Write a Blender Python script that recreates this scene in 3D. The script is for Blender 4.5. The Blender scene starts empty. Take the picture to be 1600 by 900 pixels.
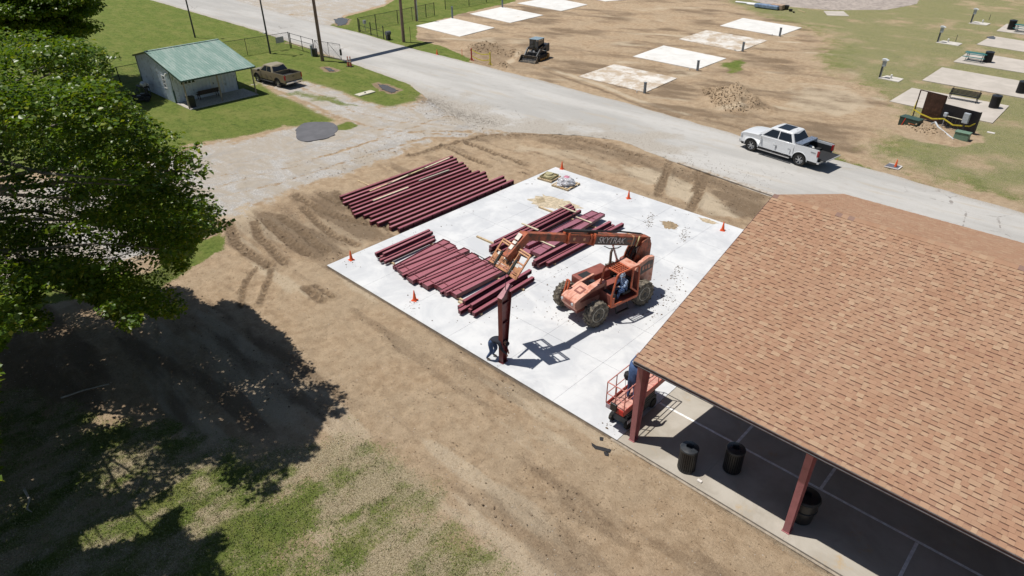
import bpy, bmesh, math, random
import numpy as np
from mathutils import Vector, Matrix, Euler

# ------------------------------------------------------------------ camera, sky, sun, exposure
S = bpy.context.scene
COL = S.collection
CAM = Vector((27.183, -15.190, 17.0)); FPX = 1046.53
RW = Matrix(((0.72650691, 0.3599057, -0.58536792), (0.68712487, -0.38900559, 0.61362372), (-0.00686471, -0.84802272, -0.5299154)))
cd = bpy.data.cameras.new('camera'); cam = bpy.data.objects.new('camera', cd); COL.objects.link(cam)
M4 = Matrix.Identity(4)
for i in range(3):
    M4[i][0] = RW[i][0]; M4[i][1] = -RW[i][1]; M4[i][2] = -RW[i][2]; M4[i][3] = CAM[i]
cam.matrix_world = M4
cd.sensor_width = 36.0; cd.lens = 36.0 * FPX / 1600.0; cd.clip_start = 0.1; cd.clip_end = 3000
S.camera = cam
SUN = Vector((-0.315, -0.175, 1.0)).normalized()          # towards the sun
el = math.asin(SUN.z)
W = bpy.data.worlds.new('World'); S.world = W; W.use_nodes = True
nt = W.node_tree; bg = nt.nodes['Background']
sky = nt.nodes.new('ShaderNodeTexSky'); sky.sky_type = 'NISHITA'; sky.sun_disc = False
sky.sun_elevation = el; sky.sun_rotation = math.atan2(SUN.x, SUN.y); sky.air_density = 1.0; sky.dust_density = 0.6
nt.links.new(sky.outputs[0], bg.inputs[0]); bg.inputs[1].default_value = 0.055
sd_ = bpy.data.lights.new('sun', 'SUN'); sd_.energy = 4.5; sd_.angle = math.radians(0.53); sd_.color = (1.0, 0.955, 0.89)
so = bpy.data.objects.new('sun', sd_); COL.objects.link(so)
so.rotation_euler = SUN.to_track_quat('Z', 'Y').to_euler(); so.location = (0, 0, 60)
S.view_settings.view_transform = 'Standard'; S.view_settings.look = 'None'
S.view_settings.exposure = 0.0; S.view_settings.gamma = 1.0
S.render.engine = 'CYCLES'

GZ = -0.08          # level of the bare ground; the new slab's top is z = 0
R = math.radians
def at(px, py, z=0.0):
    "place on the level z that the point (px, py) of the 1600x900 photograph shows"
    d = RW @ Vector(((px - 800) / FPX, (py - 450) / FPX, 1.0))
    t = (z - CAM.z) / d.z
    p = CAM + d * t
    return Vector((p.x, p.y, z))
def toPx(X, Y, Z):
    "photo position of world points (numpy arrays)"
    R3 = np.array(RW); c = np.array(CAM)
    P = np.stack([X - c[0], Y - c[1], Z - c[2]], -1) @ R3
    return 800 + FPX * P[..., 0] / P[..., 2], 450 + FPX * P[..., 1] / P[..., 2], P[..., 2]

rnd = random.Random(7)
# ------------------------------------------------------------------ materials
class NT:
    def __init__(s, name):
        m = bpy.data.materials.new(name); m.use_nodes = True
        s.m = m; s.t = m.node_tree; s.b = s.t.nodes['Principled BSDF']
        s.pos = None
    def n(s, typ, **k):
        x = s.t.nodes.new(typ)
        for a, v in k.items(): setattr(x, a, v)
        return x
    def L(s, a, b): s.t.links.new(a, b)
    def coord(s, kind='world'):
        if kind == 'world':
            if not s.pos: s.pos = s.n('ShaderNodeNewGeometry').outputs['Position']
            return s.pos
        return s.n('ShaderNodeTexCoord').outputs['Object']
    def setin(s, sock, v):
        if hasattr(v, 'default_value') or isinstance(v, bpy.types.NodeSocket): s.L(v, sock)
        else:
            if isinstance(v, (tuple, list)) and len(v) == 3: v = (*v, 1)
            sock.default_value = v
    def noise(s, scale, detail=4, rough=.55, co='world', dist=0, stretch=None, out=0):
        x = s.n('ShaderNodeTexNoise'); x.inputs['Scale'].default_value = scale; x.inputs['Detail'].default_value = detail
        x.inputs['Roughness'].default_value = rough; x.inputs['Distortion'].default_value = dist
        c = s.coord(co) if isinstance(co, str) else co
        if stretch:
            mp = s.n('ShaderNodeMapping'); s.L(c, mp.inputs[0])
            mp.inputs['Rotation'].default_value = (0, 0, stretch[3] if len(stretch) > 3 else 0); mp.inputs['Scale'].default_value = stretch[:3]; c = mp.outputs[0]
        s.L(c, x.inputs['Vector']); return x.outputs[out]
    def voro(s, scale, co='world', feature='F1', out='Distance'):
        x = s.n('ShaderNodeTexVoronoi', feature=feature); x.inputs['Scale'].default_value = scale
        s.L(s.coord(co), x.inputs['Vector']); return x.outputs[out]
    def math(s, op, a, b=0.0, c=None, clamp=False):
        x = s.n('ShaderNodeMath', operation=op, use_clamp=clamp); s.setin(x.inputs[0], a); s.setin(x.inputs[1], b)
        if c is not None: s.setin(x.inputs[2], c)
        return x.outputs[0]
    def step(s, v, lo, hi, a=0.0, b=1.0):
        x = s.n('ShaderNodeMapRange', interpolation_type='SMOOTHSTEP'); s.setin(x.inputs[0], v)
        x.inputs[1].default_value = lo; x.inputs[2].default_value = hi; x.inputs[3].default_value = a; x.inputs[4].default_value = b
        return x.outputs[0]
    def mix(s, f, a, b, mode='MIX'):
        x = s.n('ShaderNodeMix', data_type='RGBA', blend_type=mode); s.setin(x.inputs[0], f); s.setin(x.inputs[6], a); s.setin(x.inputs[7], b)
        return x.outputs[2]
    def attr(s, name):
        x = s.n('ShaderNodeAttribute', attribute_name=name); return x
    def sep(s, v):
        x = s.n('ShaderNodeSeparateColor'); s.L(v, x.inputs[0]); return x.outputs
    def bump(s, h, strength=.4, dist=.02):
        x = s.n('ShaderNodeBump'); x.inputs['Strength'].default_value = strength; x.inputs['Distance'].default_value = dist
        s.L(h, x.inputs['Height']); s.L(x.outputs[0], s.b.inputs['Normal'])
    def out(s, col=None, rough=None, metal=None, spec=None):
        for v, k in ((col, 'Base Color'), (rough, 'Roughness'), (metal, 'Metallic'), (spec, 'Specular IOR Level')):
            if v is not None: s.setin(s.b.inputs[k], v)
        return s.m
MAT = {}
def pm(name, col, rough=.6, metal=0., var=.18, scale=6., dirt=None, dirtamt=.0, bump=0., spec=.4, coat=0., co='object', bscale=None):
    "plain surface with grain, uneven tone and optional dirt patches"
    if name in MAT: return MAT[name]
    n = NT(name)
    a = n.noise(scale, 5, .6, co)
    lo = tuple(c * (1 - var) for c in col); hi = tuple(min(1, c * (1 + var)) for c in col)
    c = n.mix(n.step(a, .3, .7), lo, hi)
    if dirtamt > 0:
        d = n.noise(scale * .7 + 1.3, 6, .7, co)
        c = n.mix(n.step(d, .62 - dirtamt * .35, .74 - dirtamt * .2), c, dirt)
    n.out(c, n.step(a, .2, .8, max(0.02, rough - .08), min(1, rough + .1)), metal, spec)
    if coat: n.b.inputs['Coat Weight'].default_value = coat; n.b.inputs['Coat Roughness'].default_value = .06
    if bump: n.bump(n.noise(bscale or scale * 4, 5, .6, co), bump, .01)
    MAT[name] = n.m; return n.m

# ------------------------------------------------------------------ mesh helpers
class MB:
    def __init__(s): s.v = []; s.f = []; s.mi = []; s.M = Matrix.Identity(4); s.cur = 0
    def add(s, vs, fs):
        o = len(s.v); s.v += [tuple(s.M @ Vector(p)) for p in vs]
        s.f += [tuple(i + o for i in f) for f in fs]; s.mi += [s.cur] * len(fs); return s
    def box(s, c, d, rz=0, top=(1, 1), off=(0, 0)):
        "centre c, full size d; top = scale of the upper face"
        x, y, z = d[0] / 2, d[1] / 2, d[2] / 2; vs = []
        for zz, (tx, ty), o in ((-z, (1, 1), (0, 0)), (z, top, off)):
            for sx, sy in ((-1, -1), (1, -1), (1, 1), (-1, 1)):
                p = Vector((sx * x * tx + o[0], sy * y * ty + o[1], zz))
                if rz: p = Matrix.Rotation(rz, 3, 'Z') @ p
                vs.append(p + Vector(c))
        return s.add(vs, [(0, 3, 2, 1), (4, 5, 6, 7), (0, 1, 5, 4), (1, 2, 6, 5), (2, 3, 7, 6), (3, 0, 4, 7)])
    def b2(s, a, b): 
        return s.box([(a[i] + b[i]) / 2 for i in range(3)], [abs(b[i] - a[i]) for i in range(3)])
    def bar(s, p, q, w, h, up=(0, 0, 1), w2=None, h2=None):
        p, q = Vector(p), Vector(q); d = (q - p).normalized(); u = Vector(up)
        if abs(d.dot(u)) > .99: u = Vector((0, 1, 0))
        r = d.cross(u).normalized(); u = r.cross(d); vs = []
        for c, ww, hh in ((p, w, h), (q, w2 or w, h2 or h)):
            for a, b in ((-1, -1), (1, -1), (1, 1), (-1, 1)): vs.append(c + r * a * ww / 2 + u * b * hh / 2)
        return s.add(vs, [(0, 1, 2, 3), (7, 6, 5, 4), (0, 4, 5, 1), (1, 5, 6, 2), (2, 6, 7, 3), (3, 7, 4, 0)])
    def tube(s, pts, r, n=8, cap=True):
        pts = [Vector(p) for p in pts]; k = len(pts); rs = r if isinstance(r, (list, tuple)) else [r] * k
        vs = []; fs = []; prev = None
        for i, p in enumerate(pts):
            d = (pts[min(i + 1, k - 1)] - pts[max(i - 1, 0)]).normalized()
            u = Vector((0, 0, 1)) if prev is None else prev
            if abs(d.dot(u)) > .98: u = Vector((1, 0, 0))
            a = d.cross(u).normalized(); b = a.cross(d).normalized(); prev = b
            for j in range(n):
                t = 2 * math.pi * j / n; vs.append(p + (a * math.cos(t) + b * math.sin(t)) * rs[i])
        for i in range(k - 1):
            for j in range(n):
                fs.append((i * n + j, i * n + (j + 1) % n, (i + 1) * n + (j + 1) % n, (i + 1) * n + j))
        if cap: fs.append(tuple(reversed(range(n)))); fs.append(tuple(range((k - 1) * n, k * n)))
        return s.add(vs, fs)
    def lathe(s, prof, n=16, M=None):
        "profile [(r, z)...] about local z"
        vs = []; fs = []; M = M or Matrix.Identity(4)
        for r, z in prof:
            for j in range(n):
                t = 2 * math.pi * j / n; vs.append(M @ Vector((r * math.cos(t), r * math.sin(t), z)))
        for i in range(len(prof) - 1):
            for j in range(n): fs.append((i * n + j, i * n + (j + 1) % n, (i + 1) * n + (j + 1) % n, (i + 1) * n + j))
        if prof[0][0] > 1e-4: fs.append(tuple(reversed(range(n))))
        if prof[-1][0] > 1e-4: fs.append(tuple(range((len(prof) - 1) * n, len(prof) * n)))
        return s.add(vs, fs)
    def prism(s, poly, a, b, axis='z', fn=None):
        "polygon (2-d) swept from a to b along axis; y: poly is (x,z); x: poly is (y,z)"
        def P(p, t):
            q = {'z': (p[0], p[1], t), 'y': (p[0], t, p[1]), 'x': (t, p[0], p[1])}[axis]
            return fn(*q) if fn else q
        n = len(poly); vs = [P(p, a) for p in poly] + [P(p, b) for p in poly]
        fs = [tuple(reversed(range(n))), tuple(range(n, 2 * n))] + [(i, (i + 1) % n, n + (i + 1) % n, n + i) for i in range(n)]
        return s.add(vs, fs)
    def quad(s, a, b, c, d): return s.add([a, b, c, d], [(0, 1, 2, 3)])
    def mesh(s, name, mats, smooth=False):
        me = bpy.data.meshes.new(name); me.from_pydata(s.v, [], s.f)
        for m in (mats if isinstance(mats, (list, tuple)) else [mats]): me.materials.append(m)
        if any(s.mi): me.polygons.foreach_set('material_index', s.mi)
        bm = bmesh.new(); bm.from_mesh(me); bmesh.ops.recalc_face_normals(bm, faces=bm.faces); bm.to_mesh(me); bm.free()
        if smooth:
            me.polygons.foreach_set('use_smooth', [True] * len(me.polygons))
            try: me.set_sharp_from_angle(angle=math.radians(38))
            except Exception: pass
        return me
    def build(s, name, mats, parent=None, smooth=False, bevel=0, seg=2, **k):
        o = bpy.data.objects.new(name, s.mesh(name, mats, smooth)); COL.objects.link(o); o.parent = parent
        if bevel:
            b = o.modifiers.new('bevel', 'BEVEL'); b.width = bevel; b.segments = seg; b.limit_method = 'ANGLE'; b.angle_limit = R(28)
        for a, v in k.items(): o[a] = v
        return o
def tag(o, label=None, cat=None, group=None, kind=None):
    if label: o['label'] = label
    if cat: o['category'] = cat
    if group: o['group'] = group
    if kind: o['kind'] = kind
    return o
def thing(name, label, cat, loc=(0, 0, 0), rz=0, group=None):
    o = bpy.data.objects.new(name, None); COL.objects.link(o); o.empty_display_size = .2
    o.location = loc; o.rotation_euler = (0, 0, rz); return tag(o, label, cat, group)
KIDS = {}
def copy_tree(o, loc=None, rz=None, label=None, group=None, parent=None):
    c = o.copy(); COL.objects.link(c); c.parent = parent
    if loc is not None: c.location = loc
    if rz is not None: c.rotation_euler = (0, 0, rz)
    if label: c['label'] = label
    if group: c['group'] = group
    for ch in o.children: copy_tree(ch, parent=c)
    return c
ORD = ['first', 'second', 'third', 'fourth', 'fifth', 'sixth', 'seventh', 'eighth', 'ninth', 'tenth', 'eleventh', 'twelfth', 'thirteenth', 'fourteenth']
def text_mesh(name, txt, size, mat, parent, M, ext=.004, shear=0.):
    c = bpy.data.curves.new(name, 'FONT'); c.body = txt; c.size = size; c.extrude = ext; c.shear = shear; c.align_x = 'CENTER'; c.align_y = 'CENTER'
    o = bpy.data.objects.new(name + '_curve', c); COL.objects.link(o)
    dg = bpy.context.evaluated_depsgraph_get(); me = bpy.data.meshes.new_from_object(o.evaluated_get(dg))
    bpy.data.objects.remove(o); me.materials.clear(); me.materials.append(mat)
    q = bpy.data.objects.new(name, me); COL.objects.link(q); q.parent = parent; q.matrix_local = M; return q

# ------------------------------------------------------------------ numpy noise and regions
def _hash(ix, iy, seed):
    h = (ix.astype(np.int64) * 374761393 + iy.astype(np.int64) * 668265263 + seed * 974711) & 0x7fffffff
    h = ((h ^ (h >> 13)) * 1274126177) & 0x7fffffff
    return ((h ^ (h >> 16)) & 0xffff) / 65535.0
def vnoise(x, y, seed=0):
    ix = np.floor(x); iy = np.floor(y); fx = x - ix; fy = y - iy
    fx = fx * fx * (3 - 2 * fx); fy = fy * fy * (3 - 2 * fy)
    a = _hash(ix, iy, seed); b = _hash(ix + 1, iy, seed); c = _hash(ix, iy + 1, seed); d = _hash(ix + 1, iy + 1, seed)
    return (a * (1 - fx) + b * fx) * (1 - fy) + (c * (1 - fx) + d * fx) * fy
def fbm(x, y, seed=0, oct=4, g=.5):
    t = 0; a = 1; s = 0
    for i in range(oct): t = t + a * vnoise(x, y, seed + i * 17); s += a; a *= g; x = x * 2.03 + 5.1; y = y * 2.03 + 1.7
    return t / s
def sdist(poly, X, Y):
    "signed distance to a polygon, negative inside"
    best = np.full(X.shape, 1e9); ins = np.zeros(X.shape, bool); n = len(poly)
    for i in range(n):
        ax, ay = poly[i]; bx, by = poly[(i + 1) % n]; dx, dy = bx - ax, by - ay; l2 = dx * dx + dy * dy + 1e-9
        t = np.clip(((X - ax) * dx + (Y - ay) * dy) / l2, 0, 1)
        best = np.minimum(best, (X - ax - t * dx) ** 2 + (Y - ay - t * dy) ** 2)
        c = (ay > Y) != (by > Y)
        with np.errstate(all='ignore'): xi = (bx - ax) * (Y - ay) / (by - ay + 1e-12) + ax
        ins ^= c & (X < xi)
    return np.where(ins, -1, 1) * np.sqrt(best)
def ldist(line, X, Y):
    "distance to a polyline and position along it"
    best = np.full(X.shape, 1e9); al = np.zeros(X.shape); acc = 0; side = np.zeros(X.shape)
    for (ax, ay), (bx, by) in zip(line[:-1], line[1:]):
        dx, dy = bx - ax, by - ay; L = math.hypot(dx, dy) + 1e-9
        t = np.clip(((X - ax) * dx + (Y - ay) * dy) / L / L, 0, 1)
        d = np.hypot(X - ax - t * dx, Y - ay - t * dy); m = d < best
        best = np.where(m, d, best); al = np.where(m, acc + t * L, al)
        side = np.where(m, ((X - ax) * dy - (Y - ay) * dx) / L, side); acc += L
    return best, al, side
def sstep(a, b, v):
    t = np.clip((v - a) / (b - a), 0, 1); return t * t * (3 - 2 * t)
def wp(pts, z=GZ): return [tuple(at(x, y, z))[:2] for x, y in pts]
def add_attr(me, name, arr):
    a = me.color_attributes.new(name, 'FLOAT_COLOR', 'POINT'); a.data.foreach_set('color', np.ascontiguousarray(arr, dtype=np.float32).ravel())
# ------------------------------------------------------------------ ground sheet
def axis(segs, far):
    out = []
    for a, b, st in segs: out += list(np.arange(a, b, st))
    out.append(segs[-1][1])
    lo, hi, d = [], [], 1.5
    a, b = out[0], out[-1]
    while a > -far: a -= d; b += d; lo.insert(0, a); hi.append(b); d *= 1.45
    return np.array(lo + out + hi)
gx = axis([(-125, -14, .34), (-14, 20, .1), (20, 42, .3)], 700)
gy = axis([(-34, -14, .3), (-14, 22, .1), (22, 42, .2), (42, 128, .38)], 700)
GX, GY = np.meshgrid(gx, gy)
n1 = fbm(GX * .35, GY * .35, 3, 5) - .5; n2 = fbm(GX * 1.7, GY * 1.7, 11, 4) - .5; n3 = fbm(GX * 7, GY * 7, 23, 3) - .5
nlong = fbm(GX * .25, GY * 1.6, 31, 4) - .5
def region(pts, w=.5, amp=1.2, amp2=.5):
    return sstep(w, -w, sdist(wp(pts), GX, GY) + n1 * amp * 2 + n2 * amp2 * 2)
grass = np.zeros(GX.shape)
# lawn round the green roofed hut, up to the road
lawn = region([(-900, -120), (225, -6), (400, 46), (500, 84), (560, 99), (625, 118), (655, 138), (652, 158), (600, 170), (562, 160), (520, 143), (478, 129), (430, 133),
               (432, 142), (470, 158), (505, 176), (535, 190), (500, 193), (440, 199), (385, 214), (330, 222), (200, 250), (-400, 330)], 1.3, .6, .9)
grass = np.maximum(grass, lawn)
grass = np.maximum(grass, region([(495, 50), (533, 28), (600, 10), (640, -14), (830, -20), (806, 2), (735, 18), (690, 30), (650, 42), (652, 62), (690, 72), (735, 92), (742, 108), (700, 98), (640, 78), (560, 54)], .3, .3, .3))
gr_right = region([(1100, -60), (1128, 4), (1195, 30), (1250, 42), (1285, 62), (1265, 92), (1300, 122), (1372, 148), (1400, 176), (1370, 205), (1340, 232), (1380, 262), (1500, 298), (1620, 338), (2100, 420), (2400, -100)], 4.2, 2.4, 1.6)
grass = np.maximum(grass, gr_right * np.clip(.72 + 1.1 * n1, .4, .9))
grass = np.maximum(grass, .75 * region([(1125, 98), (1160, 92), (1170, 108), (1140, 116)], .8, .8, .5))
grass = np.maximum(grass, .62 * region([(1180, 215), (1300, 232), (1380, 268), (1600, 330), (1600, 345), (1330, 270)], .8, 1, .8))
strip = region([(240, 425), (300, 378), (345, 364), (362, 372), (350, 392), (300, 415), (240, 450), (100, 470), (-300, 560), (-300, 500), (0, 468), (90, 444)], .4, .4, .3)
grass = np.maximum(grass, strip * .9)
# lawn in the foreground, thin towards the bare soil
near = region([(-900, 560), (0, 610), (200, 640), (400, 700), (540, 662), (610, 700), (720, 790), (770, 850), (800, 930), (900, 1300), (-900, 1500)], 1.3, 1.1, .9)
grass = np.maximum(grass, near * np.clip(.68 + 1.0 * (fbm(GX * .8, GY * .4, 44, 4) - .45), .4, .95))
thatch = np.clip(.5 + nlong * 2.6, 0, 1) * near * sstep(-.35, .45, n1 + n2 * .6 + .25)
straw = near * np.clip(.34 + 1.5 * (fbm(GX * 1.0 + 9, GY * .34 + GX * .2, 41, 5) - .46) + 1.3 * (fbm(GX * 3.1, GY * 1.8, 43, 4) - .5), 0, 1) + gr_right * .46 + lawn * .12
straw += region([(400, 700), (560, 660), (640, 700), (800, 880), (820, 940), (640, 940), (560, 800)], 1.2, 1, .8) * .45
# gravel: the yard drive, the drive to the tan pickup and the yard beyond the road
gravel = region([(-500, 480), (-300, 330), (150, 270), (330, 225), (395, 217), (450, 205), (520, 196), (545, 192), (505, 172), (468, 156), (425, 140), (396, 128), (405, 121), (470, 128), (520, 142), (566, 160), (610, 172), (655, 162), (700, 150),
                 (780, 190), (800, 206), (700, 214), (640, 232), (560, 260), (470, 290), (400, 318), (352, 338), (240, 385), (90, 442), (0, 468), (-300, 560)], 2.0, 1.2, 1.0)
gravel = np.maximum(gravel, region([(200, -60), (330, -4), (372, 14), (440, 34), (500, 50), (535, 24), (600, 6), (640, -60)], .5, .6, .3))
gravel = np.maximum(gravel, .75 * region([(380, 215), (330, 300), (420, 310), (600, 250), (700, 200), (560, 190)], 1, 1.2, .6))
island = region([(436, 146), (470, 141), (520, 152), (560, 165), (520, 164), (470, 152)], .8, .3, .8) * .62
grass = np.maximum(grass * (1 - gravel * .95), island)
grass = np.maximum(grass, region([(525, 196), (545, 189), (565, 196), (545, 203), (520, 205)], .2, .3, .2) * .8)
# darker churned earth, painted tree shade, and paler, sandy streaks
dark = .55 * region([(650, 150), (672, 152), (700, 176), (760, 186), (745, 192), (690, 184), (655, 166)], .5, .8, .6)
dark = np.maximum(dark, .6 * region([(720, 208), (800, 205), (900, 212), (960, 226), (1060, 258), (1195, 298), (1200, 312), (1120, 300), (1000, 258), (900, 232), (820, 222), (740, 222)], .6, .7, .5))
dark = np.maximum(dark, .75 * region([(1100, 280), (1205, 300), (1195, 330), (1160, 345), (1130, 320)], .6, .8, .4))
dark = np.maximum(dark, .5 * region([(868, 250), (1180, 352), (1150, 356), (980, 296), (860, 268)], .4, .5, .3))
dark = np.maximum(dark, .55 * region([(360, 350), (480, 300), (560, 300), (640, 360), (560, 380), (500, 400), (420, 420), (370, 390)], 1., 1., .7))
dark = np.maximum(dark, .55 * region([(700, 92), (790, 62), (850, 88), (850, 112), (760, 108)], 1, 1.2, .6))
dark = np.maximum(dark, .45 * region([(930, 180), (1180, 195), (1200, 240), (1100, 205), (960, 190)], .6, .8, .4))
dark = np.maximum(dark, .45 * region([(-300, 470), (0, 470), (300, 450), (480, 560), (540, 640), (300, 680), (0, 640), (-300, 640)], 1, 1, .6))  # tree shade painted into the soil colour under the crown
far = region([(640, 75), (650, 30), (800, -20), (1110, -60), (1290, 60), (1400, 160), (1330, 260), (1180, 215), (1000, 168), (830, 122)], 1, .8, .3)
dark = np.maximum(dark, far * np.clip(.28 + 2.4 * (fbm(GX * .22 + GY * .1, GY * .6 - GX * .2, 51, 5) - .47), 0, 1))
pale = region([(970, 258), (1030, 262), (1090, 290), (1150, 325), (1160, 345), (1100, 335), (1040, 305), (990, 285)], .5, .8, .4) * .95
pale = np.maximum(pale, .7 * region([(800, 222), (900, 236), (980, 268), (960, 272), (880, 246), (800, 238)], .5, .8, .4))
pale = np.maximum(pale, (GY < 2) * .75 * sstep(.50, .66, fbm(GX * .13 + 8, GY * .8, 87, 4)))
pale = np.maximum(pale, .4 * region([(560, 560), (640, 580), (760, 640), (880, 760), (1000, 850), (1040, 900), (980, 900), (880, 830), (760, 730), (640, 650)], 1.1, 1.2, .8))
pale = np.maximum(pale, .4 * region([(430, 400), (520, 420), (600, 480), (560, 520), (440, 470), (380, 430)], .8, 1.0, .6))
pale = np.maximum(pale, .6 * region([(520, 330), (600, 350), (580, 400), (500, 400), (470, 350)], .7, .8, .6))
pale = np.maximum(pale, .7 * region([(350, 320), (420, 318), (400, 345), (350, 345)], .6, .8, .6))
pale = np.maximum(pale, far * np.clip(3.2 * (fbm(GX * .18 + GY * .12 + 7, GY * .55 - GX * .25, 61, 4) - .53), 0, 1))
pale = np.maximum(pale, .8 * region([(1240, 130), (1330, 140), (1380, 170), (1300, 185), (1230, 160)], 1.2, 1.5, .8))
wet = np.zeros(GX.shape)
dl = ldist(wp([(850, 104), (930, 130), (1000, 158), (1075, 180)]), GX + n2 * .8, GY + n1)[0]; pale = np.maximum(pale, .95 * sstep(.55, .15, dl))
dl = ldist(wp([(856, 112), (940, 140), (1004, 166), (1060, 182)]), GX + n2 * .6, GY + n1)[0]; dark = np.maximum(dark, .8 * sstep(.4, .1, dl)); pale *= 1 - sstep(.35, .1, dl)
dl = ldist(wp([(1105, 186), (1140, 194), (1178, 208)]), GX + n2 * .6, GY + n1 * .6)[0]; dark = np.maximum(dark, .95 * sstep(.35, .08, dl)); TR = sstep(.3, .05, dl)
dl = ldist(wp([(790, 100), (810, 88), (840, 78)]), GX + n2 * .8, GY)[0]; pale = np.maximum(pale, .9 * sstep(.5, .1, dl)); dark *= 1 - sstep(.5, .1, dl)
H = np.full(GX.shape, GZ)
H += n1 * .10 * sstep(0, 2, np.abs(GY - 8)) + n2 * .06 + n3 * (.05 + .02 * near)
H += (1 - np.maximum(grass, gravel)) * (fbm(GX * 3.3, GY * 3.3, 71, 4) - .5) * .05
# long grading marks left by the blade, foreground soil
gm = fbm(GX * .55 + GY * .2, GY * 3.4 + GX * 1.2, 81, 4) - .5
soil = 1 - np.maximum(grass * .8, gravel)
H += gm * .07 * soil * sstep(18, 6, GY)
gf_ = fbm(GX * 6.2 + GY * .8, GY * 2.0, 83, 4) - .5
H += gf_ * .075 * soil * sstep(20, 8, GY)
dark = np.clip(dark + soil * np.clip(gm * 1.4 - .05, 0, 1) * .55 + soil * .6 * sstep(.48, .68, fbm(GX * .16 + 3, GY * 1.05, 85, 5)) * sstep(26, 18, GY), 0, 1)
for q_, w_ in ((((868, 262), (1160, 358)), .9), (((519, 411), (985, 692)), .7), (((519, 411), (868, 261)), .8)):
    dl = ldist(wp(q_), GX + n2 * .5, GY + n2 * .5)[0]; dark = np.maximum(dark, soil * .32 * sstep(w_, .1, dl))
RUTS = [([(358, 350), (368, 380), (389, 397), (424, 418)], .62), ([(396, 348), (405, 372), (424, 390), (445, 412)], .55), ([(413, 345), (440, 369), (458, 384), (480, 399)], .62),
        ([(440, 340), (468, 360), (490, 380), (509, 393)], .6), ([(472, 325), (500, 353), (522, 369), (557, 383)], .55), ([(462, 306), (500, 329), (533, 342), (578, 351), (609, 358)], .6),
        ([(524, 300), (538, 318), (568, 345)], .5), ([(500, 305), (530, 320), (560, 330)], .4), ([(1050, 246), (1044, 262), (1036, 285), (1028, 306)], .55), ([(1106, 268), (1098, 290), (1088, 312), (1078, 332)], .6),
        ([(1090, 266), (1090, 285), (1084, 300)], .35), ([(694, 230), (722, 242), (762, 260)], .4), ([(728, 224), (766, 238), (800, 250), (820, 258)], .45), ([(640, 245), (700, 228), (760, 212), (840, 210), (920, 222), (1000, 245)], .5),
        ([(478, 452), (490, 462), (502, 470)], .45), ([(492, 447), (508, 457), (520, 466)], .35), ([(400, 420), (380, 450), (376, 480)], .3), ([(425, 425), (415, 450), (405, 475)], .3),
        ([(1183, 78), (1230, 105), (1290, 125), (1362, 137)], .4), ([(1190, 95), (1240, 118), (1300, 132), (1350, 140)], .35)]
for k, (pts, w) in enumerate(RUTS):
    w *= .82
    pts = wp(pts); xs = [p[0] for p in pts]; ys = [p[1] for p in pts]
    ix = np.where((gx > min(xs) - 2) & (gx < max(xs) + 2))[0]; iy = np.where((gy > min(ys) - 2) & (gy < max(ys) + 2))[0]
    sl = (slice(iy[0], iy[-1] + 1), slice(ix[0], ix[-1] + 1)); X, Y = GX[sl], GY[sl]
    d, al, sd = ldist(pts, X + n2[sl] * .15, Y + n1[sl] * .2)
    core = sstep(w * .62, w * .38, d); berm = sstep(w * 1.15, w * .7, d) * (1 - core)
    lug = np.tanh(2.5 * np.sin(al * 2 * math.pi / .40 + np.abs(sd) * 7)) * core
    farf = .5 if k >= 18 else 1
    H[sl] += farf * (-.06 * core + .07 * lug + .07 * berm * (1 + n2[sl] * 2.5) + core * n3[sl] * .12)
    dark[sl] = np.maximum(dark[sl], farf * (core * (.80 + .25 * lug) + berm * .55)); grass[sl] *= 1 - .8 * core; pale[sl] *= 1 - core
H -= TR * .18
for pts, w in (([(150, 330), (330, 292), (450, 262), (560, 228), (660, 204), (740, 206)], .28), ([(150, 352), (330, 312), (460, 278), (570, 242), (670, 216), (750, 216)], .28), ([(250, 270), (400, 250), (520, 226), (620, 196), (680, 170), (720, 168)], .25), ([(250, 288), (410, 264), (530, 238), (630, 206), (690, 182), (740, 180)], .25), ([(470, 136), (560, 176), (620, 190), (700, 196)], .3), ([(420, 135), (520, 180), (600, 202), (700, 210)], .3), ([(420, 30), (470, 20), (520, 2)], .5), ([(380, 8), (440, 22), (500, 26)], .5)):
    dl = ldist(wp(pts), GX + n2 * .3 + n1, GY + n1 * 1.2 + n2 * .2)[0]; m = sstep(w * 1.3, w * .3, dl); gravel -= gravel * m * (.42 + .3 * (fbm(GX * 1.2, GY * 1.2, 66, 3) - .3)); dark = np.maximum(dark, m * .42); H -= m * .015
# spoil heaps
def heap(cx, cy, rx, ry, h, rz=0, seed=0, dk=.4):
    c, s = math.cos(rz), math.sin(rz); X = (GX - cx) * c + (GY - cy) * s; Y = -(GX - cx) * s + (GY - cy) * c
    r = np.sqrt((X / rx) ** 2 + (Y / ry) ** 2) + n1 * .7; m = sstep(1.0, .1, r)
    rough = fbm(GX * 1.6, GY * 1.6, seed, 4) - .35
    H[...] += h * m * (.75 + rough * .9) + m * (np.abs(fbm(GX * 3.5, GY * 3.5, seed + 5, 3) - .5)) * .35 * h
    dark[...] = np.maximum(dark, m * dk * (1 + n2)); grass[...] *= 1 - m
p = at(1146, 156, GZ); heap(p.x, p.y, 4.3, 2.9, 1.35, R(-35), 91, .25)
p = at(775, 82, GZ); heap(p.x, p.y, 4.8, 1.7, .95, R(8), 95, .5)
p = at(790, 106, GZ); heap(p.x, p.y, 1.8, 1.0, .55, R(-20), 97, .5)
p = at(1452, 206, GZ); heap(p.x, p.y, 3.2, 1.6, .45, R(-35), 99, .35)
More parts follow.
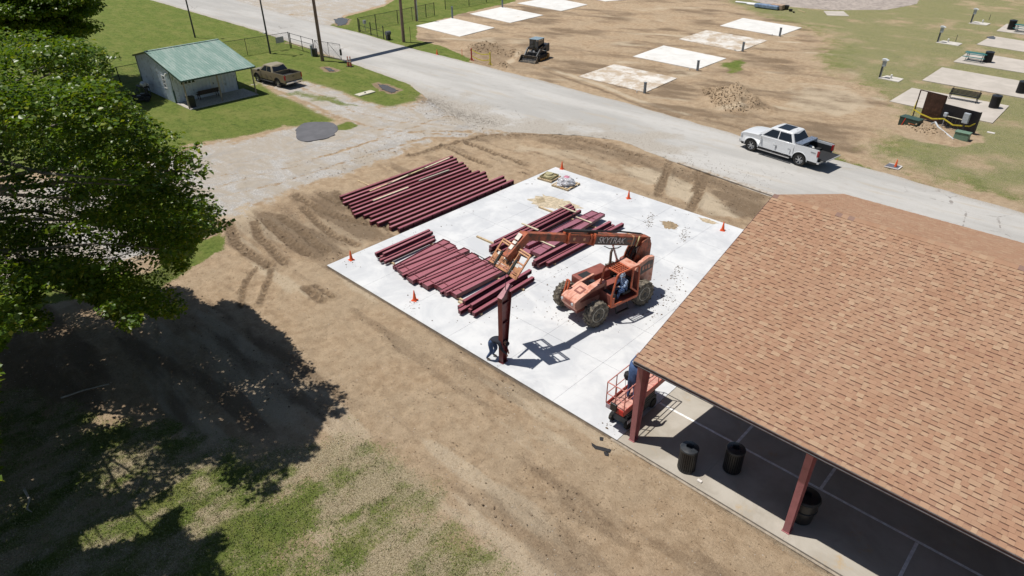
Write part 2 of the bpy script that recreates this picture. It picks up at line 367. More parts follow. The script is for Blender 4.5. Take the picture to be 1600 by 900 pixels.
dark = np.maximum(dark, .35 * region([(1392, 192), (1440, 190), (1520, 205), (1532, 222), (1490, 226), (1420, 212)], .4, .5, .3)); grass *= 1 - .95 * region([(1385, 192), (1440, 186), (1520, 203), (1540, 222), (1495, 230), (1420, 216)], .4, .5, .3)
# muddy puddle hollows
PUD = [([(590, 131), (605, 133), (622, 141), (612, 145), (597, 139)], 'grass beside the road bend'), ([(506, 105), (516, 106), (524, 111), (514, 111)], 'grass behind the wooden gate pole'),
       ([(521, 30), (534, 27), (545, 30), (540, 38), (528, 40)], 'dirt where the gravel yard meets the road')]
for pts, _ in PUD:
    d = sdist(wp(pts), GX, GY); H = np.where(d < 1.2, H * 1.0 - .05 * sstep(1.2, -.2, d) - .5 * (H - GZ) * sstep(1., 0, d), H); dark = np.maximum(dark, .8 * sstep(1.0, 0, d + n2)); grass *= 1 - .9 * sstep(.7, 0, d + n2)
# concrete slabs and roads sit on the sheet: keep the sheet below them
ROAD = [(170, -30), (230, -2), (400, 47), (545, 97), (640, 131), (663, 150), (690, 170), (740, 196), (800, 206), (900, 211), (970, 219), (1062, 256), (1190, 302), (1330, 345), (1600, 432), (2200, 640),
        (2200, 525), (1600, 332), (1350, 260), (1180, 218), (1000, 166), (830, 121), (640, 74), (560, 50), (500, 36), (440, 20), (330, -12), (250, -36)]
LOOP = [(1120, -60), (1150, -8), (1200, 7), (1300, 15.5), (1385, 15), (1432, 6), (1450, -20), (1420, -60)]
FOOT = [(-.05, -.32), (42, -.32), (42, 19.6), (17.9, 17.7), (-.05, 17.7)]
PADS = [[(650, 40), (706, 28), (773, 43), (718, 57)], [(734, 21.5), (785, 10.5), (849, 23.5), (797, 35.5)], [(808, 5), (860, -4.5), (918, 7), (877, 17)], [(918, -4), (958, -12), (1004, -3), (946, 2)],
        [(904, 119), (960, 100), (1058, 122), (1009, 144)], [(989, 88), (1037, 71), (1135, 91), (1090, 108)], [(1061, 61), (1104, 47), (1199, 63), (1156, 80)], [(1125, 40), (1161, 28), (1253, 43), (1217, 56)]]
OLD = [[(1390, 158), (1425, 137), (1577, 165), (1551, 192)], [(1441, 125), (1472, 105), (1640, 134), (1610, 155)], [(1490, 96), (1515, 80), (1670, 106), (1650, 122)], [(1526, 69), (1550, 56), (1690, 78), (1670, 92)],
       [(1557, 48), (1573, 37), (1700, 55), (1690, 66)], [(1287, 17), (1318, 17.5), (1327, 25), (1293, 24)]]
UTIL = [[(1372, 121.5), (1386, 117.5), (1412, 123), (1404, 128)], [(1462, 66), (1474, 63), (1504, 67.5), (1497, 71.5)], [(1513, 36), (1524, 33), (1548, 36.5), (1541, 39.5)]]
for poly, dz, w in [(wp(ROAD), .05, .2), (wp(LOOP), .05, .3), (FOOT, .25, .05)] + [(wp(q), .06, .15) for q in PADS + OLD + UTIL]:
    d = sdist(poly, GX, GY); m = sstep(w, -w * .5, d)
    flat = sstep(1.2, 0, d); H = H * (1 - flat) + (GZ + np.clip(H - GZ, -.03, .02)) * flat
    H = H * (1 - m) + (GZ - dz) * m
d = sdist(wp([(232, 118), (222, 134), (275, 178), (300, 176), (410, 148), (372, 96)]), GX, GY); H = np.where(d < 1, GZ - .01, H)
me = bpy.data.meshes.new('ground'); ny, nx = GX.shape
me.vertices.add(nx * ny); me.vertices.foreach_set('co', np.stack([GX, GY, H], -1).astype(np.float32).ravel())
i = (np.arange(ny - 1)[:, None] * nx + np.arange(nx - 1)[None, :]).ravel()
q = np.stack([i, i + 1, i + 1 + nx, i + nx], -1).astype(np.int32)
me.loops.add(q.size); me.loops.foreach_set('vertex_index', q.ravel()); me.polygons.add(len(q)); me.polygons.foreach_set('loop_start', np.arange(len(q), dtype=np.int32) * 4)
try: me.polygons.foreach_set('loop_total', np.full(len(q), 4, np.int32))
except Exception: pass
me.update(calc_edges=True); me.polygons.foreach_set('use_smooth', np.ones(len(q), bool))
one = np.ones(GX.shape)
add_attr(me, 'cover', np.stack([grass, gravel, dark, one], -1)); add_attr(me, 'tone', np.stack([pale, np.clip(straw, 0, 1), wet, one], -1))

def ground_material():
    n = NT('earth_grass_gravel'); a = n.sep(n.attr('cover').outputs['Color']); b = n.sep(n.attr('tone').outputs['Color'])
    big = n.noise(.35, 5, .6); mid = n.noise(2.2, 6, .65); fine = n.noise(11, 6, .7); vf = n.noise(38, 4, .7)
    soil = n.mix(n.step(mid, .32, .68), (.38, .27, .17), (.54, .405, .27)); soil = n.mix(n.step(big, .35, .65, 0, .5), soil, (.48, .38, .265))
    soil = n.mix(n.step(fine, .5, .8, 0, .5), soil, (.24, .17, .105)); soil = n.mix(n.step(vf, .60, .70, 0, .6), soil, (.60, .50, .37)); soil = n.mix(n.step(vf, .42, .34, 0, .55), soil, (.19, .13, .085))
    soil = n.mix(n.step(n.math('ADD', b[0], n.math('MULTIPLY', n.math('SUBTRACT', fine, .5), .9)), .35, .95), soil, (.57, .47, .34))
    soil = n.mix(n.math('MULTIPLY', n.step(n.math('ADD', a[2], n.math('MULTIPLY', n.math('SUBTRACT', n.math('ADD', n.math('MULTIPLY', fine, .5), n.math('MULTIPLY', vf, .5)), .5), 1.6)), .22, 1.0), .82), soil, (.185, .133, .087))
    va = n.n('ShaderNodeVectorMath', operation='MULTIPLY_ADD'); n.L(n.noise(3.5, 4, .7, out=1), va.inputs[0]); va.inputs[1].default_value = (.55, .55, 0); n.L(n.coord(), va.inputs[2])
    mp = n.n('ShaderNodeMapping'); n.L(va.outputs[0], mp.inputs[0]); mp.inputs['Scale'].default_value = (2.6, 1.3, 1); vc = n.n('ShaderNodeTexVoronoi', feature='DISTANCE_TO_EDGE'); vc.inputs['Scale'].default_value = 1.7; n.L(mp.outputs[0], vc.inputs['Vector'])
    crk = n.math('MULTIPLY', n.step(vc.outputs['Distance'], .045, .0), n.step(n.noise(2.6, 5, .8), .52, .64)); soil = n.mix(n.math('MULTIPLY', crk, .26), soil, (.20, .14, .09))
    soil = n.mix(n.step(n.noise(17, 5, .8, stretch=(1.5, .7, 1, .3)), .50, .66, 0, .42), soil, (.23, .162, .105)); soil = n.mix(n.step(n.noise(13, 5, .8, stretch=(1.5, .7, 1, .3)), .56, .70, 0, .5), soil, (.62, .49, .34))
    pb = n.voro(7.0, out='Color'); pv = n.voro(7.0)
    peb = n.mix(n.sep(pb)[0], (.22, .2, .18), (.62, .57, .5))
    soil = n.mix(n.math('MULTIPLY', n.step(pv, .16, .08), n.step(n.sep(pb)[1], .80, .84)), soil, peb)
    gv = n.voro(27.0, out='Color'); gv2 = n.sep(gv)
    grav = n.mix(n.step(gv2[0], .1, .95), (.40, .38, .355), (.64, .62, .59)); grav = n.mix(n.step(n.noise(.40, 7, .76, dist=.9, stretch=(.55, 1.3, 1, -.4)), .44, .60, .95, .05), grav, n.mix(mid, (.37, .315, .25), (.56, .50, .42)))
    grav = n.mix(n.step(n.noise(.8, 5, .7, stretch=(1.2, .35, 1, R(30))), .52, .66, 0, .6), grav, (.40, .385, .365))
    gfac = n.step(n.math('ADD', a[1], n.math('MULTIPLY', n.math('SUBTRACT', n.math('ADD', fine, mid), 1.0), .9)), .32, .62)
    col = n.mix(gfac, soil, grav)
    gcol = n.mix(n.step(n.noise(4.5, 6, .75), .3, .7), (.085, .125, .022), (.175, .220, .050)); gcol = n.mix(n.step(n.noise(45, 3, .8, stretch=(1, .5, 1, .5)), .42, .75, 0, .6), gcol, (.225, .265, .075))
    gcol = n.mix(n.step(n.noise(.5, 6, .7, stretch=(.5, 1.5, 1, .3)), .42, .66, 0, .75), gcol, (.215, .225, .066)); gcol = n.mix(n.step(n.noise(1.3, 6, .75), .50, .68, 0, .6), gcol, (.062, .105, .022))
    st = n.mix(n.step(n.noise(30, 5, .85, stretch=(1, .6, 1, .8)), .36, .64), (.22, .165, .10), (.64, .53, .385))
    sf = n.step(n.math('ADD', b[1], n.math('MULTIPLY', n.math('SUBTRACT', n.noise(20, 6, .8), .5), 1.7)), .22, .72)
    gcol = n.mix(n.math('MULTIPLY', sf, .82), gcol, st)
    gf = n.step(n.math('ADD', a[0], n.math('MULTIPLY', n.math('SUBTRACT', n.math('ADD', fine, n.noise(26, 5, .8)), 1.0), .95)), .36, .64)
    col = n.mix(gf, col, gcol)
    n.out(col, .93, 0, .12)
    hgt = n.math('ADD', n.math('MULTIPLY', n.noise(24, 5, .75), 1.0), n.math('MULTIPLY', n.noise(70, 3, .7), .5)); n.bump(n.math('SUBTRACT', n.math('ADD', hgt, n.math('MULTIPLY', n.noise(6.5, 6, .72, dist=.8, stretch=(1, 2.2, 1, .5)), 1.6)), n.math('MULTIPLY', crk, .5)), .9, .05)
    return n.m
me.materials.append(ground_material())
g = bpy.data.objects.new('ground', me); COL.objects.link(g); g['kind'] = 'structure'

# ------------------------------------------------------------------ roads
def smooth_poly(pts, k=3, st=.35):
    out = []
    n = len(pts)
    for i in range(n):
        a, b = Vector(pts[i]), Vector(pts[(i + 1) % n])
        m = max(1, int((b - a).length / st))
        for j in range(m):
            p = a.lerp(b, j / m); d = (vnoise(np.array([p.x * .9]), np.array([p.y * .9]), 5)[0] - .5) * .22; out.append((p.x + d, p.y + d * .7))
    return out
def road_material():
    n = NT('weathered_chipseal')
    big = n.noise(.22, 5, .6, stretch=(.25, 1.4, 1)); mid = n.noise(1.6, 6, .65); fine = n.noise(30, 3, .8)
    c = n.mix(n.step(big, .35, .65), (.395, .385, .365), (.50, .487, .462)); c = n.mix(n.step(mid, .5, .75, 0, .35), c, (.36, .33, .295))
    c = n.mix(n.step(fine, .5, .75, 0, .4), c, (.58, .56, .53)); c = n.mix(n.step(fine, .45, .28, 0, .4), c, (.24, .235, .22))
    stn = n.noise(.5, 6, .7, stretch=(.3, 2.2, 1)); c = n.mix(n.step(stn, .55, .68, 0, .5), c, (.43, .37, .29)); c = n.mix(n.step(n.noise(.7, 7, .78, stretch=(.35, 1.8, 1, .1)), .56, .70, 0, .45), c, (.27, .262, .25))
    cr = n.voro(.32, feature='DISTANCE_TO_EDGE'); c = n.mix(n.math('MULTIPLY', n.step(n.math('ADD', cr, n.math('MULTIPLY', n.math('SUBTRACT', mid, .5), .12)), .008, .001), n.step(n.noise(.15), .56, .62)), c, (.28, .26, .24))
    dist = n.attr('edge').outputs['Fac']
    c = n.mix(n.step(n.math('ADD', dist, n.math('MULTIPLY', n.math('SUBTRACT', n.noise(3, 6, .75), .5), 1.1)), .95, .35), c, n.mix(n.step(fine, .35, .65), (.27, .24, .205), (.52, .485, .43)))
    n.out(c, .88, 0, .2); n.bump(fine, .35, .01); return n.m
RM = road_material()
def sheet(name, poly, z, mat, thick=.1, edge_polys=None):
    "closed slab of irregular outline: top face refined to hold the edge attribute"
    bm = bmesh.new(); vs = [bm.verts.new((x, y, z)) for x, y in poly]; f = bm.faces.new(vs)
    if f.normal.z < 0: bmesh.ops.reverse_faces(bm, faces=[f])
    r = bmesh.ops.extrude_face_region(bm, geom=[f]); 
    for v in [e for e in r['geom'] if isinstance(e, bmesh.types.BMVert)]: v.co.z -= 0
    for v in vs: v.co.z -= thick
    bm.normal_update(); bmesh.ops.recalc_face_normals(bm, faces=bm.faces)
    bmesh.ops.triangulate(bm, faces=bm.faces)
    me = bpy.data.meshes.new(name); bm.to_mesh(me); bm.free(); me.materials.append(mat)
    o = bpy.data.objects.new(name, me); COL.objects.link(o); return o
# road as a gridded sheet so that its dirty margin can follow the real edge
def grid_sheet(name, poly, z, mat, step, marg):
    P = np.array(poly); xs = np.arange(P[:, 0].min() - step, P[:, 0].max() + step, step); ys = np.arange(P[:, 1].min() - step, P[:, 1].max() + step, step)
    X, Y = np.meshgrid(xs, ys); D = sdist(poly, X, Y) + (fbm(X * .8, Y * .8, 13, 3) - .5) * .35
    # slide the outermost kept vertices onto the outline
    keep = D < 0; gyy, gxx = np.gradient(D, step); nrm = np.hypot(gxx, gyy) + 1e-6
    nearm = (~keep) & (D < step * 1.5); X2 = np.where(nearm, X - gxx / nrm * D, X); Y2 = np.where(nearm, Y - gyy / nrm * D, Y)
    use = keep | nearm; idx = -np.ones(X.shape, int); fmask = keep[:-1, :-1] | keep[1:, :-1] | keep[:-1, 1:] | keep[1:, 1:]
    fmask &= use[:-1, :-1] & use[1:, :-1] & use[:-1, 1:] & use[1:, 1:]
    idx[use] = np.arange(use.sum()); V = np.stack([X2[use], Y2[use], z + (fbm(X[use] * .3, Y[use] * .3, 9, 2) - .5) * .02 - sstep(-.15, .02, D[use]) * .05], -1)
    A = np.stack([idx[:-1, :-1][fmask], idx[:-1, 1:][fmask], idx[1:, 1:][fmask], idx[1:, :-1][fmask]], -1)
    me = bpy.data.meshes.new(name); me.from_pydata(V.tolist(), [], A.tolist()); me.materials.append(mat)
    a = me.attributes.new('edge', 'FLOAT', 'POINT'); e = np.clip(-D[use] / marg, 0, 1); a.data.foreach_set('value', e.astype(np.float32))
    me.polygons.foreach_set('use_smooth', [True] * len(A)); o = bpy.data.objects.new(name, me); COL.objects.link(o); o['kind'] = 'structure'; return o, me, X2[use], Y2[use], D[use]
RZ = -.055
o, me, vx, vy, dd = grid_sheet('road', wp(ROAD, RZ), RZ, RM, .3, 1.0)
# the mouth of the gravel yard: loose gravel and soil dragged over the road
mouth = ldist(wp([(655, 150), (700, 172), (780, 204), (900, 212), (980, 224)], RZ), vx, vy)[0]
e = np.clip(-dd / 1.0, 0, 1) * .55 + .45; e = np.minimum(e, np.clip(mouth / 4.2 + (fbm(vx * .7, vy * .7, 77, 4) - .5) * 1.6, 0, 1)); me.attributes['edge'].data.foreach_set('value', e.astype(np.float32))
o, me, vx, vy, dd = grid_sheet('loop_road', wp(LOOP, RZ), RZ, pm('old_tan_asphalt', (.40, .345, .305), .9, var=.14, scale=.6, dirt=(.24, .21, .19), dirtamt=.45, co='world'), .5, 1.0)
# kerb strip along the road beside the pavilion
b = MB(); cl = [at(x, y, RZ) for x, y in [(1060, 254), (1110, 271), (1190, 299), (1260, 322), (1400, 366)]]
b.M = Matrix.Identity(4)
for p, q in zip(cl[:-1], cl[1:]): b.bar(p + Vector((0, 0, .02)), q + Vector((0, 0, .02)), .34, .07)
b.build('kerb', pm('kerb_concrete', (.46, .43, .385), .85, co='world', scale=3, dirt=(.3, .23, .16), dirtamt=.5))['kind'] = 'structure'
CMIX = {}
def concrete(name, c1, c2, stain, amt, rough=.8):
    n = NT(name); big = n.noise(.55, 6, .65, dist=.6); mid = n.noise(3, 6, .7); fine = n.noise(45, 3, .75)
    c = n.mix(n.step(big, .35, .68), c1, c2); c = n.mix(n.step(n.noise(.9, 7, .75, dist=1.0, stretch=(1, 1.8, 1, .4)), .52, .74, 0, .4), c, tuple(v * .82 for v in c1))
    c = n.mix(n.step(n.noise(1.3, 5, .8, stretch=(.5, 3.2, 1, .7)), .60, .72, 0, .30), c, tuple(min(1, v * 1.1) for v in c2))
    c = n.mix(n.step(n.noise(.6, 6, .75, stretch=(1, 1, 1, 1.2)), .66 - amt * .25, .80 - amt * .2, 0, .9), c, stain); c = n.mix(n.step(fine, .6, .8, 0, .12), c, (.2, .19, .17))
    n.out(c, n.step(mid, .2, .8, rough - .1, rough + .1), 0, .3); n.bump(fine, .15, .004); return n.m
for pts, where in PUD:
    P = wp(pts, GZ + .0); b = MB(); cx = sum(p[0] for p in P) / len(P); cy = sum(p[1] for p in P) / len(P); ring = []
    for j in range(28):
        t = j / 28 * len(P); k = int(t); f = t - k; f = f * f * (3 - 2 * f); x = P[k][0] * (1 - f) + P[(k + 1) % len(P)][0] * f; y = P[k][1] * (1 - f) + P[(k + 1) % len(P)][1] * f; w = 1 + .12 * math.sin(j * 2.3)
        ring.append((cx + (x - cx) * w, cy + (y - cy) * w))
    b.prism(ring, GZ - .04, GZ - .012); b.build('puddle', pm('muddy_water', (.10, .085, .07), .06, var=.1, scale=2, spec=.6))['kind'] = 'structure'
NEWC = concrete('fresh_concrete', (.535, .55, .57), (.67, .68, .685), (.50, .42, .30), .05)
PADC = concrete('pad_concrete', (.66, .65, .62), (.76, .75, .72), (.52, .44, .34), .28)
MUDC = concrete('muddied_pad_concrete', (.62, .59, .54), (.73, .70, .65), (.44, .34, .235), 1.0)
OLDC = concrete('old_tan_concrete', (.46, .42, .37), (.55, .50, .445), (.40, .35, .30), .25)
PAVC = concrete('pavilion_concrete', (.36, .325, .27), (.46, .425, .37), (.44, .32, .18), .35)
# ------------------------------------------------------------------ the new slab, cast in panels
b = MB(); b.b2((0, -.3, -.3), (18.02, 17.64, -.03)); slab = b.build('concrete_slab', pm('slab_edge', (.42, .37, .31), .9, co='world')); slab['kind'] = 'structure'
xs = [0, 3.05, 6.05, 9.1, 12.1, 15.05, 18.02]; ys = [-.3, 2.85, 5.85, 8.85, 11.8, 14.75, 17.64]; g_ = .0045
for i in range(6):
    for j in range(6):
        b = MB(); b.b2((xs[i] + (g_ if i else -.01), ys[j] + (g_ if j else -.01), -.028), (xs[i + 1] - (g_ if i < 5 else 0), ys[j + 1] - (g_ if j < 5 else -.01), 0))
        b.build('slab_panel', NEWC, slab)
# dry mud left on the slab, one thin crust for each patch
MUDP = [([(825, 312), (850, 305), (880, 312), (905, 322), (900, 332), (868, 326), (840, 322)], (.50, .42, .30)), ([(1033, 346), (1048, 346), (1060, 352), (1056, 358), (1040, 357)], (.30, .225, .14)),
        ([(1092, 340), (1106, 342), (1122, 349), (1112, 350), (1098, 346)], (.46, .37, .25)), ([(838, 311), (850, 309), (852, 315), (840, 318)], (.36, .29, .19)), ([(952, 366), (972, 368), (974, 374), (958, 375)], (.55, .49, .40))]
for k, (pts, c) in enumerate(MUDP):
    P = wp(pts, 0); cx = sum(p[0] for p in P) / len(P); cy = sum(p[1] for p in P) / len(P); b = MB(); ring = []
    for j in range(36):
        t = j / 36 * len(P); m = int(t); f = t - m; f = f * f * (3 - 2 * f); x = P[m][0] * (1 - f) + P[(m + 1) % len(P)][0] * f; y = P[m][1] * (1 - f) + P[(m + 1) % len(P)][1] * f; w = 1 + .16 * math.sin(j * 2.7 + k) + .1 * rnd.random()
        ring.append((cx + (x - cx) * w, cy + (y - cy) * w))
    n = len(ring); zz_ = .005 * (k == 3); b.add([(x, y, .0015 + zz_) for x, y in ring] + [(cx + (x - cx) * .8, cy + (y - cy) * .8, .006 + zz_) for x, y in ring], [(i, (i + 1) % n, n + (i + 1) % n, n + i) for i in range(n)] + [tuple(range(n, 2 * n))])
    b.build('mud_crust', pm('dried_mud_%d' % k, c, .95, var=.25, scale=5, co='world', bump=.3), slab)
# pads in the bare field and the older pads on the grass
def pad(name, q, mat, z=GZ + .045):
    P = wp(q, z); b = MB(); b.prism(P, z - .12, z); return b.build(name, mat, kind='structure')
for k, q in enumerate(PADS): pad('concrete_pad', q, MUDC if k in (4, 6) else PADC)
for q in OLD: pad('old_concrete_pad', q, OLDC)
for q in UTIL: pad('utility_pad', q, pm('utility_pad_concrete', (.55, .52, .47), .85, co='world', scale=2))
P = smooth_poly(wp([(462, 204), (466, 197), (478, 192.5), (500, 191), (521, 192.5), (527, 199), (525, 206), (517, 214), (500, 219), (480, 222), (467, 222), (463, 214)], GZ)); P = [((P[i - 1][0] + 2 * P[i][0] + P[(i + 1) % len(P)][0]) / 4 + rnd.uniform(-.09, .09), (P[i - 1][1] + 2 * P[i][1] + P[(i + 1) % len(P)][1]) / 4 + rnd.uniform(-.09, .09)) for i in range(len(P))]; b = MB(); b.prism(P, GZ - .1, GZ + .05)
b.build('asphalt_patch', pm('dark_fine_asphalt', (.125, .125, .135), .85, var=.14, scale=1.2, co='world'), kind='structure')
# flaked gravel path fragment on the far pad (standing water)
b = MB(); b.prism(wp([(1541, 57.5), (1552, 56), (1556, 59), (1554, 61.5), (1546, 60.5)], GZ + .05), GZ + .03, GZ + .05); b.build('puddle', MAT['muddy_water'])['kind'] = 'structure'

# ------------------------------------------------------------------ loose stuff: clods, stones, grass blades
def scatter(name, pts, size, mat, flat=.6, seed=1, label=None):
    "irregular little stones as one mesh; pts (N,3)"
    rs = np.random.RandomState(seed); N = len(pts)
    base = np.array([(1, 0, 0), (-1, 0, 0), (0, 1, 0), (0, -1, 0), (0, 0, 1), (0, 0, -.5)], float)
    F = np.array([(0, 2, 4), (2, 1, 4), (1, 3, 4), (3, 0, 4), (2, 0, 5), (1, 2, 5), (3, 1, 5), (0, 3, 5)])
    V = base[None] * (1 + (rs.rand(N, 6, 1) - .5) * .7); a = rs.rand(N) * 6.283; c, s = np.cos(a), np.sin(a)
    X = V[..., 0] * c[:, None] - V[..., 1] * s[:, None]; Y = V[..., 0] * s[:, None] + V[..., 1] * c[:, None]
    sz = size[:, None] if isinstance(size, np.ndarray) else size
    V = np.stack([X * sz, Y * sz * .8, V[..., 2] * sz * flat], -1) + pts[:, None, :]
    me = bpy.data.meshes.new(name); me.vertices.add(N * 6); me.vertices.foreach_set('co', V.astype(np.float32).ravel())
    f = (F[None] + np.arange(N)[:, None, None] * 6).astype(np.int32); me.loops.add(f.size); me.loops.foreach_set('vertex_index', f.ravel()); me.polygons.add(N * 8); me.polygons.foreach_set('loop_start', np.arange(N * 8, dtype=np.int32) * 3)
    me.update(calc_edges=True); me.materials.append(mat); o = bpy.data.objects.new(name, me); COL.objects.link(o); o['kind'] = 'stuff'
    if label: o['label'] = label
    return o
def gh(x, y):
    i = np.clip(np.searchsorted(gx, x), 1, len(gx) - 1); j = np.clip(np.searchsorted(gy, y), 1, len(gy) - 1); return H[j, i]
rs = np.random.RandomState(4)
def pick(N, x0, x1, y0, y1, mask, thr=.5):
    x = rs.uniform(x0, x1, N); y = rs.uniform(y0, y1, N); i = np.clip(np.searchsorted(gx, x), 1, len(gx) - 1); j = np.clip(np.searchsorted(gy, y), 1, len(gy) - 1)
    k = mask[j, i] > thr * (.4 + rs.rand(N)); return x[k], y[k], H[j, i][k]
okm = (sdist([(-.05, -.34), (42, -.34), (42, 19.6), (17.9, 17.7), (-.05, 17.7)], GX, GY) > .06) & (sdist(wp(ROAD), GX, GY) > 0)
x, y, z = pick(26000, -14, 30, -16, 0, soil * okm, .5); sz = .008 + .028 * rs.rand(len(x)) ** 4
clodm = pm('soil_clod', (.36, .265, .17), .95, var=.3, scale=3, co='world'); scatter('soil_clods', np.stack([x, y, z + sz * .2], -1), sz, clodm, seed=2)
x, y, z = pick(5000, -14, 30, -16, 24, soil * okm, .6); sz = .01 + .02 * rs.rand(len(x)) ** 3
scatter('pale_stones', np.stack([x, y, z + sz * .3], -1), sz, pm('pale_stone', (.55, .50, .43), .9, var=.3, scale=4, co='world'), seed=3)
x, y, z = pick(26000, -14, 20, -8, 24, np.clip(dark * 1.1 - .2, 0, 1) * okm, .45); sz = .015 + .045 * rs.rand(len(x)) ** 3
scatter('churned_clods', np.stack([x, y, z + sz * .2], -1), sz, pm('dark_clod', (.20, .145, .095), .95, var=.3, scale=3, co='world'), seed=4)
x, y, z = pick(110000, -30, 24, 33, 62, sstep(.02, .35, H) * okm, .18); sz = .02 + .085 * rs.rand(len(x)) ** 3.2
scatter('heap_clods', np.stack([x, y, z], -1), sz, pm('heap_clod', (.36, .265, .17), .95, var=.35, scale=2, co='world'), flat=.9, seed=5)
x, y, z = pick(16000, -40, 0, 5, 27, gravel, .5); k = ldist(wp([(640, 150), (690, 178), (780, 205), (620, 240), (480, 290), (350, 330)]), x, y)[0] < 3.2 * rs.rand(len(x)); x, y, z = x[k], y[k], z[k]; sz = .015 + .045 * rs.rand(len(x)) ** 3
scatter('gravel_clods', np.stack([x, y, np.maximum(z, GZ) + .02], -1), sz, MAT['dark_clod'], seed=14)
N_ = 2600; L_ = wp([(652, 152), (680, 160), (700, 172), (730, 184), (770, 192)], RZ); k_ = rs.randint(0, 4, N_); t_ = rs.rand(N_); A_ = np.array(L_); q_ = A_[k_] * (1 - t_[:, None]) + A_[k_ + 1] * t_[:, None] + rs.normal(size=(N_, 2)) * np.array([1.0, .55])
scatter('churned_mud', np.stack([q_[:, 0], q_[:, 1], np.full(N_, RZ + .015)], -1), .012 + .032 * rs.rand(N_) ** 2, pm('grey_brown_mud', (.27, .235, .195), .95, var=.3, scale=2, co='world'), flat=.5, seed=15)
x, y = rs.uniform(-22, 12, 9000), rs.uniform(22, 32, 9000); d_ = ldist(wp([(700, 160), (800, 200), (980, 222), (1180, 292)], RZ), x, y)[0]; k = (sdist(wp(ROAD, RZ), x, y) < -.2) & (d_ < 3.5 * rs.rand(9000) ** 1.5)
scatter('road_crumbs', np.stack([x[k], y[k], np.full(k.sum(), RZ + .01)], -1), .012 + .03 * rs.rand(k.sum()) ** 3, MAT['dark_clod'], flat=.5, seed=16)
# clods dropped by tyres on the new slab
pts = []; szs = []
for line, nn, w in [([(1012, 354), (1016, 344), (1019, 336)], 90, .13), ([(1067, 378), (1070, 366), (1073, 356)], 90, .14), ([(1050, 437), (1058, 424), (1062, 416)], 70, .10), ([(1000, 500), (1030, 478), (1050, 455), (1060, 430)], 170, .35), ([(885, 470), (870, 468), (850, 472)], 26, .4), ([(868, 492), (890, 500), (900, 495)], 40, .25), ([(560, 415), (545, 408)], 22, .2), ([(636, 476), (648, 482)], 18, .2),
                     ([(952, 660), (956, 668), (950, 672)], 14, .16), ([(868, 430), (920, 440), (870, 445)], 50, .5), ([(560, 400), (760, 320), (860, 270)], 60, .5), ([(880, 270), (1000, 310), (1150, 360)], 30, .5), ([(640, 440), (700, 510), (900, 620)], 26, .9), ([(1000, 400), (900, 350), (1100, 400)], 14, 2.2), ([(930, 520), (1000, 440)], 14, 1.2), ([(790, 470), (850, 480), (870, 440)], 40, .8)]:
    L = wp(line, 0); 
    for _ in range(nn):
        k = rnd.randrange(len(L) - 1); t = rnd.random(); pts.append((L[k][0] * (1 - t) + L[k + 1][0] * t + rnd.gauss(0, w), L[k][1] * (1 - t) + L[k + 1][1] * t + rnd.gauss(0, w), .008)); szs.append(.014 + .04 * rnd.random() ** 3)
pts = np.array(pts); szs = np.array(szs); k = (pts[:, 0] > .05) & (pts[:, 0] < 17.9) & (pts[:, 1] > -.2) & (pts[:, 1] < 17.5)
scatter('clods_on_slab', pts[k], szs[k], MAT['dark_clod'], flat=.5, seed=6)
# grass blades: short tufts in the foreground lawn and round the right-hand field
def blades(name, x, y, z, hmin, hmax, seed, mat):
    rs = np.random.RandomState(seed); N = len(x); a = rs.rand(N) * 6.283; h = rs.uniform(hmin, hmax, N); w = .012 + .012 * rs.rand(N); l = rs.uniform(.2, .9, N) * h; b = rs.rand(N) * 6.283
    P = np.stack([x, y, z], -1); d = np.stack([np.cos(a), np.sin(a), 0 * a], -1) * w[:, None]; t = np.stack([np.cos(b) * l, np.sin(b) * l, h], -1)
    V = np.stack([P - d, P + d, P + t], 1); me = bpy.data.meshes.new(name); me.vertices.add(N * 3); me.vertices.foreach_set('co', V.astype(np.float32).ravel())
    f = np.arange(N * 3, dtype=np.int32); me.loops.add(N * 3); me.loops.foreach_set('vertex_index', f); me.polygons.add(N); me.polygons.foreach_set('loop_start', f[::3].copy()); me.update(calc_edges=True)
    me.materials.append(mat); o = bpy.data.objects.new(name, me); COL.objects.link(o); o['kind'] = 'stuff'; return o
def blade_mat(name, c1, c2, c3):
    n = NT(name); a = n.noise(9, 3, .8); c = n.mix(n.step(a, .35, .65), c1, c2); c = n.mix(n.step(n.noise(2.0, 5, .7), .5, .62, 0, .8), c, c3); n.out(c, .7, 0, .2); return n.m
x, y, z = pick(330000, -6, 26, -17, -5, grass * okm * (1 - straw * .75), .55)
blades('grass', x, y, z, .02, .055, 8, blade_mat('grass_blade', (.17, .20, .07), (.28, .31, .12), (.42, .38, .21)))
x, y, z = pick(200000, -6, 26, -17, -5, np.clip(grass * straw * 1.4, 0, 1) * okm, .4)
blades('dry_grass', x, y, z, .01, .035, 9, blade_mat('dry_blade', (.44, .35, .23), (.66, .55, .40), (.30, .33, .14)))
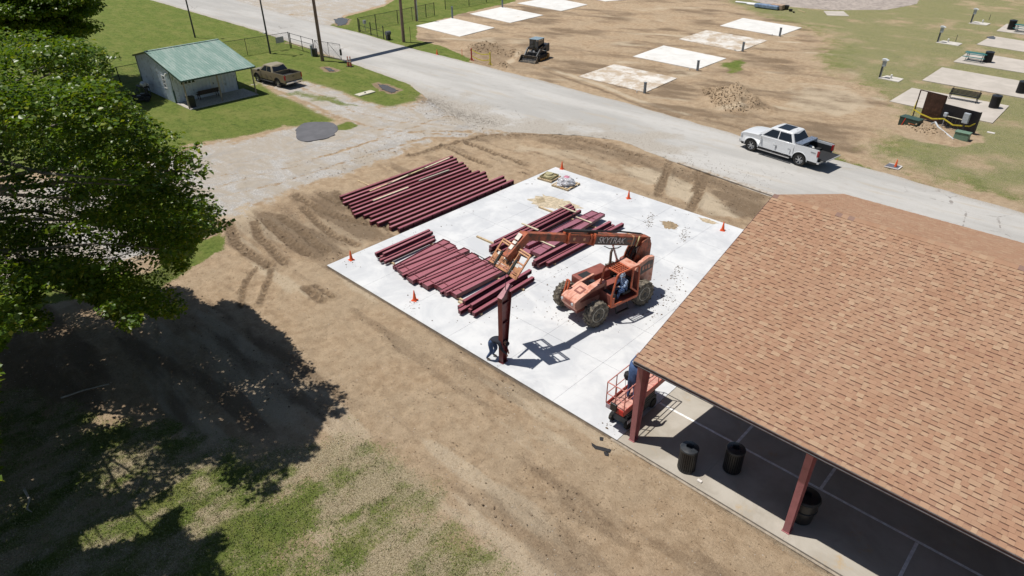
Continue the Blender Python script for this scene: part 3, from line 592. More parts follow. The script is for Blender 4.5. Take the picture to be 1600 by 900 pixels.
# ------------------------------------------------------------------ pavilion
REDP = pm('red_primer_steel', (.245, .062, .072), .42, var=.16, scale=2.2, spec=.5, dirt=(.30, .13, .12), dirtamt=.25)
REDL = pm('faded_red_steel', (.40, .155, .165), .5, var=.12, scale=2.5, spec=.5, dirt=(.30, .12, .12), dirtamt=.3)
BLK = pm('black_paint', (.018, .019, .022), .45, var=.2, scale=6, spec=.5)
DARKM = pm('dark_metal', (.05, .052, .056), .5, .6, var=.2)
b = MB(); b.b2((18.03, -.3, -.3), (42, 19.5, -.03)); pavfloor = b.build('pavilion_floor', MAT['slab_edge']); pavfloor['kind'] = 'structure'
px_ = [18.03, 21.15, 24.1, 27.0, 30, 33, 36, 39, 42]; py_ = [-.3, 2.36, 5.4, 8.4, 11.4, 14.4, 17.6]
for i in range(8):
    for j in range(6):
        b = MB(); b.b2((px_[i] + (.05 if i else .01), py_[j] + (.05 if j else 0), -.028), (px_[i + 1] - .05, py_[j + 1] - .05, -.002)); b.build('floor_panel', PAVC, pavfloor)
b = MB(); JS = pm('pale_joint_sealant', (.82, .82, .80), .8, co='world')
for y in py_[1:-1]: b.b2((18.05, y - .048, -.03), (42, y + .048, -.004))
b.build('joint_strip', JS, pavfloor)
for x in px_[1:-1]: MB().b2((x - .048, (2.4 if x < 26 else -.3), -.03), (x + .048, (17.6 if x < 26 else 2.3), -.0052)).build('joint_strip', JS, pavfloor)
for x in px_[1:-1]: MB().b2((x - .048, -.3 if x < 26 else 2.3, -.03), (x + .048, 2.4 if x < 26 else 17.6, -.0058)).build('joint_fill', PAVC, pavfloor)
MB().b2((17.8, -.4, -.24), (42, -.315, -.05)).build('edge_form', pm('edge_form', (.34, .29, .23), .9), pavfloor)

pav = thing('pavilion', 'open pavilion with a brown and tan shingle roof on dark red tapered steel columns', 'pavilion', (18.3, 0, 0))
OX = 18.3
def tapered_column(h=3.36, b0=.22, t0=.5, fw=.2, face=1):
    "flange on the outer face (y=0) upright, web widening inwards (+y)"
    m = MB(); tf, tw = .018, .014
    m.b2((-fw / 2, 0, .02), (fw / 2, tf, h))
    m.bar((0, b0 - tf / 2, .02), (0, t0 - tf / 2, h), fw, tf, up=(0, 1, 0)); 
    m.prism([(tf, .02), (b0 - tf, .02), (t0 - tf, h), (tf, h)], -tw / 2, tw / 2, 'x')
    m.b2((-fw / 2 - .02, -.03, 0), (fw / 2 + .02, b0 + .04, .02)); return m
def column_parts(parent, mats, **k):
    h = k.get('h', 3.36); b0 = k.get('b0', .22); t0 = k.get('t0', .5); fw = k.get('fw', .2); tf, tw = .018, .014
    MB().b2((-fw / 2, 0, .02), (fw / 2, tf, h)).build('flange', mats[0], parent)
    MB().bar((0, b0 - tf / 2, .02), (0, t0 - tf / 2, h), fw, tf, up=(0, 1, 0)).build('flange', mats[1], parent)
    MB().prism([(tf, .02), (b0 - tf, .02), (t0 - tf, h), (tf, h)], -tw / 2, tw / 2, 'x').build('web', mats[1], parent)
    m = MB(); m.b2((-fw / 2 - .03, -.04, 0), (fw / 2 + .03, b0 + .05, .02))
    for sx in (-1, 1):
        for y in (.04, b0 - .04): m.lathe([(.012, .02), (.012, .06), (0, .06)], 6, Matrix.Translation((sx * (fw / 2 + .012), y, 0)))
    m.build('base_plate', mats[1], parent)
HE, HR, YE0, YE1, YR = 3.60, 6.46, -.18, 17.42, 8.62
XR0, XR1 = 18.26, 40.0
sl = (HR - HE) / (YR - YE0)
def roofz(y): return HE + sl * (y - YE0) if y <= YR else HR - (HR - HE) / (YE1 - YR) * (y - YR)
for x in (18.42, 24.0, 29.6, 35.2):
    for side in (0, 1):
        m = tapered_column(t0=.56, b0=.24); mm = Matrix.Translation((x - OX, .0 if side == 0 else 17.24, 0)) @ Matrix.Rotation(0 if side == 0 else math.pi, 4, 'Z')
        m.v = [tuple(mm @ Vector(p)) for p in m.v]; m.build('column', REDL, pav)
    m = MB(); tz = .33   # rafter: I section following the slope
    for y0, y1 in ((.1, YR), (17.14, YR)):
        a = Vector((x - OX, y0, roofz(y0) - tz)); c = Vector((x - OX, y1, roofz(y1) - tz)); m.bar(a, c, .014, .36)
        for s in (-.18, .18): m.bar(a + Vector((0, 0, s)), c + Vector((0, 0, s)), .18, .016)
    m.build('rafter', REDP, pav)
m = MB()
for k in range(8):
    for s in (0, 1):
        y = (.35 + k * 1.15) if s == 0 else (16.9 - k * 1.15); m.bar((XR0 - OX + .05, y, roofz(y) - .1), (XR1 - OX - .05, y, roofz(y) - .1), .07, .17)
m.build('purlin', REDP, pav)
# roof: deck, then shingle tabs laid in courses
SH = NT('asphalt_shingle'); ac = SH.mix(.42, SH.attr('tint').outputs['Color'], (.345, .200, .132))
sc_ = SH.mix(SH.step(SH.noise(60, 3, .8), .3, .7, 0, .30), ac, SH.mix(1, ac, (.70, .66, .62), 'MULTIPLY')); sc_ = SH.mix(SH.step(SH.noise(.45, 5, .65), .4, .7, 0, .16), sc_, (.48, .36, .26))
sc_ = SH.mix(SH.step(SH.noise(.9, 5, .7, stretch=(1.6, .25, 1)), .55, .75, 0, .16), sc_, (.28, .18, .13)); SH.out(sc_, .95, 0, .15); SH.bump(SH.noise(120, 2, .7), .5, .004); SHM = SH.m
deck = MB(); t = .06
for y0, y1 in ((YE0, YR), (YR, YE1)):
    z0, z1 = roofz(y0), roofz(y1); deck.add([(x - OX, y, z + dz) for dz in (-t, -.006) for x in (XR0 + .02, XR1) for y, z in ((y0 + (.02 if y0 < 0 else 0), z0), (y1 - (.02 if y1 > 17 else 0), z1))], [(0, 1, 3, 2), (4, 6, 7, 5), (0, 2, 6, 4), (1, 5, 7, 3), (0, 4, 5, 1), (2, 3, 7, 6)])
roof = deck.build('roof', pm('shingle_underlay', (.24, .135, .095), .95, var=.25, scale=8), pav)
COLS = [(.395, .240, .152), (.415, .260, .168), (.375, .222, .142), (.435, .283, .185), (.40, .246, .157), (.51, .372, .248), (.47, .328, .215), (.345, .200, .130), (.415, .253, .165), (.445, .305, .20)]
WTS = [16, 16, 12, 11, 14, 7, 9, 4, 12, 9]
rr = random.Random(11); tabs = []
for side in (0, 1):
    y0, y1 = (YE0, YR) if side == 0 else (YE1, YR); z0 = roofz(y0); L = math.hypot(y1 - y0, HR - z0); ny_ = int(L / .148); ex = L / ny_
    dy, dz = (y1 - y0) / L, (HR - z0) / L; nrm = Vector((0, -dz if dy > 0 else dz, abs(dy)))
    for k in range(ny_):
        x = XR0 + (0 if k % 2 else -.0) ; s0 = k * ex - (.03 if k == 0 else 0); first = True; ph = rr.random(); hi = rr.random() < .5
        while x < (34.5 if side == 0 else 40):
            w = rr.choice((.11, .14, .17, .2)) if hi else rr.choice((.13, .17, .2, .25)) * (rr.random() * .3 + .85)
            if first: w = .12 + rr.random() * .2; first = False
            hi = not hi if rr.random() < .86 else hi; wx = min(w, XR1 - x)
            s1 = s0 + ex * (.99 if hi else .79); s_lo = s0 + (0 if hi else .0)
            c = rr.choices(COLS, WTS)[0]; f = .93 + rr.random() * .14; tabs.append((side, x, x + wx - .003, s_lo, s1 + .004, .013 if hi else .007, tuple(min(1, v * f) for v in c), y0, z0, dy, dz, nrm)); x += wx
def tab_geo(T):
    side, xa, xb, s0, s1, th, c, y0, z0, dy, dz, nrm = T; vs = []
    for s, lo in ((s0, 1), (s1, .35)):
        for x in (xa, xb):
            p = Vector((x - OX, y0 + dy * s, z0 + dz * s)); vs.append(p + nrm * .001); vs.append(p + nrm * th * lo + nrm * .002)
    return vs, [(1, 5, 7, 3), (0, 1, 3, 2), (0, 4, 5, 1), (2, 3, 7, 6), (4, 6, 7, 5)]
cx = np.array([(t[1] + t[2]) / 2 for t in tabs]); cy = np.array([t[7] + t[9] * t[3] for t in tabs]); cz = np.array([t[8] + t[10] * t[3] for t in tabs])
PX, PY, PD = toPx(cx, cy, cz); vis = (PX > 0) & (PX < 1600) & (PY < 900); dist = np.where(vis, np.sqrt((cx - CAM.x) ** 2 + (cy - CAM.y) ** 2 + (cz - CAM.z) ** 2), 1e9)
big300 = set(np.argsort(dist)[:300].tolist()); V, F, C = [], [], []
for i, T in enumerate(tabs):
    vs, fs = tab_geo(T)
    if i in big300:
        m = bpy.data.meshes.new('shingle'); ctr = sum(vs, Vector()) / 8; m.from_pydata([v - ctr for v in vs], [], fs); m.materials.append(SHM)
        add_attr(m, 'tint', np.array([(*T[6], 1)] * 8)); o = bpy.data.objects.new('shingle', m); COL.objects.link(o); o.parent = roof; o.location = ctr
    else:
        n0 = len(V); V += vs; F += [tuple(a + n0 for a in f) for f in fs]; C += [(*T[6], 1)] * 8
m = bpy.data.meshes.new('shingle_courses'); m.from_pydata(V, [], F); m.materials.append(SHM); add_attr(m, 'tint', np.array(C)); o = bpy.data.objects.new('shingle_courses', m); COL.objects.link(o); o.parent = roof; o['kind'] = 'stuff'
# ridge caps
V, F, C = [], [], []; x = XR0 - .01
while x < XR1:
    c = rr.choices(COLS, WTS)[0]; c = c if rr.random() > .13 else (.20, .14, .14); n0 = len(V)
    for xx, h in ((x, .028), (x + .235, .012)):
        V += [(xx - OX, YR - .17, HR - .17 * sl + h), (xx - OX, YR, HR + h + .006), (xx - OX, YR + .17, HR - .17 * sl + h), (xx - OX, YR - .17, HR - .17 * sl - .005), (xx - OX, YR + .17, HR - .17 * sl - .005)]
    F += [tuple(a + n0 for a in f) for f in ((0, 5, 6, 1), (1, 6, 7, 2), (3, 0, 1), (3, 1, 2), (3, 2, 4), (3, 8, 5, 0), (2, 7, 9, 4))]; C += [(*c, 1)] * 10; x += .215
m = bpy.data.meshes.new('ridge_cap'); m.from_pydata(V, [], F); m.materials.append(SHM); add_attr(m, 'tint', np.array(C)); o = bpy.data.objects.new('ridge_cap', m); COL.objects.link(o); o.parent = roof; o['kind'] = 'stuff'
FAS = pm('fascia_brown', (.085, .036, .036), .5, var=.15, scale=3)
for y, s in ((YE0 - .012, 1), (YE1 + .012, -1)): MB().b2((XR0 - OX, y - .012, HE - .17), (XR1 - OX, y + .012, HE - .01)).build('fascia', FAS, pav)
m = MB()
for y0, y1 in ((YE0, YR), (YE1, YR)): m.bar((XR0 - OX - .012, y0, roofz(y0) - .075), (XR0 - OX - .012, y1, roofz(y1) - .075), .022, .15)
m.build('rake_board', FAS, pav)
DE = pm('drip_edge_metal', (.30, .31, .35), .35, .7); m = MB(); m.b2((XR0 - OX, YE0 - .045, HE - .03), (XR1 - OX, YE0 - .026, HE - .004)); m.b2((XR0 - OX, YE0 - .05, HE - .13), (XR1 - OX, YE0 - .026, HE - .115)); m.build('drip_edge', DE, pav)
# straight underside so that no sky shows from below
m = MB()
for y0, y1 in ((YE0 + .02, YR), (YR, YE1 - .02)):
    m.add([(XR0 - OX + .02, y0, roofz(y0) - .065), (XR1 - OX - .02, y0, roofz(y0) - .065), (XR1 - OX - .02, y1, roofz(y1) - .065), (XR0 - OX + .02, y1, roofz(y1) - .065)], [(0, 1, 2, 3)])
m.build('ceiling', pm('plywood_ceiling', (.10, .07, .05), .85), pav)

# ------------------------------------------------------------------ the hut with the green roof
hut = thing('hut', 'small pale blue ribbed metal hut with a faded green roof and a porch', 'hut', (-37.4, 9.7, GZ))
X0, X1, Y0, Y1 = -3.35, 3.45, -2.9, 2.85      # local walls (back, front)
hz_f, hz_r, hz_b = 2.95, 3.86, 3.15; xr = -.2; xe = 6.1; he = 2.42
def hz(x): return hz_r - (hz_r - he) / (xe - xr) * (x - xr) if x > xr else hz_r - (hz_r - 3.1) / (xr - X0 + .15) * (xr - x)
BLU = pm('pale_blue_ribbed_steel', (.66, .72, .80), .5, var=.08, scale=1.2, dirt=(.36, .38, .36), dirtamt=.2)
GRN = NT('faded_green_roof'); co = GRN.coord('object'); gcol = GRN.mix(GRN.step(GRN.noise(1.1, 5, .7, 'object', stretch=(.35, 1.4, 1)), .44, .60), (.20, .305, .265), (.29, .38, .34)); gcol = GRN.mix(GRN.step(GRN.noise(2.2, 6, .75, 'object', stretch=(.22, 2.2, 1)), .58, .74, 0, .7), gcol, (.60, .62, .585))
GRN.out(gcol, .55, 0, .4); GRN = GRN.m
TRM = pm('dark_green_trim', (.035, .075, .06), .5)
def ribs_wall(m, p, q, topf, step=.29, out=Vector((0, -1, 0)), z0=.02):
    p, q = Vector(p), Vector(q); L = (q - p).length; d = (q - p) / L; n = int(L / step)
    for i in range(n + 1):
        a = p + d * (i * L / n); m.bar(a + Vector((0, 0, z0)) + out * .014, Vector((a.x, a.y, topf(a.x))) + out * .03, .09, .06, up=out)
m = MB(); m.prism([(X0, .0), (X1, .0), (X1, hz(X1) - .05), (xr, hz_r - .05), (X0, hz(X0) - .05)], Y0, Y0 + .06, 'y'); m.prism([(X0, .0), (X1, .0), (X1, hz(X1) - .05), (xr, hz_r - .05), (X0, hz(X0) - .05)], Y1 - .06, Y1, 'y')
m.b2((X0, Y0 + .06, 0), (X0 + .06, Y1 - .06, hz(X0) - .06)); m.b2((X1 - .06, Y0 + .06, 0), (X1, Y1 - .06, hz(X1) - .06))
ribs_wall(m, (X0, Y0, 0), (X1, Y0, 0), lambda x: hz(x) - .07); ribs_wall(m, (X0, Y1, 0), (X1, Y1, 0), lambda x: hz(x) - .07, out=Vector((0, 1, 0)))
ribs_wall(m, (X0, Y0, 0), (X0, Y1, 0), lambda x: hz(X0) - .08, out=Vector((-1, 0, 0)))
wall = m.build('wall', BLU, hut)
m = MB(); ribs_wall(m, (X1, Y0 + .05, 0), (X1, Y0 + 3.3, 0), lambda x: hz(X1) - .09, step=.3, out=Vector((1, 0, 0))); ribs_wall(m, (X1, Y0 + 4.45, 0), (X1, Y1 - .05, 0), lambda x: hz(X1) - .09, step=.3, out=Vector((1, 0, 0))); m.build('porch_wall_ribs', BLU, wall)
m = MB()
for x, y in ((X0, Y0), (X1, Y0), (X1, Y1), (X0, Y1)): m.b2((x - .05, y - .05, 0), (x + .05, y + .05, hz(x) - .09))
m.build('corner_trim', TRM, hut)
m = MB(); e0, e1 = Y0 - .18, Y1 + .75
for xa, xb in ((xr, xe), (xr, X0 - .15)):
    m.add([(xa, e0, hz(xa)), (xb, e0, hz(xb) if xb > 0 else 3.1), (xb, e1, hz(xb) if xb > 0 else 3.1), (xa, e1, hz(xa))] + [(xa, e0, hz(xa) - .04), (xb, e0, (hz(xb) if xb > 0 else 3.1) - .04), (xb, e1, (hz(xb) if xb > 0 else 3.1) - .04), (xa, e1, hz(xa) - .04)],
          [(0, 1, 2, 3), (7, 6, 5, 4), (0, 4, 5, 1), (1, 5, 6, 2), (2, 6, 7, 3)])
rf = m.build('roof', GRN, hut)
for i in range(29):
    y = e0 + .02 + (e1 - e0 - .04) * i / 28; m = MB(); m.bar((xr + .06, y, hz(xr + .06) + .012), (xe - .01, y, hz(xe - .01) + .012), .035, .03); m.build('roof_rib', GRN, rf)
m = MB(); m.bar((xr, e0, hz_r + .02), (xr, e1, hz_r + .02), .28, .02); m.bar((xr - .17, e0, hz_r - .02), (xr - .17, e1, hz_r - .02), .03, .03); m.build('ridge_flashing', GRN, rf)
m = MB()
for y in (e0 - .012, e1 + .012): m.bar((xr, y, hz_r - .07), (xe, y, he - .07), .02, .14); m.bar((xr, y, hz_r - .07), (X0 - .15, y, 3.03), .02, .14)
m.bar((xe + .012, e0, he - .06), (xe + .012, e1, he - .06), .02, .12); m.build('roof_trim', TRM, hut)
WOODG = pm('weathered_grey_wood', (.33, .28, .22), .85, var=.25, scale=5, spec=.2)
for y in (Y0 + .02, .05, e1 - .35): MB().b2((xe - .2, y - .05, .03), (xe - .1, y + .05, he - .13)).build('porch_post', WOODG, hut)
MB().b2((xe - .22, e0 + .1, he - .13), (xe - .08, e1 - .1, he - .05)).build('porch_beam', WOODG, hut)
MB().b2((X1 + .01, Y0 - .05, -.02), (xe + .15, e1 - .3, .035)).build('porch_slab', pm('porch_concrete', (.47, .44, .39), .85, dirt=(.3, .27, .23), dirtamt=.4), hut)
WHT = pm('white_trim', (.72, .72, .69), .5, var=.06)
GLS = pm('dark_window_glass', (.03, .035, .04), .12, var=.3, scale=1, spec=.7)
def window(cx, cz, w, h, normal, parent, n=2, horiz=False):
    "local x/y centre in plane; normal '+x' or '-y'"
    ax, pos = normal; f = MB(); g = MB()
    def P(u, v, d): return (ax[0] * d + (pos if ax[0] else cx + u), ax[1] * d + (cx + u if ax[0] else pos), cz + v)
    def bb(mb, u0, u1, v0, v1, d0, d1): mb.b2(P(u0, v0, d0), P(u1, v1, d1))
    for v in (-h / 2, h / 2): bb(f, -w / 2 - .05, w / 2 + .05, v - .035, v + .035, .0, .07)
    for u in (-w / 2, w / 2): bb(f, u - .035, u + .035, -h / 2 + .035, h / 2 - .035, .0, .068)
    for i in range(1, n):
        if horiz: v = -h / 2 + h * i / n; bb(f, -w / 2 + .035, w / 2 - .035, v - .02, v + .02, .0, .06)
        else: u = -w / 2 + w * i / n; bb(f, u - .02, u + .02, -h / 2 + .035, h / 2 - .035, .0, .06)
    fr = f.build('window', WHT, parent); bb(g, -w / 2 + .03, w / 2 - .03, -h / 2 + .03, h / 2 - .03, .005, .045); g.build('pane', GLS, fr)
window(X1 - 1.35, 1.62, .62, 1.05, ((0, -1), Y0), wall, 3, True); window(Y0 + 1.35, 1.75, 1.35, .62, ((1, 0), X1), wall, 2)
d = MB().b2((X1 - .01, Y0 + 3.42, .05), (X1 + .05, Y0 + 4.35, 2.12)).build('door', pm('pale_steel_door', (.62, .66, .70), .45, var=.05), hut, bevel=.01)
MB().box((X1 + .075, Y0 + 3.53, 1.05), (.05, .05, .14)).build('handle', DARKM, d)
m = MB(); 
for y in (Y0 + 3.37, Y0 + 4.40): m.b2((X1 - .005, y - .045, .03), (X1 + .062, y + .045, 2.2))
m.build('door_frame', WHT, hut)
m = MB(); m.box((X1 - .35, Y0 - .14, 2.45), (.12, .2, .14)); m.lathe([(.07, 0), (.09, -.1), (0, -.1)], 8, Matrix.Translation((X1 - .35, Y0 - .22, 2.42))); m.build('wall_lamp', WHT, hut)
hx, hy = -37.4, 9.7
# things at the hut
def bench(name, label, loc, rz, L=1.85, mat=None, grp=None, h=.82):
    t = thing(name, label, 'bench', loc, rz, grp); mat = mat or BLK
    for sx in (-1, 1):
        m = MB(); x = sx * (L / 2 - .12); m.bar((x, -.22, 0), (x, -.2, .42), .05, .05); m.bar((x, .24, 0), (x, .20, .42), .05, .05); m.bar((x, -.24, .40), (x, .24, .38), .05, .045); m.bar((x, .2, .38), (x, .32, h), .05, .045); m.bar((x, -.22, .62), (x, .27, .64), .05, .04); m.bar((x, -.21, .4), (x, -.22, .62), .04, .04)
        m.build('side_frame', mat, t)
    for k in range(5): MB().box((0, -.2 + k * .092, .43), (L, .075, .03)).build('seat_slat', mat, t)
    for k in range(4): MB().bar((-L / 2, .215 + k * .028, .50 + k * .09), (L / 2, .215 + k * .028, .50 + k * .09), .03, .075).build('back_slat', mat, t)
    return t
BRB = pm('dark_brown_bench', (.045, .028, .024), .5)
bench('bench', 'dark brown bench on the hut porch under the green roof', (hx + X1 + .5, hy - .25, GZ + .035), R(90) + math.pi, 1.9, BRB)
t = thing('trash_bin', 'dark square bin beside the wooden porch post of the hut', 'bin', (hx + xe - .5, hy + Y0 + .42, GZ + .035))
MB().box((0, 0, .42), (.5, .5, .84), top=(1.08, 1.08)).build('bin_body', BLK, t, bevel=.02); MB().box((0, 0, .87), (.58, .58, .06)).build('lid', DARKM, t)
t = thing('barbecue_grill', 'black barbecue grill with a pale lid standing against the ribbed wall of the hut', 'grill', (hx - .95, hy + Y0 - .75, GZ))
m = MB()
for sx in (-.35, .35):
    for sy in (-.22, .22): m.bar((sx, sy, 0), (sx, sy, .72), .04, .04)
m.bar((-.35, 0, .2), (.35, 0, .2), .4, .03); m.build('cart', DARKM, t)
MB().box((0, 0, .82), (.72, .5, .24)).build('fire_box', BLK, t, bevel=.03); MB().lathe([(.27, -.36), (.27, .36)], 14, Matrix.Translation((0, 0, .95)) @ Matrix.Rotation(R(90), 4, 'Y')).build('hood', pm('grey_steel_hood', (.45, .45, .46), .35, .6), t, True); MB().box((-.55, 0, .86), (.35, .42, .03)).build('side_shelf', DARKM, t)
t = thing('folding_table', 'small dark metal table with clutter at the back corner of the hut wall', 'table', (hx - 2.0, hy + Y0 - .75, GZ)); MB().box((0, 0, .7), (.9, .55, .03)).build('table_top', DARKM, t)
for sx in (-1, 1):
    for sy in (-1, 1): MB().bar((sx * .4, sy * .22, 0), (sx * .4, sy * .22, .69), .03, .03).build('leg', DARKM, t)
# ride-on mower half hidden by the tree
t = thing('ride_on_mower', 'black ride-on mower on the lawn between the tree and the hut', 'mower', at(222, 158, GZ), R(-118))
m = MB(); m.box((.15, 0, .42), (1.25, .6, .2)); m.box((.62, 0, .62), (.62, .52, .34), top=(.85, .85)); m.build('body', BLK, t, bevel=.04)
m = MB(); m.box((-.2, 0, .25), (.95, 1.15, .14)); m.build('mower_deck', DARKM, t, bevel=.03)
m = MB(); m.box((-.25, 0, .62), (.46, .48, .1)); m.box((-.5, 0, .86), (.1, .46, .42), top=(1, .9)); m.build('seat', pm('black_vinyl', (.02, .02, .02), .4), t, bevel=.04)
m = MB(); m.tube([(.35, 0, .75), (.15, 0, 1.0)], .02); m.lathe([(.15, 0), (.17, .015), (.15, .03)], 14, Matrix.Translation((.13, 0, 1.0)) @ Matrix.Rotation(R(-35), 4, 'Y')); m.build('steering_wheel', DARKM, t)
for x, y, r, w in ((-.5, .42, .26, .22), (-.5, -.42, .26, .22), (.75, .38, .2, .15), (.75, -.38, .2, .15)): MB().lathe([(.08, -w / 2), (r * .9, -w / 2), (r, -w / 3), (r, w / 3), (r * .9, w / 2), (.08, w / 2)], 16, Matrix.Translation((x, y, r)) @ Matrix.Rotation(R(90), 4, 'X')).build('wheel', BLK, t, True)
m = MB(); m.tube([(-.62, -.25, .5), (-.7, -.25, 1.35), (-.7, .25, 1.35), (-.62, .25, .5)], .025); m.build('roll_bar', DARKM, t)

# ------------------------------------------------------------------ fences, gate, poles and the sign across the road
FB = pm('black_fence_pipe', (.022, .024, .026), .5)
def chain(m, p, q, h, step=.16, z0=.05):
    p, q = Vector(p), Vector(q); L = (q - p).length; d = (q - p) / L; n = int((L + h) / step)
    for i in range(n):
        s = i * step
        for sg in (1, -1):
            a0 = s - h if sg == 1 else s; a1 = s if sg == 1 else s - h; lo, hi = z0, z0 + h
            pts = []
            for sgn, zz in ((a0, lo), (a1, hi)): pts.append([sgn, zz])
            (sa, za), (sb, zb) = pts
            if sa == sb: continue
            def clip(sa, za, sb, zb):
                for lim, side in ((0, 1), (L, -1)):
                    if (sa - lim) * side < 0 and (sb - lim) * side < 0: return None
                    if (sa - lim) * side < 0: t = (lim - sa) / (sb - sa); za += (zb - za) * t; sa = lim
                    if (sb - lim) * side < 0: t = (lim - sa) / (sb - sa); zb = za + (zb - za) * t; sb = lim
                return sa, za, sb, zb
            c = clip(sa, za, sb, zb)
            if c and abs(c[0] - c[2]) > .02: m.bar(p + d * c[0] + Vector((0, 0, c[1])), p + d * c[2] + Vector((0, 0, c[3])), .006, .006)
def fence(label, pts, h=1.55, rails=(1.0,), links=True, step=2.6, r=.03, corner=.05, name='fence', grp=None):
    c = Vector(pts[0]); t = thing(name, label, 'fence', c, 0, grp)
    for p, q in zip(pts[:-1], pts[1:]):
        p, q = Vector(p) - c, Vector(q) - c; L = (q - p).length; n = max(1, round(L / step))
        for i in range(n + 1):
            if i == n and q != Vector(pts[-1]) - c: continue
            a = p.lerp(q, i / n); rr_ = corner if i in (0, n) else r; MB().tube([a, a + Vector((0, 0, h + .05))], rr_, 8).build('post', FB, t)
        for f in rails: MB().tube([p + Vector((0, 0, h * f)), q + Vector((0, 0, h * f))], .024, 6).build('rail', FB, t)
        if links: m = MB(); chain(m, p, q, h - .05); m.build('chain_link', FB, t)
    return t
c0 = at(454, 75, GZ); g0_ = at(492, 86, GZ)
fence('black chain-link fence running from the tree behind the hut to the road corner', [at(60, 172, GZ), at(190, 134, GZ), at(228, 126, GZ), at(352, 92, GZ), c0], 1.7, (1.0,), True, 3.0)
fence('short black three-rail pipe fence between the chain-link corner and the wooden gate pole', [c0 + Vector((.12, .08, 0)), g0_], 1.62, (1.0, .66, .33), False, 2.2, .035)
t = thing('road_gate', 'open chain-link gate leaf beside the wooden pole, swung to the road edge', 'gate', at(494, 87, GZ))
a, e_ = Vector((.1, 0, 0)), at(534, 94, GZ) - at(494, 87, GZ); h = 1.62
m = MB(); m.tube([a + Vector((0, 0, .1)), a + Vector((0, 0, h)), e_ + Vector((0, 0, h)), e_ + Vector((0, 0, .1)), a + Vector((0, 0, .1))], .028, 6); mid = a.lerp(e_, .52); m.tube([mid + Vector((0, 0, .1)), mid + Vector((0, 0, h))], .024, 6); m.build('gate_frame', pm('grey_gate_pipe', (.12, .125, .13), .5, .5), t)
m = MB(); m.tube([a + Vector((0, 0, h)), mid + Vector((0, 0, .1))], .02, 6); m.tube([mid + Vector((0, 0, h)), e_ + Vector((0, 0, .1))], .02, 6); m.build('brace', MAT['grey_gate_pipe'], t)
m = MB(); chain(m, a, e_, h - .15, z0=.12); m.build('chain_link', MAT['grey_gate_pipe'], t); MB().box(e_ + Vector((0, 0, .8)), (.16, .16, .6)).build('latch_box', BLK, t)
t = thing('gate_operator', 'black and grey gate motor box at the foot of the wooden pole', 'machine', at(490, 88, GZ), R(20)); MB().box((.25, 0, .42), (.42, .4, .84)).build('cabinet', BLK, t, bevel=.02); MB().box((-.1, .0, .6), (.16, .3, 1.15)).build('control_box', pm('grey_box', (.38, .40, .42), .5), t)
t = thing('fence_sign', 'plain grey metal notice plate hung on the chain-link fence near the corner', 'sign', at(440, 79, GZ)); MB().box((0, 0, 1.15), (.03, 1.0, .62)).build('plate', pm('grey_sign_plate', (.34, .36, .40), .45, .4), t); t.rotation_euler = (0, 0, R(4))
# second enclosure by the far pole
f0 = at(561, 50, GZ); f1 = at(600, 61, GZ); f2 = at(622, 37, GZ); f3 = at(679, 24, GZ)
fence('black chain-link fence behind the keypad, running back from the road to the field', [f0, at(588, 44, GZ), f2, at(666, 27, GZ), f3], 1.62, (1.0,), True, 3.4)
fence('low black two-rail pipe fence along the far verge of the road', [f0 + Vector((.1, .1, 0)), at(580, 55, GZ), f1], 1.45, (.55, .12), False, 1.9, .035, .06)
fence('far black chain-link fence between the gravel yard and the first concrete pad', [at(696, 15, GZ), at(733, 10, GZ), at(760, 4, GZ), at(830, -8, GZ)], 1.5, (1.0,), True, 4)
t = thing('keypad_pedestal', 'small blue-grey keypad box on a short stand by the far verge fence', 'box', at(571, 48, GZ)); MB().tube([(0, 0, 0), (0, 0, .9)], .04).build('stand', MAT['grey_box'], t); MB().box((0, 0, 1.05), (.3, .3, .4)).build('box', MAT['grey_box'], t)
t = thing('mailbox', 'dark grey round-topped box beside the low verge fence and far wooden pole', 'box', at(607, 62, GZ)); MB().box((0, 0, .3), (.4, .4, .6)).build('stand', BLK, t); MB().lathe([(.25, -.3), (.25, .3)], 12, Matrix.Translation((0, 0, .75)) @ Matrix.Rotation(R(90), 4, 'X')).build('box', pm('dark_grey_box', (.10, .11, .12), .5), t, True)
t = thing('sign_post', 'thin bare rusty post beside the far wooden pole', 'post', at(642, 67, GZ)); MB().tube([(0, 0, 0), (0, 0, 1.8)], .03, 6).build('post', pm('rusty_pipe', (.12, .08, .06), .8), t)
WP = pm('brown_timber_pole', (.22, .155, .12), .8, var=.2, scale=3)
p1, p2 = at(504, 95, GZ), at(631, 66, GZ)
t = thing('entrance_arch', 'two tall brown timber poles carrying a sign board across the road', 'arch', p1)
for p in (p1, p2): MB().tube([p - p1, p - p1 + Vector((0, 0, 8.4))], [.19, .14], 12).build('pole', WP, t, True)
ar = MB(); ar.bar(Vector((0, 0, 7.35)) + (p1 - p2).normalized() * .4, p2 - p1 + Vector((0, 0, 7.35)) + (p2 - p1).normalized() * .8, .3, 2.5, up=(0, 0, 1)); ar.build('sign_board', pm('brown_sign_board', (.16, .09, .05), .7), t)
DP = pm('dark_pole_paint', (.075, .08, .085), .5, .3)
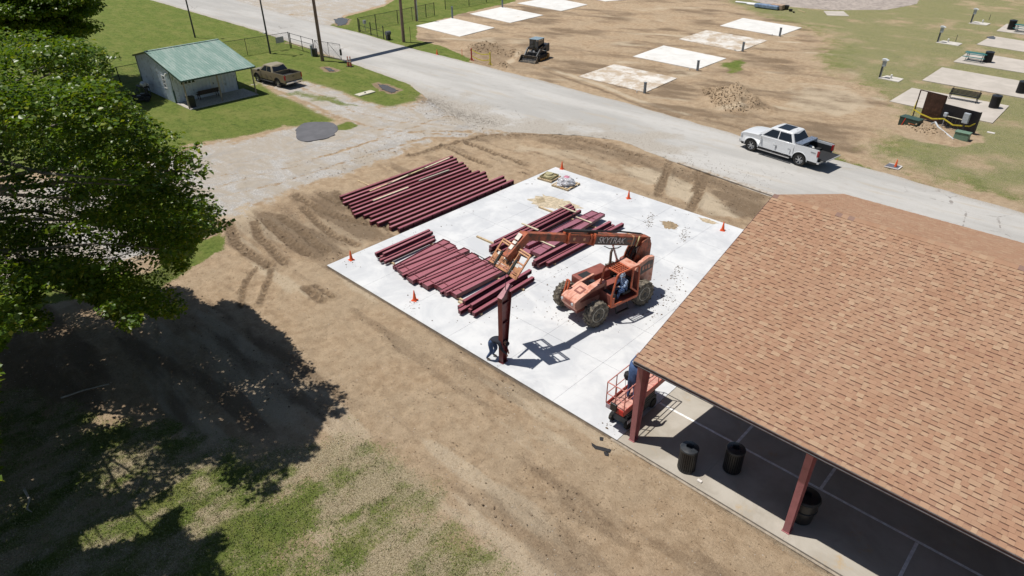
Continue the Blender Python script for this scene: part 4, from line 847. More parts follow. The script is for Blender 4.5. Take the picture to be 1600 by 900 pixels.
for (px, py, lab, hh) in ((305, 59, 'tall dark light pole behind the hut at the lawn edge', 9.2), (422.5, 84, 'tall dark light pole with a small floodlight beside the chain-link fence', 9.2), (651, 33, 'brown utility pole with a grey conduit at the far fence corner', 8.5)):
    t = thing('light_pole' if px < 500 else 'utility_pole', lab, 'pole', at(px, py, GZ)); MB().tube([(0, 0, 0), (0, 0, hh)], [.10, .07] if px < 500 else [.15, .11], 10).build('pole', DP if px < 500 else WP, t, True)
    if 400 < px < 500: MB().box((-.35, .0, 2.15), (.45, .3, .16)).build('floodlight', WHT, t); MB().bar((0, 0, 2.2), (-.2, 0, 2.18), .05, .05).build('bracket', DARKM, t)
    if px > 600: MB().tube([(.24, 0, 0), (.24, 0, 3.6)], .06).build('conduit', MAT['grey_box'], t)
    if px < 500:
        MB().bar((0, -.5, hh), (0, .5, hh), .08, .08).build('cross_arm', DP, t)
        for s in (-.45, .45): MB().box((.1, s, hh - .12), (.4, .3, .18)).build('lamp_head', DARKM, t)
# ------------------------------------------------------------------ steel laid out for the new pavilion
TIM = pm('sawn_timber', (.52, .40, .25), .8, var=.2, scale=4, spec=.2); TIMP = pm('pale_sawn_timber', (.62, .55, .40), .8, var=.15, scale=4, spec=.2)
def top_lit_steel(name, base, lit_top, rough=.38):
    "red primer with a lighter tone painted on upward faces as sunlit tops"
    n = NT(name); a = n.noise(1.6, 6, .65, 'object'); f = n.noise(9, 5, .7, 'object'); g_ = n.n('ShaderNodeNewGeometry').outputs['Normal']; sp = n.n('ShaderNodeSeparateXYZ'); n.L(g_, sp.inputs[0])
    c = n.mix(n.step(a, .35, .65), base, tuple(v * 1.25 for v in base)); d = n.mix(n.step(f, .35, .65), lit_top, tuple(v * .82 for v in lit_top))
    c = n.mix(n.math('MULTIPLY', n.step(sp.outputs[2], .3, .9), n.step(n.math('ADD', a, n.math('MULTIPLY', f, .3)), .3, .75, .72, 1.0)), c, d); c = n.mix(n.step(f, .68, .76, 0, .5), c, (.20, .12, .10)); n.out(c, n.step(f, .3, .7, rough, rough + .15), 0, .45); MAT[name] = n.m; return n.m  # upward faces mixed to pink as painted sunlight, dark base for shaded sides
STL = [top_lit_steel('girder_red_%d' % i, c, d) for i, (c, d) in enumerate([((.10, .018, .025), (.37, .125, .155)), ((.12, .022, .03), (.40, .145, .175)), ((.085, .015, .021), (.32, .10, .125)), ((.13, .026, .033), (.42, .165, .195))])]
def ibeam_mesh(L, d, fw, tf=.016, tw=.012, studs=0, mat=None):
    m = MB(); x, h = fw / 2, d / 2
    prof = [(-x, 0), (x, 0), (x, tf), (tw / 2, tf), (tw / 2, d - tf), (x, d - tf), (x, d), (-x, d), (-x, d - tf), (-tw / 2, d - tf), (-tw / 2, tf), (-x, tf)]
    m.prism(prof, -L / 2, L / 2, 'y')
    for k in range(studs):
        y = -L / 2 + (k + .5) * L / studs
        for sx in (-1, 1): m.b2((sx * x - .004 if sx < 0 else tw / 2, y - .01, tf), (-tw / 2 if sx < 0 else x + .004, y + .01, d - tf))
    for s in (-1, 1): m.b2((-x + .004, s * L / 2 - (.0 if s > 0 else .012), .004), (x - .004, s * L / 2 + (.012 if s > 0 else 0), d - .004))
    for yy in (-L / 2 + .09, L / 2 - .09):
        for sx in (-1, 1): m.lathe([(.011, d), (.011, d + .012), (0, d + .012)], 6, Matrix.Translation((sx * x * .6, yy, 0)))
    return m.mesh('steel_beam', mat or STL[0])
def put(name, me, loc, label, cat, group, rz=0, rx=0, ry=0):
    o = bpy.data.objects.new(name, me); COL.objects.link(o); o.location = loc; o.rotation_euler = (rx, ry, rz); return tag(o, label, cat, group)
# the long row on the bare soil beside the slab
N = 14; GRP = 'long red girders laid in a row beside the slab'
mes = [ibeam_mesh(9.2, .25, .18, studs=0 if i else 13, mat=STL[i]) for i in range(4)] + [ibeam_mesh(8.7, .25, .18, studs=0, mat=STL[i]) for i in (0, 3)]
y0s = [4.55, 4.35, 4.6, 4.15, 3.95, 4.35, 4.2, 3.85, 4.05, 4.3, 4.45, 4.35, 4.7, 4.8]
for k in range(N):
    me_ = mes[rnd.choice((1, 2, 3, 1, 4, 5))] if k else mes[0]; L = 9.2 if me_ in mes[:4] else 8.75
    x = -.24 - k * .462 + rnd.uniform(-.02, .02)
    lab = {0: 'long red girder nearest the slab edge, touching the concrete, in the outdoor row', N - 1: 'outermost long red girder of the outdoor row, on the gravel side'}.get(k, 'long red girder in the outdoor row, %s from the slab edge' % ORD[k])
    put('steel_girder', me_, (x, y0s[k] + L / 2 + rnd.uniform(-.05, .05), GZ + .05), lab, 'girder', GRP, R(rnd.uniform(-.2, .2)))
for y in (5.2, 12.4): tag(MB().b2((-6.6, y - .06, GZ + .0), (.0, y + .06, GZ + .048)).build('timber_sleeper', TIM), 'timber sleeper under the %s ends of the outdoor girder row' % ('near' if y < 8 else 'far'), 'timber', 'sleepers under the girder row')
zt = GZ + .05 + .275
def board(p, q, w, h, z, label, mat=TIM, grp=None):
    a, c = Vector((*p, z)), Vector((*q, z)); mid = (a + c) / 2; m = MB(); m.bar(a - mid, c - mid, w, h); o = m.build('timber_board', mat); o.location = mid; return tag(o, label, 'board', grp)
BG = 'timber boards lying on the outdoor girders'
def bw(px0, px1, z): return at(*px0, z)[:2], at(*px1, z)[:2]
for a, c, lab, mat in [((578, 299), (612, 285), 'short pale board lying on the outdoor girders, lowest of the broken line', TIM), ((606, 288), (642, 272), 'pale board lying on the outdoor girders, middle of the broken line', TIMP), ((638, 274), (664, 263), 'orange-brown board lying on the outdoor girders beside a pale one', TIM), ((662, 264), (702, 247), 'pale board lying on the far end of the outdoor girders', TIMP),
                       ((583, 314), (638, 293), 'longest pale board lying alone across the outdoor girders', TIMP), ((655, 283), (702, 266), 'grey weathered board lying on the middle of the outdoor girders', pm('grey_board', (.40, .36, .30), .85))]:
    p, q = bw(a, c, zt); board(p, q, .12, .045, zt + .022, lab, mat, BG)
p, q = bw((559, 282), (580, 291), GZ + .03); board(p, q, .09, .04, GZ + .04, 'thin pale stick in the churned soil behind the girder row', TIM)
# four-beam bundle at the left of the slab
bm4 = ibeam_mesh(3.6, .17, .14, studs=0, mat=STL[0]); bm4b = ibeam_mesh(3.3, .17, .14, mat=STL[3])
G1 = 'small beams bundled at the left of the slab'
for y in (2.05, 4.75): board((1.05, y), (2.5, y), .09, .09, .046, 'timber block under the %s end of the small four-beam bundle' % ('near' if y < 3 else 'far'), TIM)
for k, (x, y, z, lab) in enumerate([(1.38, 3.62, .092, 'small red beam, leftmost in the lower layer of the left bundle'), (1.66, 3.5, .092, 'small red beam, second in the lower layer of the left bundle'), (1.92, 3.42, .092, 'small red beam, third in the lower layer of the left bundle'), (2.2, 3.35, .092, 'small red beam, rightmost in the left bundle beside its shadow'), (1.46, 3.5, .275, 'small red beam, left of the two on top of the left bundle'), (1.76, 3.6, .275, 'small red beam, right of the two on top of the left bundle')]):
    put('steel_beam', bm4 if k % 2 == 0 else bm4b, (x, y, z), lab, 'beam', G1, R(rnd.uniform(-.8, .8)))
# tapered columns lying on their sides
def tapered_flat(L, w0, w1, fw=.2, mat=None, plate=True):
    "column lying on its side: web horizontal, flanges upright at both edges"
    m = MB(); tf = .016; z = fw / 2; m.b2((0, -L / 2, 0), (tf, L / 2, fw)); m.bar((w0 - tf / 2, -L / 2, z), (w1 - tf / 2, L / 2, z), tf, fw)
    m.prism([(tf, -L / 2), (w0 - tf, -L / 2), (w1 - tf, L / 2), (tf, L / 2)], z + .028, z + .042, 'z')
    m.b2((-.015, -L / 2 - .016, -.01), (w0 + .015, -L / 2, fw + .01)); m.b2((-.015, L / 2, -.01), (w1 + .015, L / 2 + .016, fw + .01))
    for s in (-.38, .36): yy = s * L; wq = w0 + (w1 - w0) * (yy / L + .5); m.b2((tf, yy - .007, z + .042), (wq - tf, yy + .007, fw - .005))
    return m.mesh('tapered_column', mat or STL[1])
TG = 'tapered red columns laid side by side on the slab'
tm = {}
y = 0
for yy in (2.1, 4.6): board((2.75, yy), (7.9, yy), .09, .09, .046, 'long timber bearer under the %s ends of the laid out tapered columns' % ('near' if yy < 3 else 'far'), TIM)
x = 2.92
specs = [(.16, .50, 3.6, 3.45, 0), (.20, .52, 3.5, 3.45, 0), (.50, .20, 3.5, 3.35, 1), (.16, .44, 3.7, 3.5, 0), (.52, .18, 3.4, 3.15, 1), (.18, .52, 3.6, 3.45, 0), (.48, .2, 3.5, 3.35, 1), (.16, .44, 3.7, 3.75, 0), (.46, .20, 3.4, 3.6, 1), (.18, .40, 3.6, 3.6, 0), (.44, .24, 3.5, 3.75, 1)]
xn = 2.92; xf = 2.62; K = len(specs)
for k, (w0, w1, L, yc, rev) in enumerate(specs):
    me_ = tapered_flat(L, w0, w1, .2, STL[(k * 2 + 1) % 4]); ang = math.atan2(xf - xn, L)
    lab = {0: 'tapered red column lying leftmost in the big laid out set on the slab', K - 1: 'tapered red column lying rightmost in the big laid out set, under the fork tips'}.get(k, 'tapered red column lying on the slab, %s from the left in the big laid out set' % ORD[k])
    # near end at xn, far end at xf; hinge about the left flange
    o = put('tapered_column', me_, ((xn + xf) / 2, yc, .095 + (k % 3) * .004), lab, 'column', TG, -ang if False else math.atan2(-(xf - xn), L))
    xn += w0 + .035; xf += w1 + .035
    if k % 3 == 2:
        put('steel_beam', bm4, ((xn + xf) / 2 + .05, yc - .1, .095), 'narrow red beam lying between tapered columns, after the %s column from the left' % ORD[k], 'beam', 'narrow beams between the laid out columns', math.atan2(-(xf - xn), L)); xn += .18; xf += .18
# bundle at the near right of the set
G3 = 'red beams bundled under the telehandler forks'
for yy in (1.9, 4.7): board((7.45, yy), (9.0, yy), .09, .09, .046, 'timber block under the %s end of the bundle by the standing column' % ('near' if yy < 3 else 'far'), TIM)
bm5 = ibeam_mesh(4.1, .2, .17, mat=STL[0]); bm5b = ibeam_mesh(3.9, .2, .17, mat=STL[2])
for k, (x, y, z, lab) in enumerate([(7.95, 3.35, .092, 'red beam, leftmost at the bottom of the bundle under the forks'), (8.22, 3.25, .092, 'red beam, second at the bottom of the bundle under the forks'), (8.52, 3.5, .092, 'red beam, third at the bottom of the bundle under the forks'), (8.82, 3.55, .092, 'dark red beam on the shadow side of the bundle under the forks'), (8.05, 3.6, .31, 'red beam, left one on top of the bundle under the forks'), (8.52, 3.7, .31, 'red beam, right one on top of the bundle under the forks')]):
    put('steel_beam', bm5 if k % 2 else bm5b, (x, y, z), lab, 'beam', G3, R(2.0 + rnd.uniform(-.6, .6)))
# dark purlin bundle behind the boom
G4 = 'dark red purlins bundled behind the boom'
DKR = top_lit_steel('dark_red_purlin', (.11, .022, .03), (.28, .09, .115)); pu = ibeam_mesh(6.3, .2, .14, mat=DKR); pu2 = ibeam_mesh(6.7, .2, .14, mat=STL[2])
for yy in (7.0, 9.6, 12.1): board((3.4 if yy != 9.6 else 4.9, yy), (6.15, yy + .05), .1, .09, .046, 'timber bearer sticking out under the %s of the dark purlin bundle' % {7.0: 'near end', 9.6: 'middle', 12.1: 'far end'}[yy], TIM)
for k, (x, z, lab) in enumerate([(5.02, .092, 'dark red purlin, leftmost at the bottom of the bundle behind the boom'), (5.27, .092, 'dark red purlin, second at the bottom of the bundle behind the boom'), (5.52, .092, 'dark red purlin, third at the bottom of the bundle behind the boom'), (5.78, .092, 'dark red purlin, rightmost at the bottom of the bundle behind the boom'), (5.12, .305, 'dark red purlin, left one on top of the bundle behind the boom'), (5.38, .305, 'dark red purlin, middle one on top of the bundle behind the boom'), (5.64, .305, 'dark red purlin, right one on top of the bundle behind the boom')]):
    put('steel_purlin', pu if k % 2 == 0 else pu2, (x, 9.65 + rnd.uniform(-.18, .18), z), lab, 'purlin', G4, R(rnd.uniform(-.3, .3)))
board((4.85, 12.2), (6.1, 12.2), .09, .05, .535, 'pale timber strip tied across the far top of the dark purlin bundle', TIMP); board((4.8, 9.1), (6.0, 9.1), .1, .05, .535, 'pale timber strip tied across the top of the dark purlin bundle next to the boom', TIMP)
# wide tapered rafters and the last bundle
G5 = 'tapered rafter pieces stacked under the boom'
wm = tapered_flat(6.0, .62, .34, .16, top_lit_steel('purple_red_steel', (.16, .035, .05), (.36, .145, .19))); wm2 = tapered_flat(5.6, .30, .50, .16, MAT['purple_red_steel'])
for yy in (7.6, 12.2): board((6.3, yy), (8.5, yy), .09, .09, .046, 'timber bearer under the %s end of the tapered rafters and last bundle' % ('near' if yy < 9 else 'far'), TIM)
put('tapered_rafter', wm, (6.42, 10.1, .095), 'wide purple-red tapered rafter lying left in the stack under the boom', 'rafter', G5); put('tapered_rafter', wm, (7.02, 10.3, .26), 'wide purple-red tapered rafter lying right and uppermost in the stack under the boom', 'rafter', G5, R(1.2)); put('tapered_rafter', wm2, (6.4, 10.4, .262), 'shorter purple-red tapered rafter on the left of the stack under the boom', 'rafter', G5, R(-1))
board((6.35, 11.9), (7.45, 11.9), .09, .03, .445, 'pale timber strip across the far end of the tapered rafters', TIMP); board((6.35, 8.4), (7.75, 8.4), .09, .03, .445, 'pale timber strip across the near end of the tapered rafters', TIMP)
G6 = 'red beams in the bundle nearest the telehandler'
b6 = ibeam_mesh(6.1, .2, .17, mat=STL[1]); b6b = ibeam_mesh(6.2, .2, .17, mat=STL[0])
for k, (x, y, z, lab) in enumerate([(7.95, 9.7, .092, 'red beam at the bottom left of the bundle nearest the telehandler'), (8.2, 9.75, .092, 'red beam at the bottom middle of the bundle nearest the telehandler'), (8.46, 10.2, .092, 'red beam at the bottom right of the bundle nearest the telehandler, sticking out farthest'), (8.08, 9.6, .305, 'red beam on top of the bundle nearest the telehandler')]):
    put('steel_beam', b6 if k % 2 else b6b, (x, y, z), lab, 'beam', G6, R(-1.5 + rnd.uniform(-.4, .4)))
# the column standing on the slab
t = thing('standing_column', 'tall dark red tapered steel column standing upright alone at the slab edge', 'column', (12.02, .02, 0), R(4))
REDD = pm('deep_red_steel', (.15, .030, .034), .38, var=.2, scale=1.5, spec=.5, dirt=(.26, .11, .08), dirtamt=.2)
column_parts(t, (REDD, REDD), h=3.14, b0=.24, t0=.60, fw=.22)
m = MB(); m.bar((0, -.03, 3.13), (0, .64, 3.44), .24, .02, up=(0, 0, 1)); m.build('cap_plate', STL[3], t); m = MB(); m.prism([(.018, 3.14), (.59, 3.14), (.59, 3.40)], -.007, .007, 'x'); m.build('gusset', REDD, t)
for z in (.9, 1.9, 2.8): MB().b2((-.085, .03, z), (.085, .22 + z * .09, z + .01)).build('stiffener', REDD, t)
tag(MB().tube([(11.85, .5, 4.0), (11.95, .42, 3.85), (12.0, .36, 3.34)], .012, 6).build('lifting_chain', DARKM), 'short dark lifting chain from the fork carriage down to the standing column', 'chain')
# ------------------------------------------------------------------ pickups
TYR = pm('tyre_rubber', (.022, .022, .022), .85, var=.25, scale=8, dirt=(.12, .10, .08), dirtamt=.25)
ALU = pm('alloy_wheel', (.55, .56, .58), .3, .75, var=.1); CHR = pm('chrome', (.7, .7, .72), .15, .95, var=.05); GLA = pm('tinted_glass', (.012, .015, .02), .05, var=.1, spec=.8)
PLA = pm('black_plastic', (.025, .026, .028), .6, var=.1); RLT = pm('red_lamp', (.35, .01, .015), .2, spec=.7, var=.1); HLT = pm('clear_lamp', (.6, .62, .65), .1, spec=.8, var=.1)
def arc(cx, cz, r, a0, a1, n): return [(cx + r * math.cos(R(a0 + (a1 - a0) * i / n)), cz + r * math.sin(R(a0 + (a1 - a0) * i / n))) for i in range(n + 1)]
def wheel(parent, x, y, r, w, side, spokes=6, rim=ALU):
    t = bpy.data.objects.new('wheel', None); COL.objects.link(t); t.parent = parent; t.location = (x, y, r); t.empty_display_size = .1
    MY = Matrix.Rotation(R(-90 * side), 4, 'X'); k = r / .41
    MB().lathe([(.27 * k, -w / 2), (r * .93, -w / 2), (r, -w * .32), (r, w * .32), (r * .93, w / 2), (.27 * k, w / 2), (.26 * k, w * .3), (.26 * k, -w * .3), (.27 * k, -w / 2)], 28, MY).build('tyre', TYR, t, True)
    m = MB(); m.lathe([(.272 * k, -w * .4), (.272 * k, w * .38), (.25 * k, w * .40), (.235 * k, w * .2), (.235 * k, -w * .3), (0, -w * .3)], 24, MY)
    for i in range(spokes):
        a = i * 2 * math.pi / spokes; p = MY @ Vector((.24 * k * math.cos(a), .24 * k * math.sin(a), w * .33)); q = MY @ Vector((.04 * k * math.cos(a), .04 * k * math.sin(a), w * .36)); m.bar(p, q, .05 * k, .03, up=MY.to_3x3() @ Vector((0, 0, 1)), w2=.045 * k)
    m.lathe([(.065 * k, w * .25), (.06 * k, w * .42), (0, w * .43)], 12, MY); m.build('rim', rim, t, True); return t
def pickup(name, label, loc, rz, paint, crew=True, gate_open=False, L=5.89, W=2.0, wb=3.69, H=1.95, wr=.41, sunroof=True, toolbox=True, cap=None, bed_l=1.72):
    t = thing(name, label, 'pickup truck', loc, rz); hw = W / 2; fx = L * .162; rx = -wb - (L - wb - fx); z0 = .52; s = H / 1.95
    zb = 1.20 * s; zh = 1.235 * s; zbed = 1.39 * s; bx0 = rx + .02; bx1 = bx0 + bed_l; cab0 = bx1 + .03
    fr = wr + .10
    def fn(x, y, z):
        k = 1.0
        if x > fx - .75: k *= 1 - .085 * ((x - fx + .75) / .75) ** 2
        if z > .95 * s: k *= 1 - .045 * (z - .95 * s) / (.3 * s)
        if z < .62: k *= .985
        return (x, y * k, z)
    # nose and cab shell up to the belt line
    prof = [(cab0, z0)] + [(-wb * .0 - fr - .12, z0)] + [(x, z) for x, z in arc(0, wr, fr, 170, 10, 10)] + [(fx - .02, .50), (fx + .02, .72), (fx, 1.06 * s), (fx - .07, 1.165 * s), (fx - .45, zh), (-.05, 1.275 * s), (-.55, 1.30 * s), (cab0, 1.33 * s)]
    b = MB(); n = len(prof); ys = [-hw, -hw * .6, 0, hw * .6, hw]; vs = []; fs = []
    for y in ys:
        crown = (1 - (abs(y) / hw) ** 2) * .05
        for x, z in prof: vs.append(fn(x, y, z + (crown if z > 1.15 * s else 0)))
    for i in range(4):
        for j in range(n): fs.append((i * n + j, i * n + (j + 1) % n, (i + 1) * n + (j + 1) % n, (i + 1) * n + j))
    fs += [tuple(reversed(range(n))), tuple(range(4 * n, 5 * n))]; b.add(vs, fs); body = b.build('body', paint, t, True, bevel=.03, seg=2)
    bm = bmesh.new(); bm.from_mesh(body.data)
    for co, no in (((0, 0, .62), (0, 0, 1)), ((0, 0, .95 * s), (0, 0, 1)), ((fx - .75, 0, 0), (1, 0, 0)), ((fx - .4, 0, 0), (1, 0, 0)), ((-.62, 0, 0), (1, 0, 0)), ((cab0 + 1.0, 0, 0), (1, 0, 0))):
        bmesh.ops.bisect_plane(bm, geom=bm.verts[:] + bm.edges[:] + bm.faces[:], plane_co=co, plane_no=no)
    for v in bm.verts:
        if v.co.x > fx - .75 and abs(v.co.x - fx + .4) < .01: v.co.y *= 1
    bm.to_mesh(body.data); bm.free(); body.data.set_sharp_from_angle(angle=math.radians(25))
    # cab greenhouse
    wx0, wx1 = -.42, -1.16 * (wb / 3.69) ** .5; rxx = cab0 + .12; rr_ = cab0 + .38; zc = 1.318 * s; hb = hw * .93; ht = hw * .74
    b = MB(); st = [(wx0, zc, hb), (wx1, H - .035, ht), (wx1 - .25, H, ht * .98), (rr_ + .1, H - .01, ht * .98), (rr_, H - .05, ht), (rxx - .09, zc, hb)]
    pts = [(x, z) for x, z, _ in st]; ww = {(x, z): w for x, z, w in st}; b.add([(x, -w, z) for x, z, w in st] + [(x, 0, z + (.03 if z > 1.5 else 0)) for x, z, w in st] + [(x, w, z) for x, z, w in st],
          [(i + a * 6, (i + 1) % 6 + a * 6, (i + 1) % 6 + (a + 1) * 6, i + (a + 1) * 6) for a in (0, 1) for i in range(6)] + [tuple(reversed(range(6))), tuple(range(12, 18))]); b.build('cab', cap or paint, t, True, bevel=.04, seg=2)
    def plane(name, quad, off, mat, par=t, th=.012):
        q = [Vector(p) for p in quad]; nn = (q[1] - q[0]).cross(q[3] - q[0]).normalized() * off; bb = MB(); bb.add([p + nn for p in q] + [p - nn * th / abs(off) for p in q], [(0, 1, 2, 3), (7, 6, 5, 4), (0, 4, 5, 1), (1, 5, 6, 2), (2, 6, 7, 3), (3, 7, 4, 0)]); return bb.build(name, mat, par)
    def lp(x, z): # half width on the glass side
        return hb + (ht - hb) * (z - zc) / (H - .035 - zc)
    plane('windshield', [(wx0 - .02, -hb * .93, zc + .03), (wx0 - .02, hb * .93, zc + .03), (wx1 + .04, ht * .93, H - .075), (wx1 + .04, -ht * .93, H - .075)], .006, GLA)
    plane('rear_window', [(rxx - .06, hb * .86, zc + .09), (rxx - .06, -hb * .86, zc + .09), (rr_ + .0, -ht * .88, H - .10), (rr_ + .0, ht * .88, H - .10)], .03, GLA)
    zl, zu = zc + .05, H - .11
    doors = [(-.75, (-.75 + rxx) / 2 + .05), ((-.75 + rxx) / 2 - .02, rxx + .1)] if crew else [(-.75, -1.62), (-1.69, rxx + .14)]
    for sd in (-1, 1):
        for di, (a, c) in enumerate(doors):
            at_ = a - .58 * (wx0 - wx1 + .0) / .67 * (.67 / max(.3, wx0 - wx1)) if di == 0 else a; at_ = max(min(at_, a), a - .55) if di == 0 else a; ct = c + .26 if di == 1 and crew else (c + .2 if di == 1 else c)
            q = [(a, sd * lp(a, zl), zl), (c, sd * lp(c, zl), zl), (ct, sd * lp(c, zu), zu), (at_, sd * lp(a, zu), zu)]
            if sd > 0: q = [q[1], q[0], q[3], q[2]]
            plane('side_window', q, .007 if True else 0, GLA)
            # door: recess lines and handle
            d = MB(); zz = (.60, 1.19 * s); y = sd * (hw * .985 + .004)
            for x_ in ((a + .1 if di == 0 else a), c):
                d.b2((x_ - .005, sd * (hw * .97), .60), (x_ + .005, sd * (hw * 1.002), .95 * s))
            d.build('door_seam', pm('panel_gap_grey', (.22, .22, .22), .6), t); MB().box((c + .17, sd * (hw * .988), 1.04 * s), (.17, .016, .03)).build('door_handle', paint, t)
        MB().box((-.62, sd * (hw + .10), 1.36 * s), (.12, .24, .17)).build('mirror', PLA if not crew else paint, t, bevel=.03)
        for cx in (0, -wb): # arch lip and dark well
            pts = arc(cx, wr, fr + .015, 178, 2, 12); m = MB(); m.tube([(x, sd * (hw - .002), z) for x, z in pts], .028, 6); m.build('wheel_arch', PLA if not crew else paint, t)
        MB().bar((-.62, sd * (hw + .06), .40), (-wb + .65, sd * (hw + .06), .40), .16, .05).build('running_board', PLA if not crew else CHR, t)
        MB().box((fx - .08, sd * (hw * .76), 1.0 * s), (.16, .38, .2)).build('headlight', HLT, t, bevel=.03)
        MB().box((rx + .05, sd * (hw - .07), 1.12 * s), (.12, .17, .40)).build('taillight', RLT, t, bevel=.02)
    if crew: MB().box((fx - .88, hw * .0, 1.17 * s), (.3, .001, .001))
    # bed: two sides with arches, floor, bulkhead
    for sd in (-1, 1):
        pr = [(bx0, .55), (-wb - fr - .02, .55)] + arc(-wb, wr, fr, 175, 5, 10) + [(bx1, .52), (bx1, zbed), (bx0, zbed)]
        b = MB(); b.prism(pr, sd * (hw - .10), sd * hw, 'y', lambda x, y, z: (x, y * (1 - .02 * max(0, z - 1.0) / .3), z)); b.build('bed_side', paint, t, True, bevel=.018)
        MB().b2((bx0 + .02, sd * (hw - .12), .80), (bx1, sd * (hw - .102), zbed - .03)).build('bed_liner', PLA, t); MB().b2((bx0, sd * (hw - .11), zbed + .001), (bx1, sd * (hw - .035), zbed + .02)).build('bed_rail', PLA, t)
    MB().b2((bx0, -hw + .11, .72), (bx1, hw - .11, .80)).build('bed_floor', PLA, t); MB().b2((bx1 - .05, -hw + .1, .72), (bx1, hw - .1, zbed)).build('bulkhead', paint, t)
    MB().b2((bx1 - .0, -hw + .03, .60), (cab0 + .0, hw - .03, 1.1)).build('cab_gap', PLA, t)
    if gate_open:
        g_ = MB().b2((rx - .56, -hw + .09, .76), (rx + .0, hw - .09, .82)).build('tailgate', PLA, t, bevel=.01); MB().b2((rx - .57, -hw + .08, .74), (rx - .555, hw - .08, .835)).build('tailgate_edge', paint, g_)
    else:
        g_ = MB().b2((rx - .01, -hw + .10, .66), (rx + .05, hw - .10, zbed)).build('tailgate', paint, t, bevel=.015); MB().box((rx - .015, 0, 1.16 * s), (.02, .22, .07)).build('handle', PLA, g_); MB().box((rx - .02, 0, .9), (.01, .9, .16)).build('tailgate_panel', paint, g_, bevel=.004)
    bp = MB().b2((rx - .12, -hw + .04, .46), (rx + .04, hw - .04, .64)).build('rear_bumper', CHR, t, bevel=.03); MB().b2((rx - .128, -.16, .49), (rx - .12, .16, .60)).build('number_plate', pm('plate_white', (.6, .6, .6), .5), bp)
    MB().b2((fx - .04, -hw * .86, .38), (fx + .12, hw * .86, .60)).build('front_bumper', CHR if crew else paint, t, bevel=.04); MB().b2((fx - .02, -hw * .55, .64), (fx + .035, hw * .55, 1.08 * s)).build('grille', PLA, t, bevel=.02)
    MB().b2((rx + .1, -hw + .14, .34), (fx - .1, hw - .14, .56)).build('chassis', PLA, t)
    m = MB()
    for x, wdt in ((0, .3), (-wb, .3)):
        m.b2((x - fr + .03, -hw + .06, .4), (x + fr - .03, hw - .06, .93))
    m.build('wheel_well', PLA, t)
    for x in (0, -wb):
        for sd in (-1, 1): wheel(t, x, sd * (hw - .13), wr, .27, sd, 6)
    if sunroof: MB().b2((wx1 - .35, -ht * .74, H + .018), (rr_ + .42, ht * .74, H + .030)).build('sunroof', GLA, t, bevel=.004); MB().b2((rr_ + .12, -.09, H + .01), (rr_ + .2, .09, H + .05)).build('antenna', paint, t)
    if toolbox: tb = MB().b2((bx1 - .52, -hw + .02, zbed + .022), (bx1 - .04, hw - .02, zbed + .10)).build('toolbox', pm('folded_blue_cover', (.28, .33, .42), .25, .5), t, bevel=.01)
    return t
WPA = pm('white_paint', (.74, .76, .78), .25, var=.02, scale=1, coat=.6); TAN = pm('tan_paint', (.24, .195, .125), .32, var=.04, scale=1, coat=.5); TANR = pm('tan_paint_dusty', (.33, .285, .20), .4, var=.05, scale=1, coat=.3)
A, B = Vector(at(1171.3, 236, RZ)), Vector(at(1247.5, 259.6, RZ)); d = (A - B); d.z = 0; ang = math.atan2(d.y, d.x); dn = d.normalized(); perp = Vector((-dn.y, dn.x, 0))
wt = pickup('white_pickup', 'white crew-cab pickup with its tailgate down parked on the road', A - perp * .98, ang, WPA, gate_open=True, wb=3.69, wr=.43, H=1.98)
m = MB(); m.box((-4.1, .15, .92), (.55, .7, .2)); m.build('cargo', DARKM, wt, bevel=.05); MB().lathe([(.1, -.2), (.16, -.1), (.16, .12), (.1, .2), (0, .2)], 12, Matrix.Translation((-3.75, -.25, .98)) @ Matrix.Rotation(R(75), 4, 'Y')).build('roll', WHT, wt, True)
nm = NT('decal_grey'); nm.out((.30, .30, .31), .5); MB().b2((-4.72, .992, 1.15), (-4.38, .999, 1.20)).build('side_decal', nm.m, wt)
A, B = Vector(at(404, 128, GZ)), Vector(at(438.7, 137.5, GZ)); d = (A - B); d.z = 0; ang = math.atan2(d.y, d.x); dn = d.normalized(); perp = Vector((-dn.y, dn.x, 0))
pickup('tan_pickup', 'tan extended-cab pickup parked on the gravel track beside the hut', A - perp * .90, ang, TAN, crew=False, L=5.35, W=1.89, wb=3.24, H=1.79, wr=.39, sunroof=False, toolbox=False, cap=TANR, bed_l=1.78)
# ------------------------------------------------------------------ tracked skid steer
t = thing('skid_steer', 'dark tracked skid-steer loader with a bucket standing on the bare field', 'loader', at(838, 92, GZ), R(-80))
BODY = pm('dark_grey_loader_paint', (.04, .043, .05), .45, var=.15); YEL = pm('dull_yellow_loader', (.30, .16, .035), .5, var=.2)
for s in (-1, 1):
    tr = MB(); tr.prism([(-1.15, .28), (-1.0, .06), (-.8, 0), (.75, 0), (.95, .08), (1.05, .3), (.9, .5), (.4, .62), (-.8, .62), (-1.08, .48)], s * .62, s * .98, 'y'); tk = tr.build('track', TYR, t, bevel=.03)
    m = MB()
    for i in range(5): m.lathe([(.13, -.03), (.13, .03), (.05, .05), (0, .05)], 12, Matrix.Translation((-.75 + i * .36, s * .985, .17)) @ Matrix.Rotation(R(-90 * s), 4, 'X'))
    m.lathe([(.2, -.03), (.2, .03), (0, .05)], 12, Matrix.Translation((-.82, s * .985, .4)) @ Matrix.Rotation(R(-90 * s), 4, 'X')); m.build('roller', YEL, tk, True)
    m = MB(); m.bar((-1.25, s * .78, 1.42), (.55, s * .78, 1.05), .12, .2); m.bar((.5, s * .78, 1.1), (1.35, s * .72, .32), .12, .2); m.build('lift_arm', BODY, t); MB().tube([(-.7, s * .76, .75), (.2, s * .76, 1.05)], .045, 8).build('cylinder', CHR, t)
